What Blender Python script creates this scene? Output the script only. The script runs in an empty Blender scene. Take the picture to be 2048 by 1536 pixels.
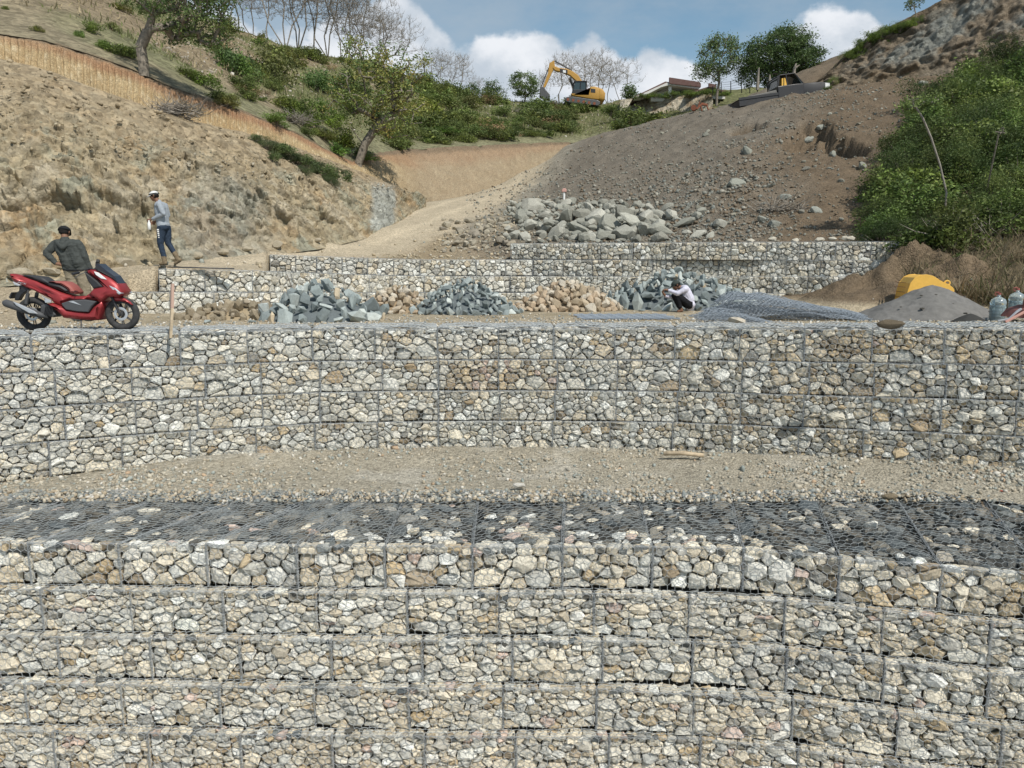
import bpy, bmesh, math, random
import numpy as np
from mathutils import Vector, Matrix

random.seed(7)
RNG = np.random.default_rng(11)
scene = bpy.context.scene
COL = scene.collection
rad = math.radians

# ------------------------------------------------------------------ camera
TH = rad(8.62)
F = 1550.0            # focal length in pixels of a 2048 px wide picture
HC = 3.06             # eye height above the top of the lower gabion wall (z = 0)
cam_d = bpy.data.cameras.new("camera")
cam = bpy.data.objects.new("camera", cam_d)
COL.objects.link(cam)
cam.location = (0, 0, HC)
cam.rotation_euler = (rad(90) - TH, 0, 0)
cam_d.sensor_width = 36.0
cam_d.lens = 36.0 * F / 2048.0
cam_d.clip_start = 0.1
cam_d.clip_end = 2000
scene.camera = cam

# ------------------------------------------------------------------ sun and sky
SUN_EL, SUN_AZ = 50.0, 36.0        # elevation, degrees to the right of straight behind the camera
ts = Vector((math.cos(rad(SUN_EL)) * math.sin(rad(SUN_AZ)), -math.cos(rad(SUN_EL)) * math.cos(rad(SUN_AZ)), math.sin(rad(SUN_EL))))
sun_d = bpy.data.lights.new("sun", 'SUN')
sun_d.energy = 4.3
sun_d.angle = rad(0.6)
sun_d.color = (1.0, 0.95, 0.87)
sun = bpy.data.objects.new("sun", sun_d)
COL.objects.link(sun)
sun.rotation_euler = ts.to_track_quat('Z', 'Y').to_euler()

world = bpy.data.worlds.new("World")
scene.world = world
world.use_nodes = True
wn, wl = world.node_tree.nodes, world.node_tree.links
wn.clear()
w_out = wn.new('ShaderNodeOutputWorld')
w_bg = wn.new('ShaderNodeBackground')
w_bg.inputs['Strength'].default_value = 0.088
w_sky = wn.new('ShaderNodeTexSky')
w_sky.sky_type = 'NISHITA'
w_sky.sun_disc = False
w_sky.sun_elevation = rad(SUN_EL)
w_sky.sun_rotation = math.atan2(ts.x, ts.y)
w_sky.air_density = 1.0
w_sky.dust_density = 0.6
w_sky.ozone_density = 1.6
w_co = wn.new('ShaderNodeTexCoord')
def wmath(op, a, b=None, clamp=False):
    n = wn.new('ShaderNodeMath'); n.operation = op; n.use_clamp = clamp
    for i, x in enumerate((a, b)):
        if x is None: continue
        if isinstance(x, (int, float)): n.inputs[i].default_value = x
        else: wl.new(x, n.inputs[i])
    return n.outputs[0]
def wnoise(scale, detail, rough, stretch=(1, 1, 1), off=(0, 0, 0)):
    m = wn.new('ShaderNodeMapping')
    m.inputs['Scale'].default_value = stretch
    m.inputs['Location'].default_value = off
    wl.new(w_co.outputs['Generated'], m.inputs['Vector'])
    n = wn.new('ShaderNodeTexNoise')
    n.inputs['Scale'].default_value = scale; n.inputs['Detail'].default_value = detail
    n.inputs['Roughness'].default_value = rough
    wl.new(m.outputs[0], n.inputs['Vector'])
    return n.outputs['Fac']
def ramp(x, a, b):
    n = wn.new('ShaderNodeMapRange'); n.interpolation_type = 'SMOOTHSTEP'
    n.inputs['From Min'].default_value = a; n.inputs['From Max'].default_value = b
    wl.new(x, n.inputs['Value'])
    return n.outputs[0]
sepw = wn.new('ShaderNodeSeparateXYZ'); wl.new(w_co.outputs['Generated'], sepw.inputs[0])
elev = sepw.outputs['Z']
# cumulus banks standing on the horizon: the outline is a noise threshold that rises with height
puff = wnoise(5.5, 10, 0.58, (1, 1, 1.3), (0.33, 0.2, 0.05))
ry = wmath('MAXIMUM', sepw.outputs['Y'], 0.02)
az = wmath('DIVIDE', sepw.outputs['X'], ry); el = wmath('DIVIDE', elev, ry)
prof = [(300, 60), (420, 40), (520, 75), (640, 95), (780, 60), (835, 50), (880, 90), (930, 128), (960, 108), (1000, 90), (1060, 82), (1100, 92), (1130, 120), (1175, 100), (1210, 120), (1245, 150), (1290, 122), (1350, 128), (1390, 165), (1470, 140), (1540, 95), (1620, 45), (1690, 50), (1750, 95), (1850, 110)]
fc = wn.new('ShaderNodeFloatCurve')
cv = fc.mapping.curves[0]; fc.mapping.extend = 'HORIZONTAL'
pp_ = [((u - 1024) / F / 1.2 + .5, (533 - v) / F) for u, v in prof]
cv.points[0].location = pp_[0]; cv.points[1].location = pp_[-1]
for q_ in pp_[1:-1]: cv.points.new(*q_)
fc.mapping.update()
wl.new(wmath('ADD', wmath('DIVIDE', az, 1.2), .5, True), fc.inputs['Value'])
cum = ramp(wmath('ADD', wmath('SUBTRACT', fc.outputs[0], el), wmath('MULTIPLY', wmath('SUBTRACT', puff, .5), .16)), -.004, .012)
wisp = ramp(wnoise(2.0, 7, 0.6, (1, 1, 2.2), (3.1, 0.4, 0.9)), 0.38, 0.60)
wisp = wmath('MULTIPLY', wisp, 0.62)
shade = wnoise(7.0, 6, 0.6, (1, 1, 1.4), (5.0, 1.0, 2.0))
def wmix(f, a, b):
    n = wn.new('ShaderNodeMix'); n.data_type = 'RGBA'
    for key, x in ((0, f), (6, a), (7, b)):
        if isinstance(x, tuple): n.inputs[key].default_value = x
        elif isinstance(x, (int, float)): n.inputs[key].default_value = x
        else: wl.new(x, n.inputs[key])
    return n.outputs[2]
c_cum = wmix(ramp(shade, 0.36, 0.62), (6.1, 6.9, 7.8, 1), (9.8, 10.1, 10.6, 1))
hsv = wn.new('ShaderNodeHueSaturation'); hsv.inputs['Saturation'].default_value = 1.0
hsv.inputs['Hue'].default_value = 0.482
hsv.inputs['Value'].default_value = 1.30
wl.new(w_sky.outputs[0], hsv.inputs['Color'])
s1 = wmix(wisp, hsv.outputs[0], (4.9, 5.7, 6.5, 1))
s2 = wmix(cum, s1, c_cum)
wl.new(s2, w_bg.inputs['Color'])
wl.new(w_bg.outputs[0], w_out.inputs[0])

scene.view_settings.view_transform = 'Standard'
scene.view_settings.look = 'None'
scene.view_settings.gamma = 1
scene.view_settings.use_curve_mapping = False
scene.view_settings.exposure = 0.0
scene.render.engine = 'CYCLES'
scene.cycles.max_bounces = 5
scene.cycles.diffuse_bounces = 3

# ------------------------------------------------------------------ helpers
cT, sT = math.cos(TH), math.sin(TH)
def P(u, v, Y):
    """world point on the ground plan line Y seen in direction (u, v) of the survey photograph"""
    r = (u - 1024) / F; t = (768 - v) / F
    dy = cT + t * sT; dz = -sT + t * cT
    k = Y / dy
    return Vector((r * k, Y, HC + dz * k))
def Pz(u, v, z):
    r = (u - 1024) / F; t = (768 - v) / F
    dy = cT + t * sT; dz = -sT + t * cT
    k = (z - HC) / dz
    return Vector((r * k, dy * k, z))
def interp(x, xs, ys): return float(np.interp(x, xs, ys))

def tag(o, label=None, cat=None, group=None, kind=None):
    if label: o['label'] = label
    if cat: o['category'] = cat
    if group: o['group'] = group
    if kind: o['kind'] = kind
    return o
def empty(name, loc=(0, 0, 0), rz=0.0, label=None, cat=None, group=None):
    o = bpy.data.objects.new(name, None); COL.objects.link(o)
    o.location = loc; o.rotation_euler = (0, 0, rz)
    o.empty_display_size = 0.1
    return tag(o, label, cat, group)
def obj(name, me, parent=None, mat=None, loc=None):
    if mat is not None and len(me.materials) == 0: me.materials.append(mat)
    o = bpy.data.objects.new(name, me); COL.objects.link(o)
    if parent is not None: o.parent = parent
    if loc is not None: o.location = loc
    return o
def copy_tree(o, parent=None):
    c = o.copy(); COL.objects.link(c)
    if parent is not None: c.parent = parent
    for ch in list(o.children): copy_tree(ch, c)
    return c

def mesh_from(name, V, Fc, col=None, smooth=False, mats=None, midx=None):
    """V (n,3); Fc (m,k) int array of equal polygons; col (n,3|4) point colours"""
    V = np.asarray(V, dtype=np.float32); Fc = np.asarray(Fc, dtype=np.int32)
    me = bpy.data.meshes.new(name)
    me.vertices.add(len(V)); me.vertices.foreach_set('co', V.ravel())
    m, k = Fc.shape
    me.loops.add(m * k); me.loops.foreach_set('vertex_index', Fc.ravel())
    me.polygons.add(m)
    me.polygons.foreach_set('loop_start', np.arange(0, m * k, k, dtype=np.int32))
    if smooth: me.polygons.foreach_set('use_smooth', np.ones(m, dtype=bool))
    if mats:
        for q in mats: me.materials.append(q)
    if midx is not None: me.polygons.foreach_set('material_index', np.asarray(midx, dtype=np.int32))
    me.update(calc_edges=True)
    if col is not None:
        c = np.ones((len(V), 4), dtype=np.float32); col = np.asarray(col, dtype=np.float32); c[:, :col.shape[1]] = col
        a = me.color_attributes.new('Col', 'FLOAT_COLOR', 'POINT'); a.data.foreach_set('color', c.ravel())
    return me
def grid_faces(nr, nc):
    i = np.arange(nr - 1)[:, None] * nc + np.arange(nc - 1)[None, :]
    return np.stack([i, i + 1, i + nc + 1, i + nc], -1).reshape(-1, 4)

# numpy value noise
def _hash(ix, iy, iz, seed):
    h = (ix.astype(np.int64) * 374761393 + iy.astype(np.int64) * 668265263 + iz.astype(np.int64) * 2147483647 + seed * 974634777) & 0xffffffff
    h = ((h ^ (h >> 13)) * 1274126177) & 0xffffffff
    h = (h ^ (h >> 16)) & 0xffffffff
    h = (h * 2246822519) & 0xffffffff
    return ((h ^ (h >> 15)) & 0xffffff).astype(np.float64) / 0xffffff
def vnoise(p, seed=0):
    i = np.floor(p).astype(np.int64); f = p - i; f = f * f * f * (f * (f * 6 - 15) + 10)
    r = 0
    for dx in (0, 1):
        wx = f[..., 0] if dx else 1 - f[..., 0]
        for dy in (0, 1):
            wy = f[..., 1] if dy else 1 - f[..., 1]
            for dz in (0, 1):
                wz = f[..., 2] if dz else 1 - f[..., 2]
                r = r + wx * wy * wz * _hash(i[..., 0] + dx, i[..., 1] + dy, i[..., 2] + dz, seed)
    return r * 2 - 1
ROT = np.array([[0.8, 0.6, 0], [-0.48, 0.64, 0.6], [0.36, -0.48, 0.8]])
def fbm(p, scale, oct=4, seed=0, gain=0.5, ridged=False):
    p = np.asarray(p, float) / scale; a = 1.0; s = 0.0; tot = 0
    for k in range(oct):
        n = vnoise(p, seed + k)
        if ridged: n = 1 - 2 * np.abs(n)
        s = s + a * n; tot += a; a *= gain; p = (p @ ROT) * 2.03 + 7.3
    return s / tot
def worley(p, scale, seed=0):
    """F1, F2-F1 and a random id per cell"""
    q = np.asarray(p, float) / scale; i = np.floor(q).astype(np.int64)
    f1 = np.full(q.shape[:-1], 9.0); f2 = np.full(q.shape[:-1], 9.0); cid = np.zeros(q.shape[:-1])
    for dx in (-1, 0, 1):
        for dy in (-1, 0, 1):
            for dz in (-1, 0, 1):
                a, b, c = i[..., 0] + dx, i[..., 1] + dy, i[..., 2] + dz
                hx, hy, hz = _hash(a, b, c, seed), _hash(a, b, c, seed + 1), _hash(a, b, c, seed + 2)
                d = np.sqrt((a + hx - q[..., 0]) ** 2 + (b + hy - q[..., 1]) ** 2 + (c + hz - q[..., 2]) ** 2)
                m = d < f1
                f2 = np.where(m, f1, np.minimum(f2, d)); cid = np.where(m, hx, cid); f1 = np.where(m, d, f1)
    return f1, f2 - f1, cid
def smooth(x, a, b):
    t = np.clip((np.asarray(x, float) - a) / (b - a), 0, 1); return t * t * (3 - 2 * t)
def mixc(a, b, t):
    t = np.asarray(t)[..., None]; return np.asarray(a) * (1 - t) + np.asarray(b) * t

# ------------------------------------------------------------------ materials
class NT:
    def __init__(s, name):
        s.m = bpy.data.materials.new(name); s.m.use_nodes = True
        s.n, s.l = s.m.node_tree.nodes, s.m.node_tree.links
        s.b = s.n['Principled BSDF']
    def node(s, t, **k):
        x = s.n.new(t)
        for a, b in k.items(): setattr(x, a, b)
        return x
    def put(s, sock, v):
        if hasattr(v, 'is_output') or hasattr(v, 'links'): s.l.new(v, sock)
        elif isinstance(v, (tuple, list)) and len(v) == 3 and sock.type == 'RGBA': sock.default_value = (*v, 1)
        else: sock.default_value = v
    def noise(s, scale, detail=4, rough=0.55, coord='Object', stretch=None):
        tc = s.node('ShaderNodeTexCoord'); src = tc.outputs[coord]
        if stretch:
            mp = s.node('ShaderNodeMapping'); mp.inputs['Scale'].default_value = stretch; s.l.new(src, mp.inputs[0]); src = mp.outputs[0]
        x = s.node('ShaderNodeTexNoise'); x.inputs['Scale'].default_value = scale
        x.inputs['Detail'].default_value = detail; x.inputs['Roughness'].default_value = rough
        s.l.new(src, x.inputs['Vector']); return x.outputs['Fac']
    def mr(s, x, a, b, c=0.0, d=1.0):
        n = s.node('ShaderNodeMapRange'); s.l.new(x, n.inputs[0])
        n.inputs[1].default_value = a; n.inputs[2].default_value = b; n.inputs[3].default_value = c; n.inputs[4].default_value = d
        return n.outputs[0]
    def mix(s, f, a, b, mode='MIX'):
        n = s.node('ShaderNodeMix', data_type='RGBA', blend_type=mode)
        s.put(n.inputs[0], f); s.put(n.inputs[6], a); s.put(n.inputs[7], b); return n.outputs[2]
    def scale(s, c, f):
        n = s.node('ShaderNodeVectorMath', operation='SCALE'); s.put(n.inputs[0], c); s.put(n.inputs[3], f); return n.outputs[0]
    def bump(s, h, dist, strength=1.0):
        b = s.node('ShaderNodeBump'); b.inputs['Strength'].default_value = strength; b.inputs['Distance'].default_value = dist
        s.l.new(h, b.inputs['Height']); s.l.new(b.outputs[0], s.b.inputs['Normal']); return b
    def add(s, a, b, op='ADD'):
        n = s.node('ShaderNodeMath', operation=op); s.put(n.inputs[0], a); s.put(n.inputs[1], b); return n.outputs[0]
def setp(m, rough=0.9, spec=0.2, metal=0.0):
    m.b.inputs['Roughness'].default_value = rough
    m.b.inputs['Specular IOR Level'].default_value = spec
    m.b.inputs['Metallic'].default_value = metal
def plain(name, c, rough=0.7, spec=0.3, metal=0.0, var=0.12, nscale=20, bump=0.0):
    t = NT(name); setp(t, rough, spec, metal)
    n = t.noise(nscale, 3)
    t.l.new(t.scale(c, t.mr(n, 0.3, 0.7, 1 - var, 1 + var)), t.b.inputs['Base Color'])
    if bump: t.bump(n, bump)
    return t.m
def colour_attr_mat(name, nscale=(2.2, 14), var=(0.12, 0.2), rough=0.95, bump=(0.02, 9), obj_col=False, grit=0.0):
    """material of soil and stones: its own colour comes with the mesh, the node tree adds grain and fine relief"""
    t = NT(name); setp(t, rough, 0.12)
    if obj_col:
        base = t.node('ShaderNodeObjectInfo').outputs['Color']
    else:
        a = t.node('ShaderNodeAttribute', attribute_name='Col'); base = a.outputs['Color']
    n1 = t.noise(nscale[0], 5, 0.6); n2 = t.noise(nscale[1], 6, 0.65)
    f = t.add(t.mr(n1, 0.3, 0.7, 1 - var[0], 1 + var[0]), t.mr(n2, 0.28, 0.72, 1 - var[1], 1 + var[1]), 'MULTIPLY')
    c = t.scale(base, f)
    h = n2
    if grit:
        vo = t.node('ShaderNodeTexVoronoi'); vo.inputs['Scale'].default_value = grit
        tc = t.node('ShaderNodeTexCoord'); t.l.new(tc.outputs['Object'], vo.inputs['Vector'])
        sp = t.node('ShaderNodeSeparateColor'); t.l.new(vo.outputs['Color'], sp.inputs[0])
        g = t.mr(sp.outputs[0], 0.0, 1.0, 0.72, 1.3)
        c = t.scale(c, g)
        h = t.add(n2, t.mr(vo.outputs['Distance'], 0, 0.7, 0.5, 0.0))
    t.l.new(c, t.b.inputs['Base Color'])
    t.bump(h, bump[0], 0.9)
    return t.m

M = {}
M['soil'] = colour_attr_mat('soil', (1.3, 22), (0.10, 0.22), bump=(0.05, 1), grit=26)
M['rockface'] = colour_attr_mat('rock_face', (1.1, 9), (0.12, 0.25), bump=(0.10, 1), grit=5)
M['hill'] = colour_attr_mat('hill_ground', (0.5, 5), (0.18, 0.3), bump=(0.12, 1), grit=4)
M['pebble'] = colour_attr_mat('pebbles', (3, 30), (0.08, 0.15), bump=(0.01, 1))
M['stone'] = colour_attr_mat('limestone', (9, 42), (0.16, 0.24), bump=(0.02, 1), obj_col=True)
M['blue'] = colour_attr_mat('bluestone', (4, 30), (0.14, 0.14), rough=0.75, bump=(0.008, 1), obj_col=True)
M['wire'] = plain('galvanised_wire', (0.37, 0.39, 0.39), 0.6, 0.4, 0.0, 0.25, 60)
M['lace'] = plain('galvanised_lacing', (0.36, 0.38, 0.385), 0.6, 0.4, 0.0, 0.3, 40)
M['wire_lid'] = plain('dull_galvanised_wire', (0.27, 0.29, 0.29), 0.6, 0.4, 0.0, 0.25, 60)
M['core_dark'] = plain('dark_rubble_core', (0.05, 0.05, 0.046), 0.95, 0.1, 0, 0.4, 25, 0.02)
M['core'] = plain('rubble_core', (0.13, 0.12, 0.098), 0.95, 0.1, 0, 0.4, 25, 0.02)
# ------------------------------------------------------------------ stones packed into wire baskets
def clip(poly, a, b, c):
    """keep the part of a convex polygon with a*x + b*y <= c"""
    out = []
    n = len(poly)
    for i in range(n):
        p, q = poly[i], poly[(i + 1) % n]
        dp, dq = a * p[0] + b * p[1] - c, a * q[0] + b * q[1] - c
        if dp <= 0: out.append(p)
        if (dp < 0) != (dq < 0) and abs(dp - dq) > 1e-12:
            t = dp / (dp - dq); out.append((p[0] + t * (q[0] - p[0]), p[1] + t * (q[1] - p[1])))
    return out
def packing(rnd, w, h, r0, r1, flat=1.3, grad=0.0, tries=500):
    """power diagram of randomly thrown discs: polygons of unlike size that fill w x h"""
    S = []
    H = h * flat
    for k in range(tries):
        t = rnd.random() ** 1.6 * (1 - k / tries * 0.6)
        r = r0 + (r1 - r0) * t
        x, y = rnd.uniform(r * .5, w - r * .5), rnd.uniform(r * .5, H - r * .5)
        r *= 1 + grad * (0.5 - y / H)
        if all((x - a) ** 2 + (y - b) ** 2 > ((r + c) * 0.80) ** 2 for a, b, c in S): S.append((x, y, r))
    ang = rnd.uniform(-0.35, 0.35)
    out = []
    for i, (x, y, r) in enumerate(S):
        poly = [(0, 0), (w, 0), (w, H), (0, H)]
        for j, (a, b, c) in enumerate(S):
            if j == i: continue
            dx, dy = a - x, b - y
            if dx * dx + dy * dy > (r + c + 3 * r1) ** 2: continue
            k = (a * a + b * b - c * c - x * x - y * y + r * r) / 2
            poly = clip(poly, dx, dy, k)
            if len(poly) < 3: break
        if len(poly) >= 3: out.append([(p[0], p[1] / flat) for p in poly])
    return out
def poly_area_c(p):
    A = cx = cy = 0
    for i in range(len(p)):
        x0, y0 = p[i]; x1, y1 = p[(i + 1) % len(p)]
        c = x0 * y1 - x1 * y0; A += c; cx += (x0 + x1) * c; cy += (y0 + y1) * c
    if abs(A) < 1e-9: return 0, p[0][0], p[0][1]
    return A / 2, cx / (3 * A), cy / (3 * A)
def stone_mesh(rnd, poly, cx, cy, gap, depth, bulge, up=False):
    """broken quarry stone whose face fills the polygon; local x right, z up, y into the basket"""
    n = len(poly); per = [math.hypot(poly[i][0] - poly[i - 1][0], poly[i][1] - poly[i - 1][1]) for i in range(n)]
    size = math.sqrt(abs(poly_area_c(poly)[0])); ring = []
    fwd = rnd.random() < .35; gs = rnd.uniform(1.02, 1.08) if fwd else rnd.uniform(.96, 1.01)
    for i in range(n):
        a, b, c = poly[i - 1], poly[i], poly[(i + 1) % n]
        cut = rnd.uniform(.04, .22)
        pts = [(b[0] + (a[0] - b[0]) * cut, b[1] + (a[1] - b[1]) * cut)]
        if rnd.random() < .7: pts.append((b[0] + (c[0] - b[0]) * rnd.uniform(.04, .22), b[1] + (c[1] - b[1]) * rnd.uniform(.04, .22)))
        if per[(i + 1) % n] > size * .75 : pts.append(((b[0] + c[0]) / 2, (b[1] + c[1]) / 2))
        for x, y in pts:
            dx, dy = x - cx, y - cy; L = math.hypot(dx, dy) + 1e-6
            k = max(.3, (L * gs - gap * rnd.uniform(0, 1.6) - size * rnd.uniform(0, .05)) / L); ring.append((dx * k, dy * k))
    m = len(ring); tx, tz = rnd.gauss(0, .19), rnd.gauss(.05, .2); yb = rnd.uniform(-.016, .006) if fwd else rnd.uniform(.004, .032)
    H = lambda x, z, e: yb + max(-.02, x * tx + z * tz) + bulge * e
    V = []
    for x, z in ring: V.append((x * .8, yb + depth, z * .8))
    for x, z in ring: V.append((x, H(x, z, rnd.uniform(.35, 1.0)), z))
    k_ = rnd.uniform(.62, .8)
    for i, (x, z) in enumerate(ring):
        k = k_ * rnd.uniform(.8, 1.12); V.append((x * k, H(x * k, z * k, rnd.uniform(-.05, .38)), z * k))
    x, z = rnd.uniform(-.2, .2) * size, rnd.uniform(-.2, .2) * size; V.append((x, H(x, z, rnd.uniform(-.25, .2)), z))
    Fc = []
    for i in range(m):
        j = (i + 1) % m
        Fc += [(i, j, m + j, m + i)]
        Fc += [(m + i, m + j, 2 * m + j), (m + i, 2 * m + j, 2 * m + i)] if rnd.random() < .5 else [(m + i, m + j, 2 * m + i), (m + j, 2 * m + j, 2 * m + i)]
        Fc += [(2 * m + i, 2 * m + j, 3 * m)]
    if up: V = [(x, z, -y) for x, y, z in V]
    me = bpy.data.meshes.new('stone'); me.from_pydata(V, [], Fc); me.materials.append(M['stone'])
    return me

# one metre of hexagonal netting as joined thin wires; local x right, z up
def hexnet_mesh(name, w, h, wire, cw=0.083, ch=0.105, bul=0.02, seed=0, flat=False):
    rnd = random.Random(seed)
    nx = max(1, round(w / cw)); cw = w / nx
    ny = max(1, round(h / (ch * .75))); st = h / ny; a = st / 1.5   # a = side length along z
    def bend(x, z):
        g = 0.006 * math.sin(z * 23 + seed) ; k = 0.006 * math.sin(x * 17 + seed * 2)
        b = -bul * math.sin(math.pi * min(1, max(0, x / w))) ** .5 * (0.5 + 0.5 * math.sin(x * 9 + z * 13 + seed))
        return (min(max(x + g, 0), w), b, min(max(z + k, 0), h))
    V, Fc = [], []
    def seg(p, q):
        p, q = Vector(bend(*p)), Vector(bend(*q)); d = (q - p)
        if d.length < 1e-4: return
        d.normalize(); s = d.cross(Vector((0, 1, 0))); s.normalize(); u = Vector((0, 1, 0)) * wire * .5; s = s * wire * .5
        i = len(V)
        for e in (p, q):
            V.extend([e + s + u * .6, e - s + u * .6, e - u])
        Fc.extend([(i, i + 1, i + 4, i + 3), (i + 1, i + 2, i + 5, i + 4), (i + 2, i, i + 3, i + 5)])
    for j in range(ny + 1):
        off = 0.5 * cw if j % 2 else 0
        for i in range(nx + 1):
            x = i * cw + off; z = j * st
            if z <= h + 1e-6 and x <= w + 1e-6:
                z0, z1 = z, min(z + a, h)
                if z1 > z0 and j < ny: seg((x, z0), (x, z1))
                if j > 0:
                    # zigzag from the top of the row below up to this joint
                    for sgn in (-1, 1):
                        xx = x + sgn * cw / 2
                        if -1e-6 <= xx <= w + 1e-6: seg((xx, z - st + a), (x, z))
    me = mesh_from(name, [tuple(v) for v in V], Fc)
    me.materials.append(M['wire'])
    return me
def lacing_mesh(name, L, r, core, turns, seed=0):
    """selvedge wire with the lacing wire wound round it, along local x"""
    rnd = random.Random(seed); V, Fc = [], []
    def tube(pts, rr, k=3):
        b = len(V)
        for i, p in enumerate(pts):
            d = (pts[min(i + 1, len(pts) - 1)] - pts[max(i - 1, 0)]).normalized()
            s = d.cross(Vector((0.3, 1, 0.2))).normalized(); t = d.cross(s)
            for q in range(k):
                an = 2 * math.pi * q / k; V.append(p + (s * math.cos(an) + t * math.sin(an)) * rr)
        for i in range(len(pts) - 1):
            for q in range(k):
                Fc.append((b + i * k + q, b + i * k + (q + 1) % k, b + (i + 1) * k + (q + 1) % k, b + (i + 1) * k + q))
    for s in (0, 1):
        tube([Vector((L * i / 14, rnd.uniform(-.006, .006) + s * .006, rnd.uniform(-.009, .009) + s * .008)) for i in range(15)], core)
    n = int(turns * L * 6)
    ph = rnd.random() * 6
    tube([Vector((L * i / n, math.cos(i * 2 * math.pi / 6 + ph) * r * rnd.uniform(.3, 1.7), math.sin(i * 2 * math.pi / 6 + ph) * r * rnd.uniform(.3, 1.7))) for i in range(n + 1)], core * .75)
    me = mesh_from(name, [tuple(v) for v in V], Fc); me.materials.append(M['lace'])
    return me
def box_mesh(name, x0, x1, y0, y1, z0, z1, mat):
    V = [(x, y, z) for z in (z0, z1) for y in (y0, y1) for x in (x0, x1)]
    me = mesh_from(name, V, [(0, 2, 3, 1), (4, 5, 7, 6), (0, 1, 5, 4), (2, 6, 7, 3), (0, 4, 6, 2), (1, 3, 7, 5)])
    me.materials.append(mat); return me

NETS = {}
def net(kind, h, seed):
    key = (kind, round(h, 2), seed % 4)
    if key not in NETS:
        wire = {'near': 0.0062, 'mid': 0.0066, 'far': 0.006}[kind]
        cw, ch = (0.083, 0.105) if kind != 'far' else (0.10, 0.12)
        NETS[key] = hexnet_mesh('netting', 1.0, h, wire, cw, ch, 0.018, seed % 4 + 1)
    return NETS[key]
LACE = {k: [lacing_mesh('lacing', 1.0, r, c, t, s) for s in range(3)] for k, (r, c, t) in
        {'near': (0.012, 0.0022, 15), 'mid': (0.012, 0.0025, 11), 'far': (0.009, 0.003, 7)}.items()}
CORES = {}

PAL = {
 'white': (.74, .725, .655), 'grey': (.60, .575, .495), 'cool': (.54, .525, .465), 'dark': (.34, .32, .275),
 'cream': (.675, .615, .49), 'tan': (.555, .49, .375), 'ochre': (.53, .43, .285), 'brown': (.37, .30, .21),
 'pink': (.58, .46, .385), 'rust': (.40, .21, .12), 'slate': (.125, .127, .118), 'slate2': (.205, .205, .185)}
MIXES = {
 'lower_top': dict(grey=5, cool=3, cream=6, tan=5, ochre=1.8, white=1.5, brown=1, dark=.6, pink=.5),
 'lower': dict(grey=6, cool=4, cream=7, tan=3, ochre=.8, white=2.5, dark=.5, pink=.25),
 'lower_b': dict(grey=6, cool=3.5, cream=6, tan=4.5, ochre=1.0, white=2.0, brown=.6, pink=.6, dark=.6),
 'up_left': dict(grey=8, cool=3, white=3.5, cream=2.5, tan=.9, dark=1, ochre=.25, brown=.3),
 'up_mid': dict(grey=8, cool=4, white=5, cream=2.5, tan=1.5, dark=.8, brown=.6, ochre=.4),
 'up_right': dict(grey=5, cool=4, white=2.5, cream=2.5, tan=5, ochre=1.6, brown=1.3, dark=.8),
 'up_brown': dict(tan=6, brown=3.5, ochre=2.5, grey=2, cream=1.5, pink=.5),
 'far': dict(white=6, grey=6, cream=3, cool=2, tan=1, dark=.5),
 'lid': dict(slate=9, slate2=6, dark=2.2, cream=.6, tan=.4, pink=.1), 'lidwhite': dict(white=5, cream=4, pink=1, slate2=3)}
def pick(rnd, mix):
    d = MIXES[mix]; k = rnd.choices(list(d), list(d.values()))[0]; c = PAL[k]
    f = rnd.uniform(.84, 1.14); g = rnd.uniform(-.015, .015)
    return (min(.8, c[0] * f + g), min(.8, c[1] * f), min(.8, c[2] * f - g), 1)

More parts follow.
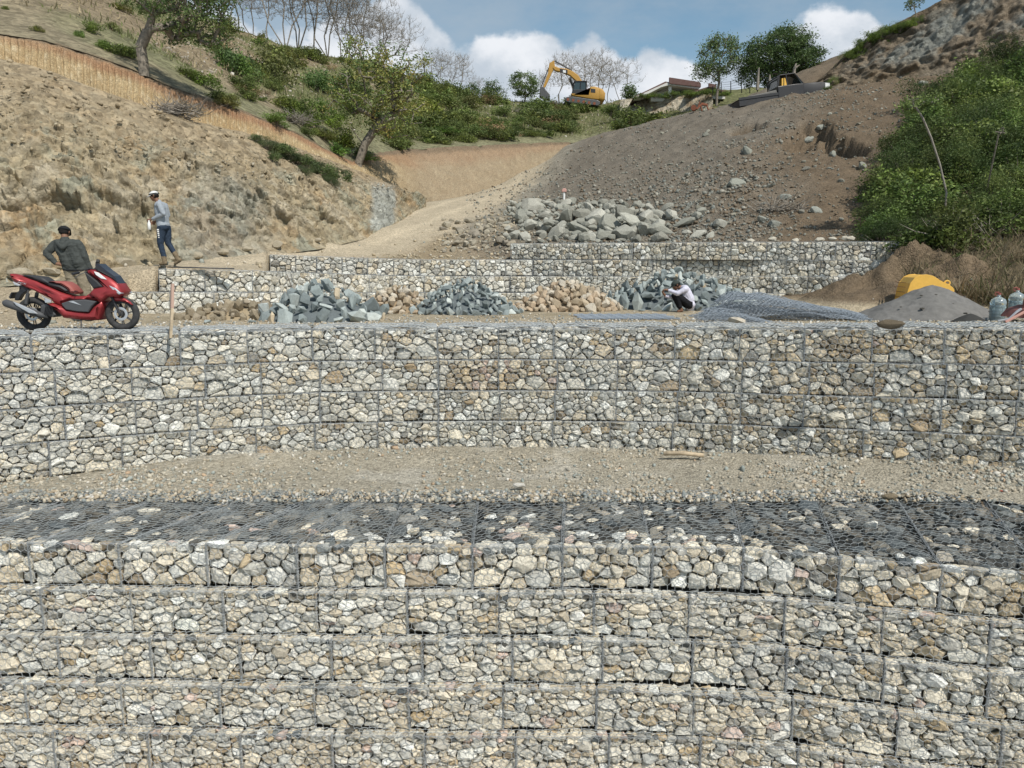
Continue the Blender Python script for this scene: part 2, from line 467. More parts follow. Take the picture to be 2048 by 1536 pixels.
NST = [0]
def basket(kind, pts, z0, z1, mix, label, group, rnd, depth=1.0, r=(.045, .12), flat=1.25, grad=.5, lid=None, strip=True, ends=(False, False), gap=.003):
    """pts: plan points of the cell boundaries along the front face (2 or 3 of them); z0/z1: (left, right) heights"""
    A, B = Vector(pts[0]), Vector(pts[-1]); mid = (A + B) / 2
    W = (B - A).length; rz = math.atan2(B.y - A.y, B.x - A.x)
    zb = (z0[0] + z0[1]) / 2; h = ((z1[0] + z1[1]) - (z0[0] + z0[1])) / 2
    root = empty('gabion_basket', (mid.x, mid.y, zb), rz, label, 'gabion', group)
    root.rotation_euler = (0, -math.atan2(z0[1] - z0[0], W), rz)
    root.rotation_euler.rotate_axis('Z', 0)
    root.rotation_mode = 'XYZ'
    # order: tilt in the local frame, then turn
    root.rotation_euler = (Matrix.Rotation(rz, 3, 'Z') @ Matrix.Rotation(-math.atan2(z0[1] - z0[0], W), 3, 'Y')).to_euler()
    xs = [0.0]
    for p, q in zip(pts[:-1], pts[1:]): xs.append(xs[-1] + (Vector(q) - Vector(p)).length)
    xs = [x - W / 2 for x in xs]
    nseg = len(xs) - 1
    # core of smaller rubble behind the face stones
    core = obj('rubble_fill', box_mesh('rubble_fill', -W / 2 + .012, W / 2 - .012, .085, depth, .006, h - (.07 if (lid or strip) else .02), M['core']), root)
    core['kind'] = 'stuff'
    if lid:
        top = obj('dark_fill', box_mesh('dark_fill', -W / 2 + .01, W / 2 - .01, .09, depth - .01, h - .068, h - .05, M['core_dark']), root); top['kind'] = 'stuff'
    for s in range(nseg):
        w = xs[s + 1] - xs[s]
        mg = .004
        for poly in packing(rnd, w - 2 * mg, h - .012, r[0], r[1], flat, grad):
            A_, cx, cy = poly_area_c(poly)
            if A_ < .0006: continue
            me = stone_mesh(rnd, poly, cx, cy, gap, rnd.uniform(.10, .15), min(.055, .016 + .18 * math.sqrt(A_)))
            o = obj('stone', me, root, loc=(xs[s] + mg + cx, .012 - .022 * math.sin(math.pi * min(1, max(0, cx / w))) * math.sin(math.pi * min(1, max(0, cy / h))), .004 + cy)); o.color = pick(rnd, mix); NST[0] += 1
        nm = obj('netting', net(kind, h, rnd.randrange(99)), root, loc=(xs[s], .0, 0)); nm.scale = (w, 1, 1)
    # lacing along the edges
    def lace(x, y, z, rot, L):
        o = obj('edge_lacing', rnd.choice(LACE[kind]), root, loc=(x, y, z)); o.rotation_euler = rot; o.scale = (L, 1, 1)
    for i, x in enumerate(xs):
        if i == 0 or i == nseg:
            x += .006 if i == 0 else -.006
        lace(x, -.004, .0, (0, -math.pi / 2, 0), h)
    lace(-W / 2, -.004, h - .006, (0, 0, 0), W); root.children[-1].scale = (W, .7, .7)
    if not lid and strip:
        # the first hand's breadth of the top, seen where the course above is set back
        for s in range(nseg):
            w = xs[s + 1] - xs[s]
            for poly in packing(rnd, w - .03, .20, .035, .085, 1.0, 0, 160):
                A_, cx, cy = poly_area_c(poly)
                if A_ < .0012: continue
                me = stone_mesh(rnd, poly, cx, cy, .006, .05, .015, up=True)
                o = obj('stone', me, root, loc=(xs[s] + .015 + cx, .012 + cy, h - rnd.uniform(.0, .02))); o.rotation_euler = (rnd.uniform(-.35, .25), rnd.uniform(-.3, .3), 0)
                o.color = pick(rnd, 'lid' if rnd.random() < strip_dark else mix); NST[0] += 1
            nm = obj('netting', net(kind, .12, rnd.randrange(99)), root, loc=(xs[s], 0, h + .006)); nm.scale = (w, 1, 1)
            nm.rotation_euler = (-math.pi / 2, 0, 0)
    for e, (x, sg) in zip(ends, ((-W / 2, -1), (W / 2, 1))):
        if e:
            for k in range(1):
                nm = obj('netting', net(kind, h, 5), root, loc=(x + sg * .05, 0 if sg > 0 else 1.0, 0)); nm.rotation_euler = (0, 0, math.pi / 2 * sg)
            for poly in packing(rnd, .95, h - .03, r[0], r[1], flat, grad):
                A_, cx, cy = poly_area_c(poly)
                if A_ < .0008: continue
                me = stone_mesh(rnd, poly, cx, cy, gap, .1, .03)
                o = obj('stone', me, root, loc=(x, (cx if sg > 0 else 1 - cx), .012 + cy)); o.rotation_euler = (0, 0, math.pi / 2 * sg); o.color = pick(rnd, mix)
    return root
strip_dark = 0.3
# ------------------------------------------------------------------ lower wall
LY = ([-260, 60, 600, 1024, 1300, 1480, 1680, 1885, 2150, 2400], [8.45, 8.33, 8.25, 8.22, 8.22, 8.17, 7.87, 7.65, 7.35, 7.1])
LZ = ([-260, 60, 1024, 2400], [0, 0, 0, 0])
rows_l = [
 ([-480, -300, -120, 60, 240, 415, 595, 770, 945, 1125, 1305, 1487, 1680, 1885, 2095, 2300], 1, 1130),
 ([-270, -95, 86, 264, 448, 634, 815, 998, 1188, 1375, 1569, 1768, 1985, 2190, 2390], 2, 1235),
 ([-60, 120, 304, 482, 664, 845, 1025, 1205, 1385, 1573, 1770, 1982, 2190], 1, 1335),
 ([-300, -125, 56, 246, 442, 630, 818, 1006, 1193, 1384, 1584, 1798, 2010, 2230, 2440], 2, 1435),
 ([-80, 112, 300, 484, 666, 850, 1032, 1218, 1400, 1595, 1805, 2030, 2240], 1, 1530)]
row_words = ['top', 'second', 'third', 'fourth', 'fifth']
HL, SL = 0.505, 0.105
ordn = ['first', 'second', 'third', 'fourth', 'fifth', 'sixth', 'seventh', 'eighth', 'ninth', 'tenth', 'eleventh', 'twelfth', 'thirteenth', 'fourteenth', 'fifteenth', 'sixteenth']
rb = random.Random(5)
gap_words = {0: 'a few large blocky stones', 1: 'small flat stones', 2: 'angular stones', 3: 'mixed stones', 4: 'pale stones'}
def course(kind, us, step, vm, Yf, Ytab, ztop, h, row, wall_words, group, mixf, **kw):
    outs = []
    k = 0
    idx = [i for i in range(0, len(us) - 1, step)]
    n = sum(1 for i in idx if us[min(i + step, len(us) - 1)] > 4 and us[i] < 2044)
    for i in idx:
        seg = us[i:i + step + 1]
        if len(seg) < 2: continue
        vis = seg[-1] > 4 and seg[0] < 2044
        P2 = []
        for u in seg:
            p = P(u, vm, Yf(u)); P2.append((p.x, p.y))
        zl, zr = ztop(seg[0]), ztop(seg[-1])
        rnd = random.Random(hash((kind, row, i)) & 0xffff if False else (row * 1009 + i * 31 + len(us) * 7 + vm) % 65536)
        mix, adj = mixf(0.5 * (seg[0] + seg[-1]), row, rnd)
        if vis: k += 1
        if not vis:
            lab = 'gabion past the %s edge of the photo, %s course of %s, %s away' % ('left' if seg[0] < 0 else 'right', row_words[row], wall_words, 'farther' if abs((seg[0] + seg[-1]) / 2 - 1024) > 1310 else 'nearer')
        else:
            lab = 'gabion of %s, %s from left in %s course of %s' % (adj, ordn[min(k, 16) - 1], row_words[row], wall_words)
        kk = dict(kw)
        if 'rr' in kk:
            kk['r'] = kk.pop('rr')(row, rnd)
        b = basket(kind, P2, (zl - h, zr - h), (zl, zr), mix, lab, group, rnd, **kk)
        b['place'] = 0
        del b['place']
        outs.append((b, P2, (zl, zr), rnd))
    return outs
def mix_lower(u, row, rnd):
    if row == 0: return 'lower_top', ('big tan stones' if 500 < u < 1000 or u > 1300 else 'big grey stones')
    if row in (3, 4): return 'lower_b', 'angular beige stones'
    return 'lower', ('pale grey stones' if row == 2 else 'flat pale beige stones')
def sizes_lower(row, rnd):
    return {0: (.062, .14), 1: (.042, .135), 2: (.048, .14), 3: (.042, .13), 4: (.048, .13)}[row]
tops = None
for row, (us, step, vm) in enumerate(rows_l):
    res = course('near', us, step, vm, (lambda u, row=row: interp(u, *LY) - SL * row), LY, (lambda u, row=row: -row * HL), HL, row,
                 'lower wall', 'wire baskets of the lower wall', mix_lower, rr=sizes_lower, lid=(row == 0), depth=(1.9 if row == 0 else 1.0), strip=(row > 0), flat=(1.2, 1.7, 1.5, 1.6, 1.6)[row])
    if row == 0: tops = res

# lids of the top course: two metres deep, skewed with the fan of the wall
back_u = ([60, 262, 431, 610, 773, 950, 1124, 1304, 1487, 1682, 1888, 2100], [345, 525, 664, 740, 813, 963, 1130, 1274, 1460, 1629, 1790, 1960])
BY, BV = 10.2, 985
LIDNET = [hexnet_mesh('netting', 1.0, 1.0, .0046, .085, .11, .02, 5 + k) for k in (0, 1)]
def lid_of(b, P2, rnd, uL, uR, light):
    inv = (Matrix.Translation(b.location) @ b.rotation_euler.to_matrix().to_4x4()).inverted()
    fl, fr = Vector((*P2[0], 0)), Vector((*P2[-1], 0))
    ub = [interp(u, *back_u) + min(0, u - 60) * .9 + max(0, u - 2100) * .8 for u in (uL, uR)]
    bl, br = P(ub[0], BV, BY), P(ub[1], BV, BY); bl.z = br.z = 0.02
    fl.z = fr.z = 0.0
    fl, fr, bl, br = [inv @ p for p in (fl, fr, bl, br)]
    def at(s, t):
        p = (fl * (1 - s) + fr * s) * (1 - t) + (bl * (1 - s) + br * s) * t
        sag = -.035 * (abs(2 * s - 1) ** 6) + .02 * math.sin(s * 7 + t * 5 + uL)
        return Vector((p.x, p.y, p.z + sag))
    Wd, Dp = (fr - fl).length, (bl - fl).length
    # dark stones under the net
    for poly in packing(rnd, Wd, Dp, .045, .12, 1.0, 0, 1000):
        A_, cx, cy = poly_area_c(poly)
        if A_ < .001: continue
        c = at(cx / Wd, cy / Dp)
        sh = (bl.x - fl.x) / Dp
        pl = [(x + (y - cy) * sh, y) for x, y in poly]
        me = stone_mesh(rnd, pl, cx, cy, .004, .07, .03, up=True)
        o = obj('stone', me, b, loc=(c.x, c.y, c.z - rnd.uniform(.0, .035))); o.rotation_euler = (rnd.uniform(-.3, .3), rnd.uniform(-.3, .3), 0)
        front = cy / Dp < .02 + .30 * light + .03 * rnd.random()
        o.color = pick(rnd, 'lidwhite' if (front and rnd.random() < .7) or rnd.random() < .03 + .06 * light else 'lid'); NST[0] += 1
    # the net over them
    src = LIDNET[1 if light > .5 else 0]
    n = len(src.vertices); co = np.empty(n * 3, dtype=np.float32); src.vertices.foreach_get('co', co); co = co.reshape(-1, 3)
    out = []
    for half in (0, 1):
        for x, y, z in co:
            out.append(at(x, (z + half) / 2) + Vector((0, 0, .008 - y * 1.6)))
    fc = np.array([p.vertices[:] for p in src.polygons]); fc = np.vstack([fc, fc + n])
    me = mesh_from('netting', [tuple(v) for v in out], fc); me.materials.append(M['wire_lid'])
    obj('netting', me, b)
    for s in (0.01, 0.99):
        p, q = at(s, 0), at(s, 1)
        o = obj('edge_lacing', LACE['near'][rnd.randrange(3)], b, loc=p + Vector((0, 0, .01))); o.scale = ((q - p).length, 1.4, 1.4)
        d = (q - p).normalized(); o.rotation_euler = d.to_track_quat('X', 'Z').to_euler()
us0 = rows_l[0][0]
lights = [.2, .2, .15, .2, .15, .2, .9, .9, 1.0, .9, .8, .35, .15, .1, .1]
for (b, P2, zz, rnd), uL, uR, lt in zip(tops, us0[:-1], us0[1:], lights): lid_of(b, P2, rnd, uL, uR, lt)

# ------------------------------------------------------------------ upper wall
UY = ([-400, -150, 60, 200, 360, 500, 625, 875, 1024, 1230, 1350, 1480, 1610, 1745, 1890, 2040, 2200, 2500],
      [9.4, 10.2, 10.9, 11.35, 11.85, 12.25, 12.5, 12.73, 12.76, 12.68, 12.5, 12.2, 11.9, 11.6, 11.25, 10.9, 10.5, 9.8])
UZ = ([-400, 60, 360, 1024, 1480, 1890, 2040, 2500], [HC - .94, HC - .965, HC - 1.0, HC - 1.015, HC - .975, HC - .895, HC - .855, HC - .8])
rows_u = [
 ([-245, -92, 62, 215, 360, 495, 625, 750, 875, 997, 1108, 1230, 1350, 1480, 1610, 1745, 1890, 2042, 2195], 2, 690),
 ([-200, -45, 108, 262, 410, 522, 640, 765, 877, 997, 1115, 1235, 1360, 1485, 1620, 1750, 1895, 2042, 2190], 2, 750),
 ([-180, -25, 127, 270, 395, 525, 640, 757, 877, 1000, 1110, 1232, 1355, 1482, 1608, 1745, 1885, 2035, 2190], 2, 815),
 ([-210, -57, 95, 242, 380, 512, 630, 755, 877, 985, 1105, 1220, 1345, 1465, 1598, 1728, 1862, 2010, 2165], 2, 880)]
HU = 0.512
def mix_upper(u, row, rnd):
    if row == 1 and 760 < u < 1000: return 'up_brown', 'reddish brown stones'
    if row == 0 and u > 1700: return 'up_brown', 'brown stones'
    if u > 1400 or (row == 0 and u > 1200): return 'up_right', 'brown and grey stones'
    if u > 600: return 'up_mid', 'pale grey stones'
    return 'up_left', 'light grey stones'
def sizes_upper(row, rnd): return {0: (.048, .14), 1: (.048, .14), 2: (.046, .13), 3: (.048, .13)}[row]
uppers = []
for row, (us, step, vm) in enumerate(rows_u):
    uppers.append(course('mid', us, step, vm, (lambda u, row=row: interp(u, *UY) - .02 * row), UY, (lambda u, row=row: interp(u, *UZ) - row * HU), HU, row,
           'upper wall', 'wire baskets of the upper wall', mix_upper, rr=sizes_upper, strip=False, flat=1.3, grad=.8))
# lids of its top course: gravel and net, seen nearly edge on
for (b, P2, zz, rnd) in uppers[0]:
    W = (Vector(P2[-1]) - Vector(P2[0])).length; h = HU
    for s in range(2):
        w = W / 2
        for part in (0, 1):
            nm = obj('netting', net('mid', .5, rnd.randrange(99)), b, loc=(-W / 2 + s * w, part * .5, h + .012)); nm.scale = (w, 1.8, 1); nm.rotation_euler = (-math.pi / 2, 0, 0)
        for poly in packing(rnd, w, 1.0, .05, .10, 1.0, 0, 160):
            A_, cx, cy = poly_area_c(poly)
            if A_ < .002: continue
            me = stone_mesh(rnd, poly, cx, cy, .004, .05, .018, up=True)
            o = obj('stone', me, b, loc=(-W / 2 + s * w + cx, cy + .01, h - .004)); o.color = pick(rnd, 'lid' if rnd.random() < .55 else 'up_mid')

# ------------------------------------------------------------------ far stepped wall, four tiers
T = [
 dict(us=[1021, 1080, 1138, 1200, 1265, 1330, 1396, 1462, 1533, 1599, 1671, 1742, 1815], vm=500,
      Y=([1000, 1050, 1200, 1360, 1500, 1640, 1830], [26.2, 26, 24.8, 23.6, 22.8, 22.0, 21.2]),
      v=([1021, 1300, 1815], [487, 485, 483])),
 dict(us=[540, 590, 633, 684, 735, 787, 840, 890, 953, 1011, 1066, 1125, 1184, 1244, 1305, 1373, 1437, 1504, 1572, 1640, 1705, 1770], vm=530,
      Y=([540, 600, 700, 840, 1066, 1244, 1437, 1640, 1800], [23.0, 23.6, 24.2, 24.8, 25.6, 24.4, 23.3, 21.95, 21.2]),
      v=([540, 700, 840, 1000, 1770], [509, 515, 519, 519.5, 520])),
 dict(us=[318, 410, 504, 588, 665, 728, 785, 840, 900, 961, 1020, 1079, 1143, 1207, 1273, 1340, 1407, 1475, 1545, 1615, 1690], vm=565,
      Y=([318, 410, 504, 590, 665, 728, 840, 1000, 1207, 1475, 1690], [17.9, 18.2, 18.8, 20.0, 21.4, 22.8, 24.4, 25.2, 24.5, 22.95, 21.5]),
      v=([318, 504, 700, 840, 1690], [538, 541, 548, 552, 553])),
 dict(us=[255, 340, 428, 516, 597, 670, 735, 795, 850, 910, 970, 1030, 1092, 1156, 1222, 1290, 1358, 1427, 1498, 1570], vm=600,
      Y=([255, 410, 504, 590, 665, 728, 840, 1000, 1207, 1475, 1690], [17.2, 17.9, 18.5, 19.7, 21.1, 22.5, 24.1, 24.9, 24.2, 22.7, 21.4]),
      v=([255, 504, 700, 840, 1690], [584, 584, 585, 585, 587]))]
for row, t in enumerate(T):
    def zt(u, t=t):
        return P(u, interp(u, *t['v']), interp(u, *t['Y'])).z
    course('far', t['us'], 2, t['vm'], (lambda u, t=t: interp(u, *t['Y'])), t['Y'], zt, .52, row, 'far stepped wall', 'wire baskets of the far stepped wall',
           (lambda u, row, rnd: ('far', 'small whitish stones')), r=(.06, .125), strip=False, flat=1.15, grad=.3, gap=.004)
print('stones', NST[0])
# ------------------------------------------------------------------ ground
# colours of the earths
C_tan = np.array([.30, .25, .165]); C_road = np.array([.46, .39, .28]); C_grey = np.array([.175, .152, .12]); C_brn = np.array([.145, .11, .074])
C_orange = np.array([.31, .21, .11]); C_pale = np.array([.40, .355, .265]); C_green = np.array([.255, .27, .215]); C_dirt = np.array([.26, .195, .125])
def gridUY(u0, u1, nu, Yf, Yb, ny, zf, pw=1.0):
    us = np.linspace(u0, u1, nu); T_ = np.linspace(0, 1, ny)
    U = np.tile(us, (ny, 1)); a = np.array([Yf(u) for u in us]); b = np.array([Yb(u) for u in us])
    Y = a[None, :] * (b / a)[None, :] ** T_[:, None]
    X = (U - 1024) / F * Y * 0.985
    return U, X, Y, zf(U, X, Y)
def ground(name, u0, u1, nu, Yf, Yb, ny, zf, cf, mat, kind='structure', skirt=0):
    U, X, Y, Z = gridUY(u0, u1, nu, Yf, Yb, ny, zf)
    if skirt:      # earth face under the front edge
        for f in (.3, .65, 1.0):
            U = np.vstack([U[:1], U]); X = np.vstack([X[:1], X]); Y = np.vstack([Y[:1] - .12, Y]); Z = np.vstack([Z[:1] - skirt * .34, Z])
        Y[:3] += .1 * fbm(np.stack([X[:3], Y[:3], Z[:3]], -1), .5, 3, 2)
    V = np.stack([X, Y, Z], -1)
    c = cf(U, X, Y, Z)
    me = mesh_from(name, V.reshape(-1, 3), grid_faces(*U.shape), c.reshape(-1, 3), smooth=True)
    return tag(obj(name, me, None, mat), kind=kind)
class RBF:
    def __init__(s, pts, k=1.0):
        p = np.array([(q[0], q[1], q[2]) for q in pts]); s.p = p[:, :2]
        # distances measured in perspective-like units so that near detail is not smeared by far points
        s.q = s.w(s.p[:, 0], s.p[:, 1])
        n = len(p); A = np.zeros((n + 3, n + 3))
        d = np.linalg.norm(s.q[:, None] - s.q[None], axis=-1)
        A[:n, :n] = d + np.eye(n) * 1e-3
        A[:n, n] = 1; A[:n, n + 1:] = s.q; A[n, :n] = 1; A[n + 1:, :n] = s.q.T
        s.c = np.linalg.solve(A, np.concatenate([p[:, 2], np.zeros(3)])); s.n = n
    def w(s, X, Y): return np.stack([np.asarray(X, float), np.asarray(Y, float)], -1)
    def __call__(s, X, Y):
        q = s.w(X, Y); sh = q.shape[:-1]; q = q.reshape(-1, 2); out = np.zeros(len(q))
        for i in range(0, len(q), 40000):
            b = q[i:i + 40000]; d = np.linalg.norm(b[:, None] - s.q[None], axis=-1)
            out[i:i + 40000] = d @ s.c[:s.n] + s.c[s.n] + b @ s.c[s.n + 1:]
        return out.reshape(sh)
def P3(X, Y): return np.stack([X, Y, np.zeros_like(X)], -1)

# berm between the two near walls
def z_berm(U, X, Y):
    p = P3(X, Y)
    yb = np.interp(U, *UY)
    t = smooth(Y, yb - 1.6, yb + .1)
    z = -.02 + t * (.06 + .10 * np.interp(U, [0, 400, 800, 1300, 1700, 2048], [-.3, .7, .1, .5, .9, 1.3]))
    z = z + smooth(U, 1500, 2100) * smooth(Y, 9, 10.5) * .05
    return z + .035 * fbm(p, 1.2, 4, 3) + .012 * fbm(p, .15, 3, 5)
def c_berm(U, X, Y, Z):
    p = P3(X, Y); c = mixc([.40, .36, .28], [.335, .305, .24], .5 + .5 * fbm(p, 1.7, 4, 8))
    return mixc(c, [.48, .45, .38], smooth(fbm(p, .7, 3, 9), .1, .5) * .6)
ground('gravel_terrace', -260, 2320, 420, lambda u: interp(u, [-260, 0, 120, 1950, 2100, 2320], [9.2, 9.9, 10.02, 10.02, 9.6, 9.3]), lambda u: interp(u, *UY) + .35, 60, z_berm, c_berm, M['soil'])

# soil held by the two walls (hidden, keeps the hollow between courses closed)
def z_deep(U, X, Y): return -3.2 + 0 * X
ground('ground', -2200, 4200, 60, lambda u: 2.0, lambda u: 120.0, 40, z_deep, lambda U, X, Y, Z: np.broadcast_to(C_dirt, X.shape + (3,)), M['soil'])

# terrace on top of the upper wall
def terr_z(X, Y):
    U = 1024 + np.asarray(X) / np.asarray(Y) / .985 * F
    zb = np.interp(U, UZ[0], UZ[1])
    t = smooth(Y, 12, 16)
    return zb * (1 - t) + (HC - 1.02) * t - .03
def far_front(u): return interp(u, [-400, 100, 230, 255, 410, 504, 590, 665, 728, 840, 1000, 1207, 1475, 1690, 1830, 2500], [13.0, 13.4, 14.5, 17.2, 17.9, 18.5, 19.7, 21.1, 22.5, 24.1, 24.9, 24.2, 22.7, 21.4, 20.5, 20.5])
MOUND = [(1700, 20.3, 1.6, 1.3, .85), (1775, 20.3, 1.5, 1.5, 1.15), (1840, 20.4, 1.8, 1.8, 1.75), (1620, 21.0, 1.6, .9, .40), (1920, 19, 3.0, 2.6, 1.2), (1740, 18.8, 2.2, 1.2, .45)]
def z_terr(U, X, Y):
    p = P3(X, Y); z = terr_z(X, Y) + .03 * fbm(p, 1.5, 4, 13) * smooth(Y, 12.5, 14) + .012 * fbm(p, .2, 3, 15)
    for (u, y, sx, sy, hh) in MOUND:
        cx = (u - 1024) / F * y
        d = np.sqrt(((X - cx) / sx) ** 2 + ((Y - y) / sy) ** 2)
        bump_ = hh * np.clip(1 - d, 0, 1) ** .8 * (1 + .35 * fbm(p, .6, 4, 17) + .18 * fbm(p, .22, 3, 18))
        z = np.maximum(z, terr_z(X, Y) + bump_)
    # banked rubble and soil before the fourth tier
    return z
def c_terr(U, X, Y, Z):
    p = P3(X, Y); n = .5 + .5 * fbm(p, 1.0, 4, 21)
    c = mixc(C_tan * .95, C_road * 1.02, n)
    c = mixc(c, [.33, .32, .285], smooth(Y - np.interp(U, *UY), 2.0, .7) * .85)
    hi = smooth(Z - terr_z(X, Y), .12, .3)
    return mixc(c, mixc(C_brn * .95, C_dirt * .75, n), hi)
ground('earth_terrace', -420, 2400, 520, lambda u: interp(u, *UY) + .92, lambda u: far_front(u) + .4, 110, z_terr, c_terr, M['soil'])

# ramp, road, fill slope and plateau as one relief
G = []
def g(u, v, Y): p = P(u, v, Y); G.append((p.x, p.y, p.z))
for u in (-500, -300, -100, 80, 200): G.append(((u - 1024) / F * 12.6, 12.6, HC - 1.05)); 
for u in (-500, -300, -100, 80, 180): G.append(((u - 1024) / F * 14.3, 14.3, HC - 1.0))
FOOT = ([-300, 0, 150, 300, 420, 520, 650, 760, 800, 830, 870], [575, 560, 545, 529, 514, 500, 483, 456, 441, 421, 402], [15, 17, 17.6, 19.6, 21.5, 23.5, 26.5, 31, 34, 37, 42])
for u, v, Y in zip(*FOOT): g(u, v, Y); 
for u, v, Y in ((235, 590, 16.6), (250, 560, 17.3), (300, 537, 17.6), (330, 530, 18.4), (410, 536, 19.0), (470, 536, 19.9), (520, 532, 20.8), (390, 524, 20.2),
                (450, 530, 21.0), (525, 508, 23.2), (560, 503, 24.4), (620, 512, 24.4), (700, 515, 24.8), (770, 517, 25.3), (620, 500, 26.0), (700, 497, 27.0), (780, 490, 28.5), (860, 468, 31),
                (930, 430, 36), (1000, 402, 42), (1040, 372, 50), (1075, 350, 58), (1110, 325, 66),
                (880, 402, 44), (940, 390, 49), (1000, 374, 54), (1045, 357, 60), (860, 520, 25.4), (900, 518, 26.0), (960, 517, 26.5), (1000, 516, 26.8),
                (870, 492, 28.0), (930, 478, 29.0), (985, 490, 27.8), (1010, 478, 28.0), (960, 450, 31.5), (1020, 432, 34.5), (1060, 400, 40), (1090, 372, 46)): g(u, v, Y)
G.append(((1120 - 1024) / F * 72, 72, HC + 7.5))
SB = ([1030, 1200, 1500, 1830, 2100, 2500], [488, 486, 484, 483, 500, 520], [27.4, 26.2, 24.3, 22.6, 21.5, 20.5])
ST = ([1120, 1190, 1250, 1350, 1470, 1645, 1742, 1890, 2048, 2300, 2500], [296, 270, 254, 230, 206, 178, 164, 146, 120, 100, 90], [57, 56, 54.5, 51, 48, 45, 44, 42, 40, 38, 37])
for u in range(1040, 2500, 85):
    vb, Yb_ = np.interp(u, SB[0], SB[1]), np.interp(u, SB[0], SB[2]); vt, Yt_ = np.interp(u, ST[0], ST[1]), np.interp(u, ST[0], ST[2])
    if u < 1120: vt, Yt_ = 345, 52
    b, t = P(u, vb, Yb_), P(u, vt, Yt_)
    for s in (0, .2, .45, .75, 1.0):
        f = s ** 1.06 if u < 1400 else s ** .92
        Y = b.y + (t.y - b.y) * s; G.append(((u - 1024) / F * Y * .985, Y, b.z + (t.z - b.z) * f))
    if u > 1120:
        G.append(((u - 1024) / F * (t.y + 4) * .985, t.y + 4, t.z + .2))
        if u < 1520: G.append(((u - 1024) / F * 66 * .985, 66, t.z + .5))
for u, v, Y in ((1543, 174, 56), (1588, 148, 60), (1632, 130, 63), (1700, 108, 64), (1800, 100, 64)): g(u, v, Y)
for u in (-500, -300): g(u, 560, 19)
relief = RBF(G)
def hollow(X, Y):
    # slumped scars in the fill
    out = 0
    for (u, v, Y0, sx, sy, dp) in ((1595, 345, 36.5, 1.3, 1.7, 1.2), (1645, 385, 33.0, .9, 2.6, 1.05), (1600, 385, 33.8, 1.2, 1.8, 1.0), (1480, 300, 40, 1.0, 1.2, .8)):
        cx = (u - 1024) / F * Y0
        n = .7 * fbm(P3(X, Y), .8, 5, 31, .6)
        d = np.sqrt(((X - cx) / sx) ** 2 + ((Y - Y0) / sy) ** 2) + n
        out = np.maximum(out, dp * smooth(d, 1.05, .5) * (1 + .3 * fbm(P3(X, Y), .5, 3, 33)))
    return out
def z_rel(U, X, Y):
    p = P3(X, Y); z = relief(X, Y)
    slope = smooth(U, 1000, 1120) * smooth(Y - rel_front(U), -.1, 1.2)
    road = roadmask(X, Y)
    z = z + (.10 * fbm(p, 2.6, 4, 41) + .10 * slope * fbm(p, 1.1, 4, 43, ridged=True)) * (1 - .75 * road)
    z = z + slope * (.05 * fbm(p * np.array([1, .35, 1]), .5, 4, 45) + .035 * fbm(p, .22, 3, 47)) + .02 * fbm(p, .3, 3, 48)
    z = z - hollow(X, Y)
    # rough lumpy margin left of the stacked tiers
    m = smooth(U, 800, 900) * (1 - smooth(U, 1000, 1080)) * (1 - smooth(Y, 30, 33))
    z = z + m * (.16 * fbm(p, .7, 4, 49))
    return z
ROADC = np.array([[p.x, p.y] for p in (P(180, 575, 14.5), P(300, 530, 18.9), P(430, 518, 21.3), P(560, 497, 24.9), P(690, 484, 28.0), P(810, 455, 33), P(880, 430, 37.5), P(950, 400, 44), P(1010, 378, 51), P(1055, 356, 59), P(1090, 330, 66))])
def polydist(X, Y, C):
    d = np.full(X.shape, 1e9)
    for a, b in zip(C[:-1], C[1:]):
        ab = b - a; t = np.clip(((X - a[0]) * ab[0] + (Y - a[1]) * ab[1]) / (ab @ ab), 0, 1)
        d = np.minimum(d, np.hypot(X - a[0] - t * ab[0], Y - a[1] - t * ab[1]))
    return d
def roadmask(X, Y):
    d = polydist(X, Y, ROADC) + .35 * fbm(P3(X, Y), 1.5, 3, 50)
    return 1 - smooth(d, 2.0, 3.2)
def c_rel(U, X, Y, Z):
    p = P3(X, Y); n = .5 + .5 * fbm(p, 2.5, 4, 51); n2 = .5 + .5 * fbm(p, .5, 4, 52)
    c = mixc(C_tan * .9, C_dirt * 1.1, n)
    g_ = smooth(U + 120 * (n - .5), 900, 1060)
    grey = mixc(C_grey * .92, C_grey * 1.25, n2)
    brown = mixc(C_brn * .95, C_brn * 1.25, n2)
    br = smooth(U + 260 * (n - .5) - 3 * (Y - 30), 1380, 1640)
    c = mixc(c, mixc(grey, brown, br), g_ * smooth(Y - rel_front(U), -.5, 1.0))
    c = mixc(c, C_brn * 1.15, smooth(hollow(X, Y), .1, .4) * .8)
    d = polydist(X, Y, ROADC)
    tr = np.exp(-((d - .75) / .22) ** 2)
    rd = mixc(C_road, C_road * 1.14, tr)
    shoulder = mixc(c, [.29, .26, .205], smooth(U, 860, 960) * (1 - smooth(d, 3.2, 5)) )
    c = mixc(shoulder, rd * (.94 + .12 * n2[..., None]), roadmask(X, Y) * (.65 + .35 * smooth(Y, 16, 22)))
    return c
def rel_front(u):
    r = np.interp(u, [-500, 100, 225, 246, 250, 308, 314, 410, 504, 530, 536, 600, 700, 840, 1014, 1020, 1050, 1200, 1360, 1500, 1640, 1830, 2500],
                                  [13.2, 13.6, 14.8, 16.9, 17.5, 17.9, 18.35, 18.7, 19.3, 20.0, 23.5, 24.1, 24.7, 25.3, 26.2, 26.75, 26.5, 25.3, 24.1, 23.3, 22.5, 21.6, 20.5])
    return float(r) if np.ndim(r) == 0 else r
ground('earth_slope', -420, 2500, 640, rel_front, lambda u: interp(u, [-400, 300, 700, 1100, 1500, 2500], [22, 26, 40, 76, 70, 64]), 300, z_rel, c_rel, M['soil'], skirt=1.5)

